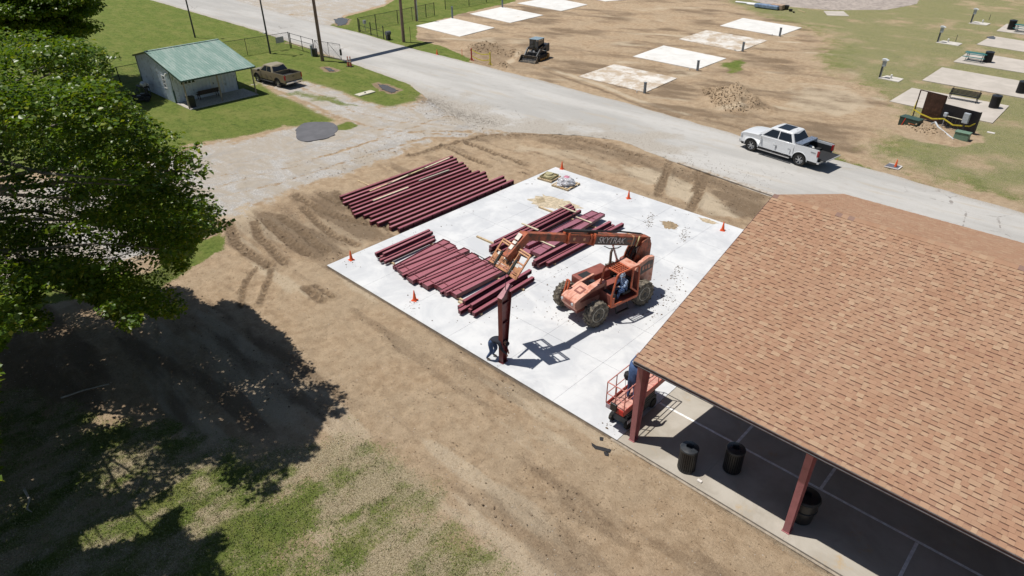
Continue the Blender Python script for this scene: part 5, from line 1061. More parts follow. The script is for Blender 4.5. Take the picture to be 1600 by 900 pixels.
m = MB(); m.b2((-1.2, -.6, .35), (.85, .6, .85)); m.build('chassis', BODY, t, bevel=.04); m = MB(); m.b2((-1.5, -.72, .62), (-.75, .72, 1.42)); m.build('engine_cover', BODY, t, bevel=.05); MB().b2((-1.53, -.6, .7), (-1.505, .6, 1.2)).build('rear_grille', YEL, t)
m = MB()
for x, y in ((-.62, -.5), (-.62, .5), (.52, -.5), (.52, .5)): m.b2((x - .04, y - .04, .85), (x + .04, y + .04, 2.05))
m.b2((-.66, -.54, 1.98), (.56, .54, 2.05)); cb = m.build('cab', BODY, t, bevel=.02); MB().b2((-.7, -.57, 2.052), (.62, .57, 2.11)).build('roof', pm('blue_grey_roof', (.25, .33, .38), .35), t, bevel=.02)
for a, c in (((.545, -.46, 1.0), (.555, .46, 1.95)), ((-.58, -.515, 1.0), (.48, -.505, 1.95)), ((-.58, .505, 1.0), (.48, .515, 1.95))): MB().b2(a, c).build('cab_window', GLA, t)
MB().box((-.1, 0, 1.05), (.45, .5, .5)).build('seat', PLA, t, bevel=.05)
m = MB(); w = .98; pr = [(1.35, .62), (1.28, .3), (1.4, .04), (2.0, .0), (2.0, .03), (1.46, .09), (1.35, .3), (1.42, .6)]; m.prism(pr, -w, w, 'y'); m.prism([(1.35, .62), (1.28, .3), (1.4, .04), (2.0, .0), (1.42, .6)], -w - .02, -w, 'y'); m.prism([(1.35, .62), (1.28, .3), (1.4, .04), (2.0, .0), (1.42, .6)], w, w + .02, 'y'); m.build('bucket', pm('worn_bucket_steel', (.10, .095, .09), .4, .5, dirt=(.38, .30, .2), dirtamt=.3), t)
m = MB()
for s in (-.25, .25): m.box((.9, s, .95), (.06, .2, .14))
m.build('headlight', HLT, t)
# ------------------------------------------------------------------ telehandler
ORG = pm('faded_orange_paint', (.50, .115, .05), .5, var=.16, scale=3, dirt=(.30, .12, .08), dirtamt=.3); PNK = pm('sun_bleached_orange', (.68, .36, .27), .55, var=.10, scale=2.5, dirt=(.52, .19, .12), dirtamt=.5)
BOOM = pm('rusty_orange_boom', (.40, .11, .055), .5, var=.25, scale=3, dirt=(.12, .07, .05), dirtamt=.45); DKO = pm('dark_red_hood', (.26, .085, .065), .55, var=.15, scale=3); RST = pm('rust_orange_carriage', (.50, .24, .125), .6, var=.25, scale=5, dirt=(.22, .1, .06), dirtamt=.3)
WRM = pm('worn_pale_orange_rail', (.62, .36, .20), .6, var=.2, scale=5); GRY = pm('grey_boom_stripe', (.12, .11, .105), .6, var=.3, scale=4, dirt=(.36, .17, .10), dirtamt=.25)
MUDT = pm('muddy_tyre', (.09, .08, .068), .9, var=.35, scale=6, dirt=(.26, .225, .17), dirtamt=.5); RIMM = pm('beige_rim', (.58, .55, .47), .6, var=.12, scale=5, dirt=(.34, .29, .22), dirtamt=.2)
T = thing('telehandler', 'orange and faded pink telehandler with its boom reaching over the stacked steel', 'telehandler', (12.45, 6.3, 0), R(-100))
def ag_wheel(x, y, side, steer=0):
    t = bpy.data.objects.new('wheel', None); COL.objects.link(t); t.parent = T; t.location = (x, y, .62); t.empty_display_size = .1; t.rotation_euler = (0, 0, R(steer))
    MY = Matrix.Rotation(R(-90 * side), 4, 'X'); w = .40; r = .60
    m = MB(); m.lathe([(.36, -w / 2 + .03), (.46, -w / 2), (.56, -w / 2 + .02), (r - .02, -w * .3), (r, 0), (r - .02, w * .3), (.56, w / 2 - .02), (.46, w / 2), (.36, w / 2 - .03)], 32, MY); m.build('tyre', MUDT, t, True)
    m = MB()
    for i in range(16):
        for h in (-1, 1):
            a0 = (i + (.5 if h > 0 else 0)) * 2 * math.pi / 16; a1 = a0 + .25
            for rr0, rr1 in ((r - .02, r + .028),):
                p = MY @ Vector(((r + .008) * math.cos(a0), (r + .008) * math.sin(a0), h * .015)); q = MY @ Vector(((r - .035) * math.cos(a1), (r - .035) * math.sin(a1), h * w * .5)); u = MY.to_3x3() @ Vector((math.cos(a0), math.sin(a0), 0)); m.bar(p, q, .07, .055, up=u)
    m.build('tread_lugs', MUDT, t)
    m = MB(); m.lathe([(.345, -w * .38), (.345, w * .42), (.32, w * .47), (.285, w * .34), (.24, w * .27), (.20, w * .26), (.12, w * .33), (.10, w * .42), (0, w * .43)], 24, MY)
    for i in range(8): a = i * math.pi / 4; m.lathe([(.016, w * .25), (.016, w * .36), (0, w * .36)], 6, MY @ Matrix.Translation((.165 * math.cos(a), .165 * math.sin(a), 0)))
    m.build('rim', RIMM, t, True); m = MB(); m.lathe([(.10, w * .3), (.095, w * .47), (0, w * .48)], 12, MY); m.build('hub', PLA, t, True)
for x, st in ((1.42, 0), (-1.42, 0)):
    for sd in (-1, 1): ag_wheel(x, sd * 1.02, sd, st)
m = MB(); m.b2((-2.2, -.42, .52), (2.0, .42, .92)); m.build('chassis', DKO, T, bevel=.03)
m = MB(); m.b2((1.3, -.85, .5), (1.54, .85, .72)); m.b2((-1.54, -.85, .5), (-1.3, .85, .72)); m.build('axle', DARKM, T, bevel=.03)
# front deck with its opening
m = MB(); m.prism([(.35, 1.62), (1.30, 1.50), (2.02, 1.28), (2.2, 1.18), (2.2, .92), (2.08, .72), (.35, .9)], .12, .50, 'y'); m.prism([(.35, 1.62), (1.30, 1.50), (2.02, 1.28), (2.2, 1.18), (2.2, .92), (2.08, .72), (.35, .9)], -.42, -.30, 'y')
m.prism([(1.15, 1.52), (1.30, 1.50), (2.02, 1.28), (2.2, 1.18), (2.2, .92), (2.08, .72), (1.15, .9)], -.30, .12, 'y'); fd = m.build('front_deck', PNK, T, bevel=.025)
MB().b2((.35, -.29, .92), (1.14, .11, 1.2)).build('deck_well', PLA, T)
for k in range(4):
    y = -.22 + k * .09; MB().tube([(.4, y, 1.25), (.62, y + .03, 1.48 + .04 * (k % 2)), (.9, y - .02, 1.45), (1.1, y, 1.25)], .022, 6).build('hydraulic_hose', BLK, T)
MB().lathe([(.12, .0), (.13, .02), (.12, .04)], 16, Matrix.Translation((.75, -.02, 1.50))).build('hose_coil', DARKM, T)
m = MB(); m.b2((2.2, -.18, .98), (2.212, .30, 1.14)); m.build('front_plate', DKO, T)
def sheared_plate(): pass
m = MB(); m.prism([(1.38, 1.477), (1.75, 1.365), (1.75, 1.375), (1.38, 1.487)], -.12, .30, 'y'); m.build('deck_decal', DKO, T); m = MB(); m.prism([(1.47, 1.463), (1.67, 1.404), (1.67, 1.408), (1.47, 1.467)], -.04, .22, 'y'); m.build('worn_decal_centre', PNK, T)
m = MB(); m.prism([(1.15, 1.38), (1.9, 1.18), (1.9, 1.1), (.5, 1.1), (.5, 1.42)], .502, .508, 'y'); m.build('deck_side_panel', DKO, T)
for sd in (-1, 1): MB().lathe([(.07, 0), (.07, .03), (0, .035)], 12, Matrix.Translation((2.2, sd * .33, 1.06)) @ Matrix.Rotation(R(90), 4, 'Y')).build('headlight', HLT, T)
m = MB()
for y in (-.56, -.40): m.bar((1.95, y, 1.0), (1.75, y, 1.72), .07, .05); 
m.bar((1.75, -.56, 1.72), (1.75, -.40, 1.72), .06, .06); m.bar((1.95, -.6, .98), (1.6, -.5, .98), .1, .06); m.build('tool_bracket', ORG, T)
m = MB(); m.b2((-.85, -1.2, .70), (.95, -.50, 1.38)); m.build('engine_hood', DKO, T, bevel=.05); m = MB(); m.b2((-.87, -1.215, .72), (.97, -.48, .98)); m.build('engine_skirt', PNK, T, bevel=.03); MB().b2((.2, -1.0, 1.383), (.75, -.62, 1.39)).build('vent_grille', PLA, T)
MB().tube([(-.9, -.62, 1.1), (-.9, -.62, 2.15), (-.98, -.62, 2.3)], [.06, .06, .055], 10).build('exhaust_pipe', pm('rusty_exhaust', (.14, .10, .08), .75), T, True)
# cab
cx0, cx1, cy0, cy1, cz = -.85, .62, .42, 1.22, 2.36
m = MB()
def P_(pts, r=.045): m.tube(pts, r, 8)
for y in (cy0, cy1):
    P_([(cx1 + .12, y, .78), (cx1 + .12, y, 1.32), (cx1 - .12, y, cz - .08), (cx1 - .22, y, cz), (cx0 + .1, y, cz), (cx0, y, cz - .1), (cx0 - .02, y, .78)]); P_([(cx0 + .38, y, cz), (cx0 + .42, y, 1.35), (cx0 + .02, y, 1.0)])
for x, z in ((cx1 - .22, cz), (cx0 + .1, cz), (cx0 + .55, cz), (cx0, 1.0), (cx1 + .12, .80)): P_([(x, cy0, z), (x, cy1, z)])
cab = m.build('cab_frame', ORG, T, True)
m = MB()
for i in range(6): x = cx0 + .6 + i * .13; m.bar((x, cy0, cz + .01), (x, cy1, cz + .01), .028, .03)
for i in range(5): y = cy0 + .13 + i * .135; m.bar((cx0 + .56, y, cz + .025), (cx1 - .22, y, cz + .025), .028, .02)
m.build('roof_guard', ORG, cab); MB().b2((cx0 + .08, cy0 - .02, cz + .03), (cx0 + .56, cy1 + .02, cz + .055)).build('roof_plate', PNK, cab, bevel=.01)
m = MB(); m.prism([(cx1 + .14, .75), (cx1 + .14, 1.32), (cx1 + .11, 1.36), (cx1 + .09, 1.3), (cx1 + .09, .75)], cy0, cy1 + .02, 'y'); m.build('front_panel', DKO, T, bevel=.01)
m = MB(); m.b2((cx0, cy0, .72), (cx1 + .14, cy1, .80)); m.b2((cx0 - .02, cy0, .8), (cx0 + .03, cy1, 1.95)); m.b2((cx0 + .0, cy0 - .01, .8), (cx1, cy0 + .01, 1.3)); m.build('cab_floor_and_back', DKO, T)
m = MB(); m.b2((cx1 - .06, cy1 - .02, .8), (cx1 + .14, cy1 + .02, 1.2)); m.b2((cx0, cy1 - .02, .72), (cx1 + .1, cy1 + .03, .86)); m.build('door_sill', ORG, T, bevel=.01)
m = MB(); m.b2((-.62, .58, .95), (-.15, 1.05, 1.12)); m.b2((-.72, .58, 1.1), (-.58, 1.05, 1.65)); m.build('seat', PLA, T, bevel=.05)
m = MB(); m.tube([(.5, .82, .85), (.28, .82, 1.38)], .03, 8); m.tube([Vector((.27, .82, 1.40)) + Vector((math.sin(.45) * 0 + .17 * math.cos(a) * .9, .17 * math.sin(a), .17 * math.cos(a) * .44)) for a in [i * math.pi / 8 for i in range(17)]], .016, 6, False); m.build('steering_wheel', BLK, T)
m = MB(); m.b2((.35, .5, .9), (.58, 1.1, 1.25)); m.build('dashboard', PLA, T, bevel=.03)
m = MB(); m.b2((-.3, 1.24, .35), (.45, 1.36, .39)); m.bar((-.28, 1.3, .37), (-.28, 1.15, .78), .04, .04); m.bar((.43, 1.3, .37), (.43, 1.15, .78), .04, .04); m.build('step', DARKM, T)
# rear body, boom supports
m = MB(); m.prism([(-2.35, .75), (-1.02, .95), (-1.02, 1.55), (-1.4, 1.95), (-2.0, 2.12), (-2.38, 2.05)], .50, .70, 'y'); m.build('rear_side_panel', PNK, T, bevel=.02)
m = MB(); m.prism([(-2.3, 1.5), (-1.5, 1.35), (-1.35, 1.7), (-2.0, 1.95), (-2.3, 1.9)], .702, .708, 'y'); m.build('side_stripe', GRY, T); m = MB()
for x_ in (-1.68, -1.86, -2.04): m.b2((x_ - .055, .709, 1.56), (x_ + .055, .713, 1.76))
m.build('worn_side_decal', PNK, T)
m = MB(); m.prism([(-2.4, .62), (-1.6, .7), (-1.6, 1.6), (-2.4, 1.7)], -.75, .48, 'y'); m.build('counterweight', DKO, T, bevel=.04)
for y in (-.32, .30): m = MB(); m.prism([(-2.45, 1.5), (-1.2, 1.2), (-1.5, 2.1), (-1.9, 2.78), (-2.3, 2.85), (-2.5, 2.5)], y - .03, y + .03, 'y'); m.build('boom_tower', BOOM, T, bevel=.01)
# boom: three telescoping boxes
Pr, Pk = Vector((-2.25, 0, 2.62)), Vector((4.55, -.02, 4.98)); D = (Pk - Pr).normalized(); UP = Vector((0, 1, 0)).cross(-D).normalized(); UP = UP if UP.z > 0 else -UP
def along(s): return Pr + D * s
LB = (Pk - Pr).length
m = MB(); m.bar(along(-.25), along(3.45), .40, .44, up=UP); outer = m.build('outer_boom', BOOM, T, bevel=.02)
m = MB(); m.bar(along(3.3), along(4.95), .34, .38, up=UP); m.build('middle_boom', BOOM, T, bevel=.02)
m = MB(); m.bar(along(4.8), along(LB), .27, .30, up=UP); inner = m.build('inner_boom', BOOM, T, bevel=.015)
for s, w, h in ((3.42, .47, .52), (3.62, .40, .46), (4.93, .40, .45), (.95, .44, .48)): m = MB(); m.bar(along(s - .045), along(s + .045), w, h, up=UP); m.build('boom_collar', ORG if s > 1 else WRM, T)
m = MB(); m.bar(along(.75) + Vector((0, .203, 0)) - UP * .02, along(3.36) + Vector((0, .203, 0)) - UP * .02, .008, .34, up=UP); dec = m.build('boom_decal', GRY, T)
RM3 = Matrix((-D, UP, Vector((0, 1, 0)))).transposed().to_4x4()
LET = pm('silver_lettering', (.78, .78, .77), .5, var=.1); BLKL = pm('black_lettering', (.03, .03, .03), .6)
text_mesh('lettering_shadow', 'SKYTRAK', .40, BLKL, T, Matrix.Translation(along(2.33) + Vector((0, .2085, 0)) - UP * .03) @ RM3, .003, .15); text_mesh('lettering', 'SKYTRAK', .40, LET, T, Matrix.Translation(along(2.35) + Vector((0, .2135, 0)) - UP * .005) @ RM3, .003, .15)
m = MB(); m.bar(along(1.0) + Vector((0, .207, 0)), along(1.3) + Vector((0, .207, 0)), .006, .12, up=UP); m.build('worn_decal', BOOM, T)
m = MB(); m.bar(along(3.7) + Vector((0, .174, 0)), along(4.85) + Vector((0, .174, 0)), .006, .24, up=UP); m.build('boom_panel', DKO, T)
m = MB()
for s in (3.95, 4.55): m.bar(along(s) + Vector((0, .178, 0)), along(s + .13) + Vector((0, .178, 0)), .006, .12, up=UP)
m.build('boom_letters', WRM, T)
m = MB(); m.bar(along(3.2) + UP * .30, along(5.15) + UP * .30, .14, .10, up=UP); m.build('hose_tray', DARKM, T)
for y in (-.05, .05): MB().tube([along(.2) + UP * .30 + Vector((0, y, 0)), along(1.8) + UP * .36 + Vector((0, y, 0)), along(3.3) + UP * .33 + Vector((0, y, 0))], .025, 6).build('hydraulic_hose', BLK, T)
MB().tube([along(2.7) - UP * .27 + Vector((0, .2, 0)), along(2.3) - UP * .38 + Vector((0, .2, 0)), along(1.8) - UP * .34 + Vector((0, .2, 0)), along(1.6) - UP * .25 + Vector((0, .2, 0))], .02, 6).build('hydraulic_hose', BLK, T)
m = MB(); m.tube([(-1.1, .0, 1.05), tuple(Vector((-1.1, 0, 1.05)).lerp(along(1.9) - UP * .3, .55))], .085, 10); m.build('lift_cylinder', DKO, T, True); MB().tube([tuple(Vector((-1.1, 0, 1.05)).lerp(along(1.9) - UP * .3, .5)), tuple(along(1.9) - UP * .3)], .05, 10).build('lift_rod', CHR, T, True)
for y in (-.2, .2): MB().tube([(-2.1, y, 1.5), tuple(along(.15) - UP * .28 + Vector((0, y, 0)))], .06, 8).build('slave_cylinder', DARKM, T, True)
m = MB(); m.lathe([(.16, -.3), (.16, .3)], 14, Matrix.Translation(along(-.05) + UP * .02) @ Matrix.Rotation(R(90), 4, 'X')); m.build('pivot_pin', BOOM, T, True)
MB().bar(along(.5) + Vector((0, .22, .28)), along(.75) + Vector((0, .25, -.24)), .05, .05).build('yellow_tag', pm('pale_yellow_tag', (.8, .68, .35), .6), T)
for y, z in ((-.05, 2.1), (.18, 2.05), (.08, 1.95)): MB().tube([(-1.7, y, 1.7), (-1.35, y, z), (-1.6, y, 2.45), (-2.0, y, 2.6)], .028, 6).build('hydraulic_hose', BLK, T)
# gooseneck down to the carriage
Kd = Pk + Vector((.02, 0, .05)); Hd = Vector((5.42, .02, 4.28)); GU = Vector((0, 1, 0))
m = MB(); m.bar(Kd + Vector((-.1, 0, .0)), Hd, .34, .42, up=(0, 1, 0), w2=.40, h2=.30); gn = m.build('boom_head', BOOM, T, bevel=.02)
dd_ = (Hd - Kd).normalized(); nn = dd_.cross(Vector((0, 1, 0))).normalized(); nn = nn if nn.x > 0 else -nn
for k, (s0, s1, wd) in enumerate([(.05, .34, .22), (.40, .52, .2), (.58, .78, .18)]): m = MB(); m.bar(Kd + dd_ * s0 + nn * .185, Kd + dd_ * s1 + nn * .195, .01, wd, up=(0, 1, 0)); m.build('worn_patch', pm('worn_white_paint', (.72, .68, .62), .6, var=.15, scale=6), gn)
# carriage, tilted back: shank direction up-back, tines up-forward
C0 = Vector((5.62, .0, 3.86)); td = Vector((.74, 0, .67)).normalized(); sdv = Vector((-.67, 0, .74)).normalized(); wd = Vector((0, 1, 0))
def cp(u, v, w=0): return C0 + wd * u + sdv * v + td * w
m = MB(); hwid = .86
for v, th in ((.0, .12), (.12, .05)): m.bar(cp(-hwid, v), cp(hwid, v), .05, th, up=sdv)
m.build('lower_rail', RST, T)
m = MB(); m.bar(cp(-hwid, .30), cp(hwid, .30), .03, .26, up=sdv); m.build('carriage_plate', RST, T)
for v in (.56, .92, 1.02): m = MB(); m.tube([cp(-hwid, v), cp(hwid, v)], .035, 8); m.build('upper_rail', WRM if v > .8 else RST, T, True)
for u in (-hwid, -.3, .3, hwid): m = MB(); m.bar(cp(u, -.04), cp(u, 1.04 if abs(u) > .5 else .9), .07 if abs(u) > .5 else .04, .05, up=td); m.build('carriage_upright', RST, T)
for u in (-.22, .22): MB().bar(cp(u, .25, -.25), cp(u, .8, -.12), .05, .2, up=td).build('mounting_bracket', BOOM, T)
MB().tube([tuple(Kd + dd_ * .5 - nn * .25), tuple(cp(0, .62, -.12))], .05, 8).build('tilt_cylinder', CHR, T, True)
for k, (u, v0, v1) in enumerate([(-.6, .4, .52), (-.15, .38, .5), (.55, .36, .5)]): m = MB(); m.b2((0, 0, 0), (.001, .001, .001)); m = MB(); m.bar(cp(u - .11, (v0 + v1) / 2, .02), cp(u + .11, (v0 + v1) / 2, .02), .012, v1 - v0, up=sdv); m.build('worn_patch', MAT['worn_white_paint'], T)
FK = pm('dark_fork_steel', (.05, .055, .05), .5, .5)
for u in (-.5, .42):
    f = MB(); f.bar(cp(u, .62, .05), cp(u, -.02, .05), .10, .045, up=td); f.build('fork_shank', FK, T); f = MB(); f.bar(cp(u, -.03, .02), cp(u, -.03, 1.25), .11, .045, up=sdv, w2=.08, h2=.02); f.build('fork_tine', FK, T)
for u in (-.2, .05, .2): MB().tube([cp(u, .7, -.1), cp(u + .08, .5, .06), cp(u + .03, .25, .06)], .018, 6).build('hydraulic_hose', BLK, T)
T['note'] = '' ; del T['note']

# ------------------------------------------------------------------ scissor lift
LR = pm('red_lift_paint', (.50, .085, .065), .45, var=.15, scale=3, dirt=(.35, .12, .1), dirtamt=.25); LRF = pm('faded_red_lift_rail', (.52, .19, .16), .5, var=.12, scale=3); LPK = pm('worn_pink_deck', (.60, .33, .27), .6, var=.2, scale=3, dirt=(.42, .16, .13), dirtamt=.35)
SL = thing('scissor_lift', 'red scissor lift with railings parked under the pavilion roof corner', 'scissor lift', (17.6, 1.2, 0), 0)
x0, x1, y0, y1, zf = -.36, .40, -1.22, 1.12, .98
m = MB(); m.b2((x0 + .05, -.86, .16), (x1 - .03, 1.02, .46)); m.build('chassis', BODY, SL, bevel=.03)
for x in (x0 + .05, x1 - .05):
    for y in (-.78, .78): MB().lathe([(.06, -.06), (.19, -.06), (.2, -.03), (.2, .03), (.19, .06), (.06, .06)], 16, Matrix.Translation((x, y, .2)) @ Matrix.Rotation(R(90), 4, 'Y')).build('wheel', TYR, SL, True)
m = MB()
for i in range(4):
    z = .50 + i * .11
    for x in (x0 + .1, x1 - .1): m.bar((x, -.85, z), (x, .85, z + .09), .04, .06); m.bar((x + .05, .85, z), (x + .05, -.85, z + .09), .04, .06)
m.build('scissor_arms', BODY, SL)
for i in range(7): yy = y0 + .01 + (y1 - y0) * i / 7; MB().b2((x0 + .02, yy, zf - .03), (x1 - .02, yy + (y1 - y0) / 7 - .012, zf)).build('deck_panel', LPK, SL)
m = MB(); m.b2((x0, y0, zf - .12), (x0 + .02, y1 + .3, zf + .12)); m.b2((x1 - .02, y0, zf - .12), (x1, y1 + .3, zf + .12)); m.b2((x0 + .02, y0, zf - .12), (x1 - .02, y0 + .02, zf + .12)); m.b2((x0 + .02, y1 + .28, zf - .12), (x1 - .02, y1 + .3, zf + .12)); m.build('toe_board', LR, SL)
MB().b2((x0 + .05, y1 + .0, zf - .05), (x1 - .05, y1 + .28, zf - .02)).build('deck_extension', LPK, SL)
m = MB(); zt_ = 2.0
def RL(pts, r=.02): MB().tube(pts, r, 8).build('guard_rail', LRF, SL, True)
RL([(x0, y0, zt_), (x0, y1 + .3, zt_)]); RL([(x1, y0, zt_), (x1, y1 + .3, zt_)]); RL([(x0, y0, zt_), (x1, y0, zt_)]); RL([(x0, y1 + .3, zt_), (x1, y1 + .3, zt_)])
RL([(x0, y0, 1.5), (x0, y1 + .3, 1.5)], .017); RL([(x1, y0, 1.5), (x1, y1 + .3, 1.5)], .017); RL([(x0, y0, 1.5), (x1, y0, 1.5)], .017)
for x in (x0, x1):
    for y in (y0, y0 + .55, .1, y1 - .2, y1 + .3): MB().tube([(x, y, zf + .1), (x, y, zt_)], .019, 8).build('rail_post', LRF, SL, True)
RL([((x0 + x1) / 2, y0, zf + .1), ((x0 + x1) / 2, y0, zt_)])
MB().b2((x0 + .24, y0 - .10, zf - .02), (x0 + .5, y0 - .02, zf + .30)).build('battery_box', BLK, SL, bevel=.02); MB().b2((x0 + .02, y0 - .014, zf - .10), (x0 + .24, y0 - .004, zf + .08)).build('notice_plate', pm('lilac_plate', (.48, .42, .50), .6), SL); MB().b2((x1 - .2, y0 - .016, zf - .1), (x1 - .02, y0 - .004, zf + .1)).build('warning_plate', pm('bright_red', (.6, .04, .03), .5), SL)
m = MB(); m.b2((x1 + .0, y0 + .3, .3), (x1 + .012, y0 + 1.0, .44)); m.build('side_plate', HLT, SL)
m = MB(); m.lathe([(.0, -.16), (.12, -.15), (.17, -.03), (.15, .1), (.06, .17), (0, .17)], 12); bg_ = m.build('tool_bag', pm('black_canvas_bag', (.015, .015, .018), .7, var=.3, scale=20, bump=.3), None, True); bg_.location = (17.44, .95, 1.82); tag(bg_, 'black round tool bag hanging from the rail of the red scissor lift', 'bag')
tag(MB().tube([(17.42, .95, 1.99), (17.44, .95, 1.96), (17.36, .9, 1.7), (17.42, .85, 1.35), (17.36, .95, 1.1)], .008, 6).build('hanging_cord', pm('pale_rope', (.5, .46, .38), .8)), 'thin pale cord hanging below the black bag on the scissor lift', 'cord')
b = MB(); b.lathe([(.13, 0), (.15, .36), (.14, .38), (.12, .34), (.10, .02), (0, .02)], 16); o = b.build('red_bucket', pm('red_plastic', (.5, .02, .015), .4), None, True); o.location = (18.0, .78, 0); tag(o, 'bright red bucket on the floor behind the corner column below the scissor lift', 'bucket')
# ------------------------------------------------------------------ traffic cones
CONE = pm('cone_orange', (.75, .11, .03), .5, var=.1, scale=6); CONEF = pm('faded_cone', (.62, .16, .09), .6, var=.15, scale=6); BAND = pm('cone_band', (.7, .66, .62), .4, var=.05)
cone0 = thing('traffic_cone', 'orange traffic cone at the left corner of the new slab', 'cone', at(549, 406, 0), 0, 'orange traffic cones')
MB().b2((-.18, -.18, 0), (.18, .18, .03)).build('base', CONE, cone0, bevel=.008); MB().lathe([(.135, .03), (.125, .06), (.028, .72), (.02, .73), (0, .73)], 20).build('cone_body', CONE, cone0, True)
cone0.scale = (.74, .74, .74)
for (px, py, z, lab, rz) in ((648, 469, 0, 'orange traffic cone on the slab below the big set of laid out columns', .4), (878, 264, 0, 'orange traffic cone at the far top corner of the new slab behind the two pallets', .2), (982, 310, 0, 'orange traffic cone on the far slab edge between the pallets and tyre tracks', .9), (1129, 360, 0, 'orange traffic cone on the slab corner closest to the shingle roof', .3), (683, 85, GZ, 'orange traffic cone alone on the grass verge across the road', .5)):
    copy_tree(cone0, at(px, py, z), rz, lab, 'orange traffic cones')
t = thing('traffic_cone', 'two slim faded cones nested together on the grass by the gate', 'cone', at(548.5, 104, GZ)); t['label'] = 'slim faded cone with pale bands, front one by the road gate'
for k, (dx, dy) in enumerate(((0, 0), (.28, -.25))):
    if k: t = thing('traffic_cone', 'slim faded cone with pale bands, back one by the road gate', 'cone', at(548.5, 104, GZ) + Vector((-.28, -.12, 0)))
    MB().b2((-.2, -.2, 0), (.2, .2, .04)).build('base', PLA, t); MB().lathe([(.12, .04), (.1, .3), (.05, .98), (.04, 1.0), (0, 1.0)], 16).build('cone_body', CONEF, t, True); MB().lathe([(.098, .45), (.083, .6)], 16).build('reflective_band', BAND, t); MB().lathe([(.078, .7), (.065, .82)], 16).build('reflective_band', BAND, t)
t = thing('rubber_mat', 'flat dark grey square mat with pale edges on the grass by the road', 'mat', at(1396, 262, GZ + .05), R(6)); q = [at(1381, 261, GZ), at(1389, 256, GZ), at(1409, 261, GZ), at(1403, 266, GZ)]
bb = MB(); bb.prism([(p.x, p.y) for p in q], .0, .03); bb.v = [(v[0] - t.location.x, v[1] - t.location.y, v[2] - .02) for v in bb.v]; t.rotation_euler = (0, 0, 0); bb.build('sheet', pm('slate_mat', (.12, .125, .15), .7), t)
ed = MB(); P4 = [p - t.location for p in q]
for a, c in ((2, 3), (3, 0), (1, 2)): ed.bar(P4[a] + Vector((0, 0, .05)), P4[c] + Vector((0, 0, .05)), .08, .05)
ed.build('pale_edge', BAND, t)
copy_tree(cone0, at(1399, 261, GZ + .03), .2, 'pale orange traffic cone standing on the dark mat beside the road', 'orange traffic cones')

# ------------------------------------------------------------------ trash cans
def slat_can(label, loc, r=.29, h=.92, grp='round black slatted litter bins', detail=True, mat=None):
    t = thing('trash_can', label, 'trash can', loc, rnd.random(), grp); mat = mat or BLK; n = 26
    MB().lathe([(r - .045, .06), (r - .035, h - .08)], 20).build('liner', pm('bin_liner', (.008, .008, .009), .8), t, True)
    sl_ = MB()
    for i in range(n):
        a = i * 2 * math.pi / n; c, s = math.cos(a), math.sin(a); sl_.bar((r * c, r * s, .05), (r * c, r * s, h - .04), .042, .012, up=(c, s, 0))
    o = sl_.build('slats', mat, t); o['kind'] = 'stuff'
    for z in (.06, h - .05): MB().lathe([(r + .008, z - .025), (r + .012, z), (r + .008, z + .025), (r - .02, z + .025), (r - .02, z - .025), (r + .008, z - .025)], 28).build('hoop', mat, t, True)
    MB().lathe([(r + .015, h - .02), (r + .025, h), (r + .01, h + .035), (r * .55, h + .075), (r * .42, h + .078), (r * .38, h + .05), (r * .38, h - .05)], 28).build('lid', pm('black_bin_lid', (.03, .035, .042), .3, var=.1, spec=.6), t, True)
    return t
slat_can('slatted black trash can at the sunlit edge of the pavilion floor, left of the pair', at(1072, 731, 0) + Vector((.0, .0, 0))); slat_can('slatted black trash can in the roof shade, right of the pair', at(1143, 733, 0))
t = thing('trash_can', 'large black barrel with a wide round lid behind the second red column', 'trash can', (24.12, .80, 0)); r = .34
MB().lathe([(.26, 0), (.30, .05), (.36, .62), (.35, .66)], 24).build('barrel', pm('black_barrel', (.02, .02, .022), .45), t, True); MB().lathe([(.365, .62), (.37, .66), (.375, .9), (.40, .92), (.41, .96), (.37, 1.03), (.15, 1.08), (.11, 1.08), (.10, 1.0), (0, 1.0)], 28).build('lid', BLK, t, True)
MB().lathe([(.365, .55), (.385, .57), (.365, .59)], 24).build('rim_band', DARKM, t, True)
far_can = slat_can('black trash can standing alone at the right end of the pad with the bench', at(1552, 168, GZ + .045), .36, .98)
slat_can('black trash can cut by the right frame edge on the second tan pad', at(1594, 145, GZ + .045), .36, .98); slat_can('black trash can beside the middle teal picnic table', at(1542, 97, GZ + .045), .38, 1.0); slat_can('black trash can beside the farthest teal picnic table', at(1579, 46, GZ + .045), .4, 1.05)

# ------------------------------------------------------------------ picnic tables, bench, pedestals
TEAL = pm('teal_coating', (.035, .17, .17), .45, var=.15)
def picnic(label, loc, rz):
    t = thing('picnic_table', label, 'picnic table', loc, rz, 'teal picnic tables')
    for k in range(5): MB().box((0, -.31 + k * .155, .76), (2.0, .14, .03)).build('table_slat', TEAL, t)
    for s in (-1, 1):
        for k in range(2): MB().box((0, s * (.66 + k * .14), .45), (2.0, .125, .03)).build('seat_slat', TEAL, t)
    for sx in (-.7, .7):
        m = MB(); m.tube([(sx, -.28, .74), (sx, -.62, .03), (sx, -.5, .0)], .025, 6); m.tube([(sx, .28, .74), (sx, .62, .03), (sx, .5, .0)], .025, 6); m.tube([(sx, -.8, .43), (sx, .8, .43)], .022, 6); m.build('leg_frame', pm('dark_table_frame', (.05, .06, .06), .5), t)
    return t
def dirang(a, b_, z=GZ): d = at(*b_, z) - at(*a, z); return math.atan2(d.y, d.x)
pa = dirang((1441, 125), (1592, 151))
picnic('teal picnic table on the middle tan pad beside a black can', at(1522, 95, GZ + .045), pa); picnic('teal picnic table at the right frame edge on the farthest tan pad', at(1598, 50, GZ + .045), pa)
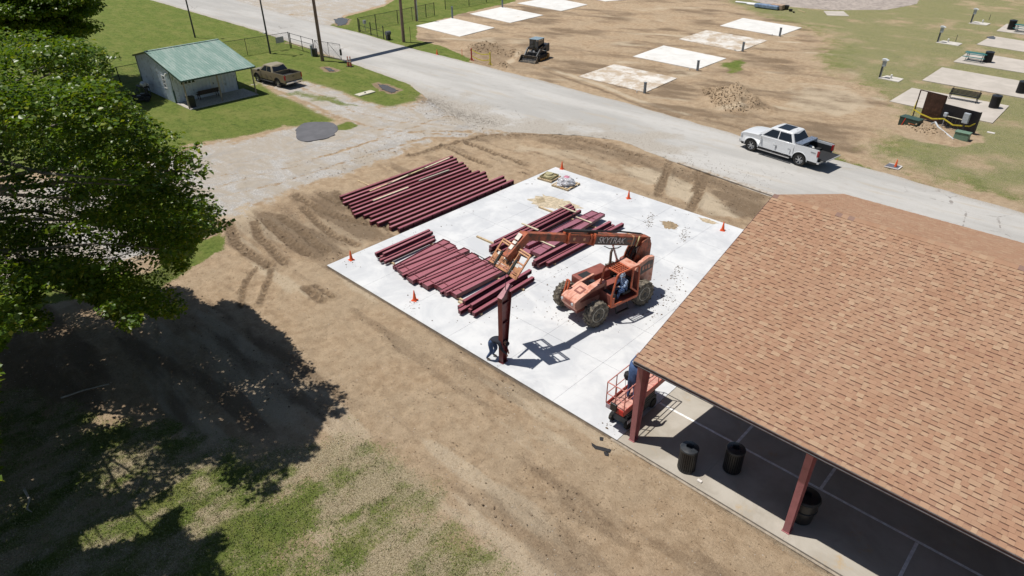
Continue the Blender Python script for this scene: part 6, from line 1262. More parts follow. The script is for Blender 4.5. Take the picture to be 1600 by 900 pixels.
bench('bench', 'black slatted park bench on the tan pad behind the dark panels', at(1504, 157, GZ + .045), pa, 2.3, BLK, None, .95)
def pedestal(label, q, loc):
    t = thing('utility_pedestal', label, 'pedestal', loc, pa, 'hooded utility pedestals on the grass'); MB().b2((-.06, -.08, 0), (.06, .08, 1.55)).build('post', DP, t); MB().b2((.06, -.05, 0), (.12, .05, 1.0)).build('conduit', MAT['grey_box'], t)
    MB().box((.12, 0, 1.35), (.26, .3, .55)).build('meter_box', pm('pale_blue_grey_box', (.45, .50, .56), .45), t, bevel=.02); m = MB(); m.prism([(-.14, 1.62), (.36, 1.62), (.40, 1.66), (.1, 1.78), (-.14, 1.76)], -.22, .22, 'y'); m.build('hood', pm('hood_white', (.62, .65, .66), .4), t)
    return t
for k, (bpx, lab) in enumerate((((1374, 121.5), 'hooded utility pedestal nearest the dark panels, on its small pad'), ((1464.5, 66), 'hooded utility pedestal in the middle of the grass field'), ((1516.5, 36), 'hooded utility pedestal farthest away, near the top right'))):
    pedestal(lab, None, at(*bpx, GZ)); 
    t = thing('water_hydrant', 'small white tap stub on the utility pad ' + ('nearest the dark panels', 'in the middle of the field', 'farthest away at the top right')[k], 'tap', at((1392, 1481, 1535)[k], (122.5, 65.5, 35.5)[k], GZ + .045)); MB().lathe([(.07, 0), (.07, .18), (.10, .2), (.09, .34), (0, .38)], 10).build('stub', WHT, t, True)
    if k: tag(MB().tube([tuple(at((0, 1493, 1545)[k], (0, 65, 32)[k], GZ)), tuple(at((0, 1493, 1545)[k], (0, 65, 32)[k], GZ) + Vector((0, 0, .75)))], .03, 6).build('tap_post', DP), 'thin dark post with nothing on it beside the %s utility pad' % ('', 'middle', 'farthest')[k], 'post')
for k, (px, py) in enumerate(((1007, 146), (1089.5, 110.5), (1160, 80.5), (1218, 57), (707, 29), (785, 12))):
    lab = ('first, beside the most muddied pad nearest the road', 'second, beside the clean white pad', 'third, beside the stained pad', 'fourth, beside the farthest pad of the row', 'left row, by the pad next to the fence', 'left row, second pad from the fence')[k]
    p_ = at(px, py, GZ); t = thing('utility_post', 'grey square stub post, ' + lab, 'post', p_, pa, 'grey stub posts at the concrete pads'); MB().b2((-.10, -.08, 0), (.10, .08, .96 if k < 4 else 1.5)).build('post', pm('slate_post', (.16, .19, .22), .5), t, bevel=.01); MB().b2((-.12, -.10, .96 if k < 4 else 1.5), (.12, .10, 1.0 if k < 4 else 1.54)).build('cap', MAT['slate_post'], t)
    if k < 4: o = MB().lathe([(.05, 0), (.06, .2), (0, .22)], 8).build('pipe_stub', WHT); o.location = at(px - 12, py - 1, GZ); tag(o, 'short white pipe stub in the soil left of the %s grey stub post' % ORD[k], 'pipe', 'white pipe stubs by the pads')
# ------------------------------------------------------------------ panels, boxes and tape at the old utility spot
B0, B1 = at(1436, 186, GZ), at(1520, 209, GZ); dv = B1 - B0; L0 = dv.length; ang = math.atan2(dv.y, dv.x)
BRN = pm('dark_brown_board', (.045, .022, .016), .35, var=.3, scale=2, dirt=(.10, .05, .035), dirtamt=.3); BKB = pm('black_board', (.014, .014, .018), .4, var=.2)
t = thing('brown_panel', 'large dark brown board standing in a steel frame beside the green boxes', 'panel', B0, ang); w = (at(1469, 190, GZ) - B0).length
MB().b2((.02, -.03, .12), (w, .03, 2.2)).build('board', BRN, t, bevel=.005); m = MB(); m.bar((-.55, 0, 0), (-.55, 0, 2.15), .07, .07); m.bar((w + .03, .03, 0), (w + .03, .03, 2.15), .07, .07); m.bar((-.58, 0, 2.18), (w + .06, 0, 2.18), .06, .06); m.build('frame', pm('rusty_frame', (.07, .04, .03), .6), t)
t = thing('standing_board', 'long black board standing beside the brown one behind the grey meter box', 'panel', B0, ang); MB().b2((w + .1, -.16, .12), (L0 + .1, -.10, 1.65)).build('board', BKB, t, bevel=.005)
m = MB(); m.bar((L0 + .12, -.13, 0), (L0 + .12, -.13, 1.68), .08, .08); m.bar((w + 1.2, -.05, 0), (w + 1.2, -.05, 1.6), .06, .06); m.build('posts', BLK, t)
GBX = pm('dark_green_box', (.030, .055, .045), .45, var=.15); LGB = pm('light_green_box', (.15, .25, .18), .5, var=.12, dirt=(.1, .12, .09), dirtamt=.3)
a = at(1403, 195, GZ); c = at(1432, 203, GZ); d = c - a; t = thing('transformer_box', 'long low dark green transformer box with orange paint marks on the mulch', 'box', a + d * .5, math.atan2(d.y, d.x)); l = d.length
MB().box((0, .3, .33), (l, .75, .66)).build('cabinet', GBX, t, bevel=.03); MB().box((0, .3, .69), (l + .05, .8, .06)).build('lid', pm('green_lid', (.05, .09, .075), .4), t, bevel=.015); OMK = pm('orange_spray_mark', (.6, .14, .04), .7); m = MB(); m.b2((.0, -.082, .34), (.5, -.078, .38)); m.build('paint_mark', OMK, t); MB().bar((-l * .3, -.095, .05), (-l * .18, -.09, .68), .05, .015, up=(0, 1, 0)).build('red_tape', pm('red_tape', (.6, .05, .03), .5), t)
a = at(1488, 217, GZ); c = at(1511, 222, GZ); d = c - a; t = thing('junction_box', 'low light green box at the right end of the mulch patch', 'box', a + d * .5, math.atan2(d.y, d.x)); MB().box((0, .3, .27), (d.length, .62, .54), top=(.95, .9)).build('cabinet', LGB, t, bevel=.03); MB().box((0, .3, .56), (d.length + .04, .64, .05)).build('lid', LGB, t, bevel=.015)
def lz(u, v, z): return B0 + dv.normalized() * u + Vector((-dv.y, dv.x, 0)).normalized() * v + Vector((0, 0, z))
t = thing('meter_box', 'grey meter box on a post in front of the black board', 'box', lz(L0 * .87, -.55, 0), ang); MB().box((0, 0, .45), (.1, .1, .9)).build('post', DP, t); MB().box((0, -.08, 1.15), (.42, .22, .75)).build('cabinet', pm('light_grey_box', (.42, .46, .50), .45), t, bevel=.02)
t = thing('water_meter', 'small blue-grey meter on pipes left of the grey meter box', 'meter', lz(L0 * .50, -.5, 0), ang); MB().box((0, 0, 1.0), (.26, .2, .3)).build('meter', MAT['pale_blue_grey_box'], t, bevel=.03); MB().tube([(0, 0, 0), (0, 0, .9)], .04).build('riser', MAT['grey_box'], t); MB().tube([(.1, 0, .92), (L0 * .35, -.03, .95)], .035).build('pipe', pm('pale_pipe', (.50, .47, .36), .6), t)
for k in range(4): MB().tube([(.3 + k * .28, 0, .1), (.3 + k * .28, 0, .9)], .025, 6).build('riser', DP, t)
a, c = at(1455, 196, GZ), at(1489, 220, GZ); o = MB().tube([Vector((0, 0, .12)), (c - a) * .12 + Vector((0, 0, .4)), (c - a) * .3 + Vector((0, 0, .2)), (c - a) + Vector((0, 0, .1))], .07, 10).build('loose_conduit', pm('light_grey_conduit', (.50, .52, .54), .4), None, True); o.location = a; tag(o, 'light grey conduit pipe lying across the dug soil between the green boxes', 'pipe')
YT = pm('yellow_tape', (.62, .52, .05), .55); pts = [lz(-.6, -.1, .65), lz(.2, -.3, .5), lz(w * .8, -.45, .42), lz(L0 * .5, -.62, .7), lz(L0 * .7, -.7, .45), lz(L0 * .95, -.5, .6), lz(L0, -.12, .8)]; m = MB()
for p, q_ in zip(pts[:-1], pts[1:]): m.bar(p, q_, .012, .10)
tag(m.build('caution_tape', YT), 'yellow caution tape strung low along the brown and black panels', 'tape')
m = MB(); 
for a_, c_ in (((1423, 181), (1430, 166)), ((1428, 168), (1432, 182))): m.tube([tuple(at(*a_, GZ + .1)), tuple(at(a_[0], a_[1], GZ) + Vector((.1, 0, .9)))], .02, 5)
tag(m.build('yellow_stakes', YT), 'thin yellow marker stakes left of the brown panel', 'stake')
# barricade tape by the skid steer
RS = pm('red_marker_post', (.45, .03, .03), .5); ta, tb = at(737, 95, GZ), at(766, 102, GZ)
for p_, mat, lab, hh in ((ta, RS, 'red marker post at the left end of the yellow tape by the dirt heap', 1.25), (tb, YT, 'yellow marker post at the right end of the tape by the dirt heap', 1.3)):
    t = thing('marker_post', lab, 'post', p_); MB().tube([(0, 0, 0), (0, 0, hh)], .07, 8).build('post', mat, t)
    for s in (-1, 1): MB().bar((s * .3, 0, .02), (0, 0, .35), .05, .05).build('foot', mat, t)
m = MB()
for z in (1.15, .55):
    m = MB()
    for k in range(6): u0, u1 = k / 6, (k + 1) / 6; m.bar(ta.lerp(tb, u0) + Vector((0, 0, z - .25 * math.sin(math.pi * u0))), ta.lerp(tb, u1) + Vector((0, 0, z - .25 * math.sin(math.pi * u1))), .01, .09)
    tag(m.build('caution_tape', YT), '%s yellow tape strand sagging between the red and yellow marker posts' % ('upper' if z > 1 else 'lower'), 'tape')

tag(MB().tube([tuple(at(722, 88, GZ)), tuple(at(722, 88, GZ) + Vector((-.2, .2, .7)))], .03, 6).build('stake', OMK), 'small leaning orange stake at the left of the dirt heap', 'stake')
# ------------------------------------------------------------------ pallets at the far corner of the slab
def pallet(name, label, loc, rz, w=1.1, l=1.15):
    t = thing(name, label, 'pallet', loc, rz)
    for k in range(3): MB().box((0, -.45 * l + k * .45 * l, .055), (w, .09, .09)).build('stringer', TIM, t)
    for k in range(7): MB().box((-w / 2 + .07 + k * (w - .14) / 6, 0, .112), (.11, l, .022)).build('deck_board', TIM, t)
    return t
p_ = at(858, 279, 0); pallet('pallet', 'dark timber pallet at the top slab corner, left of the plastic-wrapped one', p_, .1); 
t = thing('crate', 'flat timber crate stacked on the left pallet', 'crate', p_ + Vector((0, 0, .123)), .15)
m = MB()
for s in (-1, 1): m.box((s * .42, 0, .07), (.05, .9, .13)); m.box((0, s * .42, .07), (.79, .05, .13))
m.build('side_boards', pm('mossy_timber', (.30, .27, .15), .8, var=.3), t); MB().box((0, 0, .02), (.8, .8, .03)).build('bottom', TIM, t)
o = MB().lathe([(.30, 0), (.34, .06), (.26, .12), (.24, .2), (.18, .22), (0, .2)], 14).build('wire_coil', pm('yellowish_coil', (.42, .38, .22), .7), None, True); o.location = p_ + Vector((0, 0, .17)); tag(o, 'yellowish coil lying on the crate on the left pallet', 'coil')
p_ = at(884, 290, 0); pallet('pallet', 'timber pallet carrying the plastic-wrapped heap near the top slab corner', p_, .05, 1.3, 1.35)
rs2 = np.random.RandomState(3); bm = bmesh.new(); bmesh.ops.create_icosphere(bm, subdivisions=4, radius=1)
for v in bm.verts:
    n_ = fbm(np.array([v.co.x * 3 + 5]), np.array([v.co.y * 3 + v.co.z * 4]), 5, 3)[0]; f = .75 + .55 * n_; v.co = Vector((v.co.x * .55 * f, v.co.y * .55 * f, max(-.02, v.co.z) * .42 * f))
me_ = bpy.data.meshes.new('wrapped_bags'); bm.to_mesh(me_); bm.free(); pmn = NT('wrapped_plastic'); pmn.out(pmn.mix(pmn.step(pmn.noise(5, 4, .7, 'object'), .45, .6), (.62, .63, .66), (.38, .36, .38)), .22, 0, .6); pmn.bump(pmn.noise(14, 4, .7, 'object'), .8, .03); me_.materials.append(pmn.m)
o = bpy.data.objects.new('wrapped_bags', me_); COL.objects.link(o); o.location = p_ + Vector((0, 0, .14)); tag(o, 'heap of bags wrapped in clear crinkled plastic on the right pallet', 'bags')
o = MB().lathe([(.2, 0), (.24, .06), (.14, .13), (0, .15)], 12).build('pink_bag', pm('pink_bag', (.55, .22, .30), .5, var=.3, scale=8), None, True); o.location = p_ + Vector((-.05, .1, .46)); tag(o, 'small pink bag on top of the plastic-wrapped heap', 'bag')
# ------------------------------------------------------------------ odds and ends
a, c = at(558, 150, GZ), at(583, 143, GZ); d = c - a; t = thing('concrete_lid', 'pale rectangular slab lid with a dark knob lying in the grass by the road bend', 'lid', (a + c) * .5 + Vector((0, 0, .04)), math.atan2(d.y, d.x)); MB().box((0, 0, 0), (d.length, .75, .09)).build('lid', pm('pale_lid', (.55, .52, .42), .8), t, bevel=.01); MB().lathe([(.08, .045), (.08, .09), (0, .1)], 8).build('knob', DARKM, t)
FELT = pm('black_felt', (.025, .025, .028), .8, var=.2)
for k, (pts, lab) in enumerate([([(924, 692), (932, 697), (945, 700), (955, 703), (953, 707), (942, 705), (930, 702), (925, 697)], 'long curved black rubber strip lying on the soil by the corner column'), ([(937, 683), (943, 684), (942, 689), (937, 688)], 'smallest black scrap on the soil, above the curved strip'), ([(943, 706), (951, 708), (951, 713), (945, 712)], 'square black scrap at the lower end of the curved strip')]):
    P = wp(pts, GZ + .02); cx_ = sum(p[0] for p in P) / len(P); cy_ = sum(p[1] for p in P) / len(P); m = MB(); m.prism([(x - cx_, y - cy_) for x, y in P], 0, .02); o = m.build('rubber_scrap', FELT); o.location = (cx_, cy_, GZ + .02); tag(o, lab, 'scrap')
o = MB().box((0, 0, .02), (.16, .10, .04)).build('paper_scrap', BAND); o.location = at(1093, 752, 0); tag(o, 'small white paper scrap on the sunlit pavilion floor edge', 'scrap')
o = MB().box((0, 0, .03), (.5, .3, .05)).build('white_scrap', BAND); o.location = at(1548, 208, GZ); tag(o, 'small white scrap on the grass right of the panels', 'scrap')
# materials dumped by the loop road
WPI = pm('white_plastic_pipe', (.78, .79, .80), .35, var=.04); a, c = at(1150, 4, GZ), at(1225, 12, GZ); d = c - a
for k in range(5):
    q_ = Vector((-d.y, d.x, 0)).normalized() * (.22 * k); s0, s1 = (.0, .98) if k < 2 else (.28, .95); o = MB().tube([(0, 0, 0), tuple(d * (s1 - s0))], .11, 8).build('plastic_pipe', WPI, None, True); o.location = a + d * s0 - q_ + Vector((0, 0, .12)); tag(o, 'white plastic pipe lying in the grass by the loop road, %s from the back' % ORD[k], 'pipe', 'white pipes by the loop road')
o = MB().box((0, 0, .35), (3.6, .9, .5)).build('blue_tarp_bundle', pm('blue_tarp', (.20, .28, .42), .4, var=.3, scale=3), bevel=.12); o.location = at(1198, 14, GZ); o.rotation_euler = (0, 0, pa); tag(o, 'blue tarp covered bundle in front of the white pipes', 'bundle')
o = MB().box((0, 0, .4), (1.8, 1.0, .6)).build('cardboard_bundle', pm('tan_cardboard', (.42, .30, .22), .8, var=.3, scale=3), bevel=.06); o.location = at(1214, 15, GZ); o.rotation_euler = (0, 0, pa); tag(o, 'tan cardboard bundle between the blue tarp and the black tub', 'bundle')
for k, (px, py, s_, lab) in enumerate(((1227, 15, .8, 'black tub at the right end of the pile by the loop road'), (1235, 18, .45, 'small dark lump of scrap right of the black tub'), (1240, 20, .25, 'smallest dark scrap, farthest right of the black tub'))):
    o = MB().lathe([(s_ * .5, 0), (s_ * .6, s_ * .7), (s_ * .5, s_ * .72), (0, s_ * .5)], 10).build('black_tub', BLK, None, True); o.location = at(px, py, GZ); tag(o, lab, 'tub')
o = MB().bar((0, 0, .05), (1.6, -1.3, .05), .09, .05).build('timber_board', TIM); o.location = at(1247, 16, GZ); tag(o, 'pale board lying in the grass right of the pile by the loop road', 'board')
# rail and post near the tree
t = thing('handrail', 'thin grey pipe rail on short posts by the gravel drive, partly under the tree', 'rail', at(334, 366, GZ)); a = t.location; RLM = pm('grey_pipe_rail', (.30, .29, .28), .5, .4)
far_ = at(-60, 492, GZ) - a; MB().tube([(0, 0, .45), tuple(far_ + Vector((0, 0, .45)))], .035, 6).build('rail', RLM, t)
for k in range(8): p_ = far_ * (k / 7); MB().tube([tuple(p_), tuple(p_ + Vector((0, 0, .46)))], .04, 6).build('post', RLM, t)
for k, pp in enumerate(([(38, 765), (46, 780), (42, 795), (50, 800)], [(95, 622), (130, 610), (170, 600)])):
    P = [at(x, y, GZ + .06) for x, y in pp]; o = MB().tube([p - P[0] for p in P], [.04, .03, .025, .015][:len(P)], 6).build('fallen_branch', pm('grey_bark_stick', (.40, .36, .30), .8)); o.location = P[0]; tag(o, ('pale fallen branch in the tree shade near the left frame edge, lower', 'pale fallen branch in the tree shade, upper one')[k], 'branch')

# ------------------------------------------------------------------ people
SKIN = pm('skin', (.42, .24, .17), .5, var=.06, scale=10); JEAN = pm('blue_jeans', (.055, .10, .22), .8, var=.22, scale=10); NAVY = pm('dark_navy_hoodie', (.018, .022, .035), .8, var=.2, scale=8); PLAID = NT('blue_plaid')
w1 = PLAID.n('ShaderNodeTexChecker'); w1.inputs['Scale'].default_value = 22; PLAID.L(PLAID.coord('object'), w1.inputs[0]); PLAID.out(PLAID.mix(w1.outputs[1], (.10, .22, .48), (.42, .52, .66)), .8); PLAID = PLAID.m
BOOT = pm('brown_boot', (.09, .055, .035), .6, var=.2); HAIR = pm('dark_hair', (.02, .015, .012), .6); WBOOT = pm('pale_work_boot', (.40, .33, .24), .7)
def person(label, J, loc, rz, shirt, trousers, boots, hat=None, hatmat=None, bulk=1.0):
    """J: joint name -> position. Skinned as one surface; cloth chosen per face by the nearest bone."""
    bones = [('pelvis', 'belly', 1), ('belly', 'chest', 1), ('chest', 'neck', 1), ('neck', 'head0', 0), ('head0', 'head1', 0)]
    rad = dict(pelvis=.155 * bulk, belly=.145 * bulk, chest=.17 * bulk, neck=.062, head0=.082, head1=.098)
    for s in 'LR':
        bones += [('chest', 'sh' + s, 1), ('sh' + s, 'el' + s, 1), ('el' + s, 'wr' + s, 1), ('wr' + s, 'pa' + s, 0), ('pelvis', 'hi' + s, 2), ('hi' + s, 'kn' + s, 2), ('kn' + s, 'an' + s, 2), ('an' + s, 'to' + s, 3)]
        rad.update({'sh' + s: .074 * bulk, 'el' + s: .054 * bulk, 'wr' + s: .034, 'pa' + s: .032, 'hi' + s: .10 * bulk, 'kn' + s: .07 * bulk, 'an' + s: .046, 'to' + s: .036})
        w, p = Vector(J['wr' + s]), Vector(J['pa' + s]); d = (p - w).normalized(); sd_ = d.cross(Vector((0, 0, 1))); sd_ = sd_.normalized() if sd_.length > .1 else Vector((1, 0, 0)); cu = Vector((0, 0, -1)) if abs(d.z) < .8 else d.cross(sd_)
        for k, (o_, l) in enumerate(((-.033, .062), (-.012, .074), (.010, .070), (.031, .056))):
            a_, b_ = 'f%d%s' % (k, s), 'g%d%s' % (k, s); J[a_] = p + sd_ * o_ + d * l * .55; J[b_] = J[a_] + (d * .7 + cu * .6).normalized() * l * .6; bones += [('pa' + s, a_, 0), (a_, b_, 0)]; rad[a_] = .0095; rad[b_] = .008
        th = 't' + s; J[th] = w.lerp(p, .55) + sd_ * -.05 + d * .02; bones.append(('wr' + s, th, 0)); rad[th] = .011
    names = list(rad); idx = {n_: i for i, n_ in enumerate(names)}; me = bpy.data.meshes.new('body'); me.from_pydata([Vector(J[n_]) for n_ in names], [(idx[a], idx[b]) for a, b, _ in bones], [])
    o = bpy.data.objects.new('person', me); COL.objects.link(o); sk = o.modifiers.new('skin', 'SKIN'); sk.use_smooth_shade = True; sb = o.modifiers.new('sub', 'SUBSURF'); sb.levels = 1; sb.render_levels = 1
    for i, n_ in enumerate(names): v = me.skin_vertices[0].data[i]; v.radius = (rad[n_], rad[n_] * (.78 if n_ in ('pelvis', 'belly', 'chest') else 1)); v.use_root = (n_ == 'pelvis')
    dg = bpy.context.evaluated_depsgraph_get(); m2 = bpy.data.meshes.new_from_object(o.evaluated_get(dg)); o.modifiers.clear(); o.data = m2; m2.materials.clear()
    for m_ in (SKIN, shirt, trousers, boots): m2.materials.append(m_)
    seg = [(Vector(J[a]), Vector(J[b]), c) for a, b, c in bones]
    for p in m2.polygons:
        c = p.center; best = min(((c - (a + (b - a) * max(0, min(1, (c - a).dot(b - a) / max(1e-9, (b - a).length_squared))))).length - (0.02 if k else 0), k) for a, b, k in seg); p.material_index = best[1]; p.use_smooth = True
    o.location = loc; o.rotation_euler = (0, 0, rz); tag(o, label, 'person')
    h0, h1, nk = Vector(J['head0']), Vector(J['head1']), Vector(J['face']); up = (h1 - h0).normalized(); fw = (nk - up * nk.dot(up)).normalized(); side = up.cross(fw); c = h0.lerp(h1, .55)
    MM = Matrix((side, fw, up)).transposed().to_4x4(); MM.translation = c
    f = MB(); f.M = MM; f.bar((0, .09, .0), (0, .125, -.035), .025, .02, up=(1, 0, 0)); f.build('nose', SKIN, o); f = MB(); f.M = MM
    for s in (-1, 1): f.box((s * .035, .092, .01), (.022, .012, .012))
    f.box((0, .094, -.06), (.045, .01, .01)); f.build('eyes_and_mouth', HAIR, o); f = MB(); f.M = MM
    for s in (-1, 1): f.box((s * .1, 0, -.01), (.018, .035, .055))
    f.build('ears', SKIN, o)
    f = MB(); f.M = MM; f.lathe([(.108, .0), (.112, .05), (.085, .105), (.04, .125), (0, .128)], 14); f.build('hat' if hat else 'hair', hatmat or HAIR, o, True)
    if hat == 'cap': f = MB(); f.M = MM; f.prism([(-.08, .07), (.08, .07), (.06, .18), (-.06, .18)], .0, .012, 'z'); f.build('cap_brim', hatmat, o)
    if hat == 'hard': f = MB(); f.M = MM; f.lathe([(.15, .0), (.112, .018)], 16); f.build('hat_brim', hatmat, o)
    return o
# worker bent over at the foot of the standing column (local +y is forward)
J = dict(pelvis=(0, -.12, .92), belly=(0, .04, 1.02), chest=(0, .30, 1.06), neck=(0, .44, 1.02), head0=(0, .50, .98), head1=(0, .60, .90), face=Vector((0, .3, -.9)),
         shL=(-.17, .32, 1.0), elL=(-.20, .42, .72), wrL=(-.12, .55, .50), paL=(-.10, .60, .42), shR=(.17, .32, 1.0), elR=(.20, .44, .72), wrR=(.12, .58, .50), paR=(.10, .63, .42),
         hiL=(-.10, -.10, .86), knL=(-.14, .05, .47), anL=(-.16, -.12, .09), toL=(-.16, .07, .05), hiR=(.10, -.12, .86), knR=(.15, -.02, .46), anR=(.16, -.26, .09), toR=(.17, -.08, .05))
person('worker in a dark hooded jacket and jeans bending over behind the standing steel column', J, (11.62, .02, 0), R(-68), NAVY, JEAN, WBOOT, 'cap', NAVY, 1.28)
# operator seated in the telehandler cab; local +y forward -> telehandler +x
J = dict(pelvis=(0, 0, .0), belly=(0, .02, .17), chest=(0, .05, .40), neck=(0, .08, .55), head0=(0, .10, .62), head1=(0, .12, .74), face=Vector((0, 1, -.15)),
         shL=(-.18, .05, .44), elL=(-.24, .24, .24), wrL=(-.16, .46, .30), paL=(-.13, .53, .31), shR=(.18, .05, .44), elR=(.25, .20, .22), wrR=(.22, .40, .14), paR=(.21, .47, .13),
         hiL=(-.10, .03, -.02), knL=(-.15, .44, .02), anL=(-.14, .52, -.34), toL=(-.14, .68, -.38), hiR=(.10, .03, -.02), knR=(.17, .42, .03), anR=(.17, .48, -.35), toR=(.18, .64, -.38))
tl = Matrix.Translation((12.45, 6.3, 0)) @ Matrix.Rotation(R(-100), 4, 'Z'); p_ = tl @ Vector((-.36, .86, 1.20)); person('telehandler operator in a blue checked shirt and jeans seated in the open cab', J, p_, R(-190), PLAID, JEAN, BOOT, 'cap', pm('pale_blue_cap', (.35, .45, .58), .7), 1.15)
# worker standing on the scissor lift deck
J = dict(pelvis=(0, 0, .93), belly=(0, .02, 1.10), chest=(0, .06, 1.34), neck=(0, .10, 1.48), head0=(0, .12, 1.56), head1=(0, .13, 1.68), face=Vector((0, 1, .3)),
         shL=(-.18, .06, 1.38), elL=(-.26, .24, 1.44), wrL=(-.20, .38, 1.62), paL=(-.18, .42, 1.70), shR=(.18, .06, 1.38), elR=(.26, .22, 1.42), wrR=(.2, .38, 1.58), paR=(.18, .42, 1.66),
         hiL=(-.10, 0, .87), knL=(-.13, .05, .48), anL=(-.13, -.02, .10), toL=(-.14, .17, .06), hiR=(.10, 0, .87), knR=(.13, .02, .48), anR=(.14, -.06, .10), toR=(.16, .13, .06))
person('worker in dark blue standing on the scissor lift under the roof edge', J, (17.74, .78, .98), R(0), JEAN, JEAN, WBOOT, 'hard', pm('white_hard_hat', (.7, .7, .7), .4), 1.12)
# ------------------------------------------------------------------ trees
def leaf_material(name, c0, c1, c2):
    n = NT(name); a = n.sep(n.attr('tone').outputs['Color']); c = n.mix(a[0], c0, c1); c = n.mix(a[1], c, c2); n.setin(n.b.inputs['Base Color'], c); n.b.inputs['Roughness'].default_value = .36; n.b.inputs['Specular IOR Level'].default_value = .45
    tr = n.n('ShaderNodeBsdfTranslucent'); n.L(n.mix(1, c, (1.0, 1.0, .30), 'MULTIPLY'), tr.inputs[0]); mx = n.n('ShaderNodeMixShader'); mx.inputs[0].default_value = .46
    n.L(n.b.outputs[0], mx.inputs[1]); n.L(tr.outputs[0], mx.inputs[2]); n.L(mx.outputs[0], n.t.nodes['Material Output'].inputs[0]); return n.m
LEAF = leaf_material('maple_leaf', (.062, .13, .014), (.15, .24, .022), (.29, .33, .035)); BARK = pm('pale_bark', (.24, .21, .175), .85, var=.3, scale=3, bump=.5)
def crown(name, centers, rads, nper, size, mat, parent, seed, flip=1.0):
    """leaf-sized faces in sprays around each centre; each leaf a folded four-sided blade"""
    rs = np.random.RandomState(seed); K = len(centers); cnt = np.maximum(12, (nper * (rads / .7) ** 1.6)).astype(int); N = cnt.sum(); C = np.repeat(centers, cnt, 0); Rr = np.repeat(rads, cnt)
    d = rs.normal(size=(N, 3)); d /= np.linalg.norm(d, axis=1)[:, None]; r = rs.rand(N) ** .62 * 1.12; off = d * (r * Rr)[:, None]; off[:, 2] *= .42
    P = C + off; nrm = rs.normal(size=(N, 3)) * .42 + np.array([-.2, -.12, .95]) + d * .45; nrm /= np.linalg.norm(nrm, axis=1)[:, None]
    t = rs.normal(size=(N, 3)); t -= nrm * (t * nrm).sum(1)[:, None]; t /= np.linalg.norm(t, axis=1)[:, None]; b = np.cross(nrm, t); s = size * rs.uniform(.6, 1.25, N)[:, None]
    V = np.stack([P - t * s * .5, P + b * s * .46 - t * s * .05 + nrm * s * .10, P + t * s * .55 - nrm * s * .08, P - b * s * .46 - t * s * .05 + nrm * s * .10], 1)
    me = bpy.data.meshes.new(name); me.vertices.add(N * 4); me.vertices.foreach_set('co', V.astype(np.float32).ravel())
    f = (np.array([0, 1, 2, 0, 2, 3])[None] + np.arange(N)[:, None] * 4).astype(np.int32); me.loops.add(f.size); me.loops.foreach_set('vertex_index', f.ravel()); me.polygons.add(N * 2); me.polygons.foreach_set('loop_start', np.arange(N * 2, dtype=np.int32) * 3); me.update(calc_edges=True)
    tone = np.repeat(rs.rand(K), cnt) * .65 + rs.rand(N) * .35; yel = (rs.rand(N) < .16 + .25 * np.repeat(rs.rand(K) ** 2, cnt)) * rs.rand(N)
    add_attr(me, 'tone', np.repeat(np.stack([tone, yel, tone * 0, tone * 0 + 1], -1), 4, 0)); me.materials.append(mat); o = bpy.data.objects.new(name, me); COL.objects.link(o); o.parent = parent; return o
def limbs(parent, trunk_pts, trunk_r, targets, seed, mat=BARK):
    MB().tube(trunk_pts, trunk_r, 14).build('trunk', mat, parent, True); rn = random.Random(seed); m = MB(); tp = [Vector(p) for p in trunk_pts]
    for t in targets:
        t = Vector(t); s = tp[-1] if rn.random() < .5 else tp[-2].lerp(tp[-1], rn.random()); L = (t - s).length
        if L < .8: continue
        mid = s.lerp(t, .45) + Vector((rn.uniform(-.1, .1) * L, rn.uniform(-.1, .1) * L, .10 * L)); m2_ = s.lerp(t, .75) + Vector((0, 0, .06 * L)); r0 = .025 + .008 * L
        m.tube([s, s.lerp(mid, .5) + Vector((0, 0, .03 * L)), mid, m2_, t], [r0, r0 * .8, r0 * .6, r0 * .38, .015], 7)
    return m.build('branches', mat, parent, True)
CR = [(-700, -700), (152, -700), (152, 10), (138, 22), (142, 45), (138, 66), (160, 66), (182, 84), (184, 104), (170, 122), (196, 140), (214, 166), (232, 184), (256, 196), (262, 210), (288, 204), (318, 226), (330, 250), (318, 280), (330, 312), (345, 324), (364, 330), (352, 354), (332, 366), (312, 372), (298, 392), (290, 420), (280, 448), (290, 488), (270, 500), (232, 490), (212, 512), (192, 516), (176, 500), (160, 478), (128, 468), (100, 446), (66, 456), (52, 478), (86, 500), (62, 520), (22, 512), (0, 540), (-14, 560), (-14, 1700), (-900, 1700)]
SHD = [(-900, 440), (0, 478), (120, 450), (288, 446), (302, 466), (330, 482), (350, 468), (388, 480), (404, 500), (442, 522), (470, 560), (522, 590), (552, 630), (532, 652), (502, 656), (484, 690), (498, 704), (480, 722), (452, 736), (440, 758), (416, 782), (384, 786), (364, 770), (340, 745), (322, 722), (292, 748), (262, 778), (205, 800), (160, 815), (120, 835), (110, 870), (180, 852), (240, 835), (258, 802), (292, 784), (272, 820), (300, 852), (338, 832), (358, 850), (332, 880), (358, 920), (420, 1500), (-900, 1500)]
def inside(poly, X, Y): return sdist(poly, X, Y)
rs = np.random.RandomState(12); M_ = 60000
ctr = np.array([.0, -13.6, 7.6]); P = rs.uniform(-1, 1, (M_ * 2, 3)); P = P[(P ** 2).sum(1) < 1]; rr_ = np.sqrt((P ** 2).sum(1)); P = P[rr_ > .40] * np.array([13.5, 10.5, 5.2]) + ctr
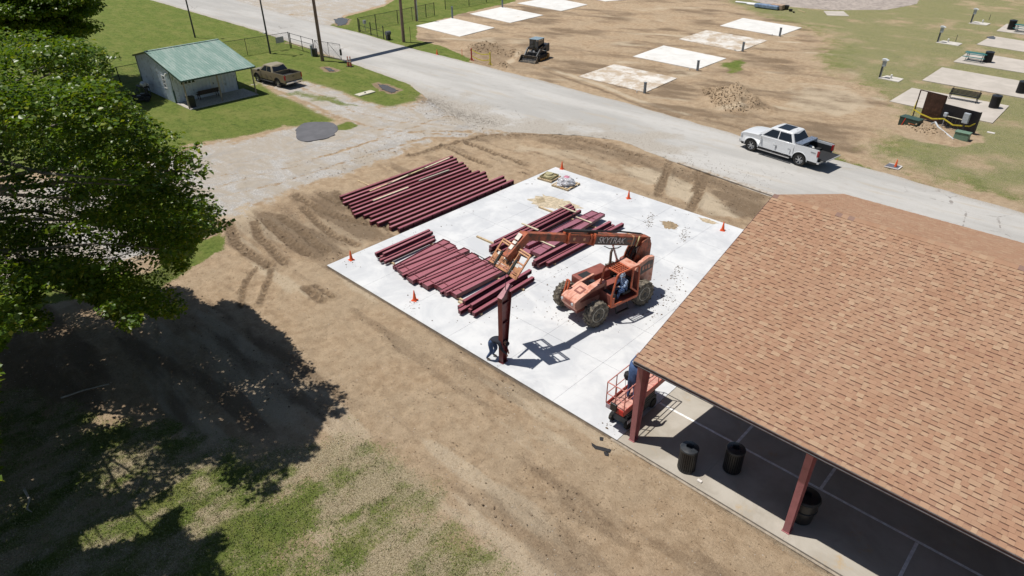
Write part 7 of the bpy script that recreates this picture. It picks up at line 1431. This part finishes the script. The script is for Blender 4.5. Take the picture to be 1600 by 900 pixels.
# a few drooping lower boughs
Q = rs.uniform(-1, 1, (9000, 3)); Q = Q[(Q ** 2).sum(1) < 1] * np.array([10.5, 7.5, 2.6]) + np.array([1.5, -12.2, 4.6]); P = np.concatenate([P, Q])
lump = fbm(P[:, 0] * .46 + P[:, 2] * .33, P[:, 1] * .46 + P[:, 2] * .41, 7, 3); P = P[lump > .45]
px_, py__, dep = toPx(P[:, 0], P[:, 1], P[:, 2]); gxs, gys = P[:, 0] + .315 * (P[:, 2] - GZ), P[:, 1] + .175 * (P[:, 2] - GZ); sx_, sy_, dps = toPx(gxs, gys, np.full(len(P), GZ))
ppm = FPX / np.maximum(dep, 4); m1 = inside(CR, px_, py__) < -.05 * ppm; m2 = (inside(SHD, sx_, sy_) < -.05 * FPX / np.maximum(dps, 4)) | (dps < 5) | (sy_ > 1500)
near_cam = np.linalg.norm(P - np.array(CAM), axis=1) > 12.5; P = P[(m1) & m2 & near_cam & (dep > 3)]
rs.shuffle(P); keep = []; E_ = toPx(P[:, 0], P[:, 1], P[:, 2]); e1 = -inside(CR, E_[0], E_[1]) / (FPX / E_[2]); gx_, gy_ = P[:, 0] + .315 * (P[:, 2] - GZ), P[:, 1] + .175 * (P[:, 2] - GZ); S_ = toPx(gx_, gy_, np.full(len(P), GZ)); e2 = -inside(SHD, S_[0], S_[1]) / (FPX / np.maximum(S_[2], 4)); o_ = np.argsort(np.minimum(np.minimum(e1, e2), 1.0) + rs.rand(len(P)) * .6, kind='stable'); P = P[o_]
for p in P:
    if len(keep) >= 2050: break
    if not keep or np.min(np.sum((np.array(keep) - p) ** 2, 1)) > .50 ** 2: keep.append(p)
keep = np.array(keep); q_ = toPx(keep[:, 0], keep[:, 1], keep[:, 2]); e1 = -inside(CR, q_[0], q_[1]) / (FPX / q_[2]); q_ = toPx(keep[:, 0] + .315 * (keep[:, 2] - GZ), keep[:, 1] + .175 * (keep[:, 2] - GZ), np.full(len(keep), GZ)); e2 = -inside(SHD, q_[0], q_[1]) / (FPX / np.maximum(q_[2], 4)); edge = np.where(q_[1] > 1500, e1, np.minimum(e1, e2)); krad = np.clip(edge + .20, .26, 1.0) * rs.uniform(.75, 1.1, len(keep)); print('crown clumps', len(keep), keep.min(0), keep.max(0))
big = thing('shade_tree', 'large leafy green shade tree filling the left side of the photo', 'tree', (-3.4, -16.2, GZ)); off = np.array([-3.4, -16.2, GZ])
crown('crown', keep - off, krad * .92, 150, .14, LEAF, big, 5)
tg = keep[rs.choice(len(keep), 80, replace=False)] - off; limbs(big, [(0, 0, -.1), (.05, .05, 1.2), (.15, .1, 2.8), (.2, .3, 4.6), (.4, .5, 6.6)], [.48, .38, .34, .27, .17], [tuple(t) for t in tg], 3)
# second crown farther back, top left corner
C2 = [(-700, -700), (152, -700), (153, 14), (140, 30), (148, 50), (128, 62), (110, 74), (60, 90), (-700, 110)]
P = rs.uniform(-1, 1, (20000, 3)); P = P[(P ** 2).sum(1) < 1] * np.array([7, 7, 4.2]) + np.array([-44, 1.5, 8.2]); px_, py__, dep = toPx(P[:, 0], P[:, 1], P[:, 2]); P = P[inside(C2, px_, py__) < -10]; lump = fbm(P[:, 0] * .4, P[:, 1] * .4 + P[:, 2] * .3, 9, 3); P = P[lump > .40][:330]
print('far crown', len(P)); t2 = thing('lawn_tree', 'smaller dark green tree farther back on the lawn at the top left corner', 'tree', (-44, 1.5, GZ))
crown('crown', P - np.array([-44, 1.5, GZ]), rs.uniform(.9, 1.3, len(P)), 150, .26, LEAF, t2, 6)
limbs(t2, [(0, 0, -.1), (0, .1, 2), (.1, 0, 4), (0, 0, 7)], [.3, .24, .2, .1], [tuple(v) for v in (P[rs.choice(len(P), 30)] - np.array([-44, 1.5, GZ]))], 5)
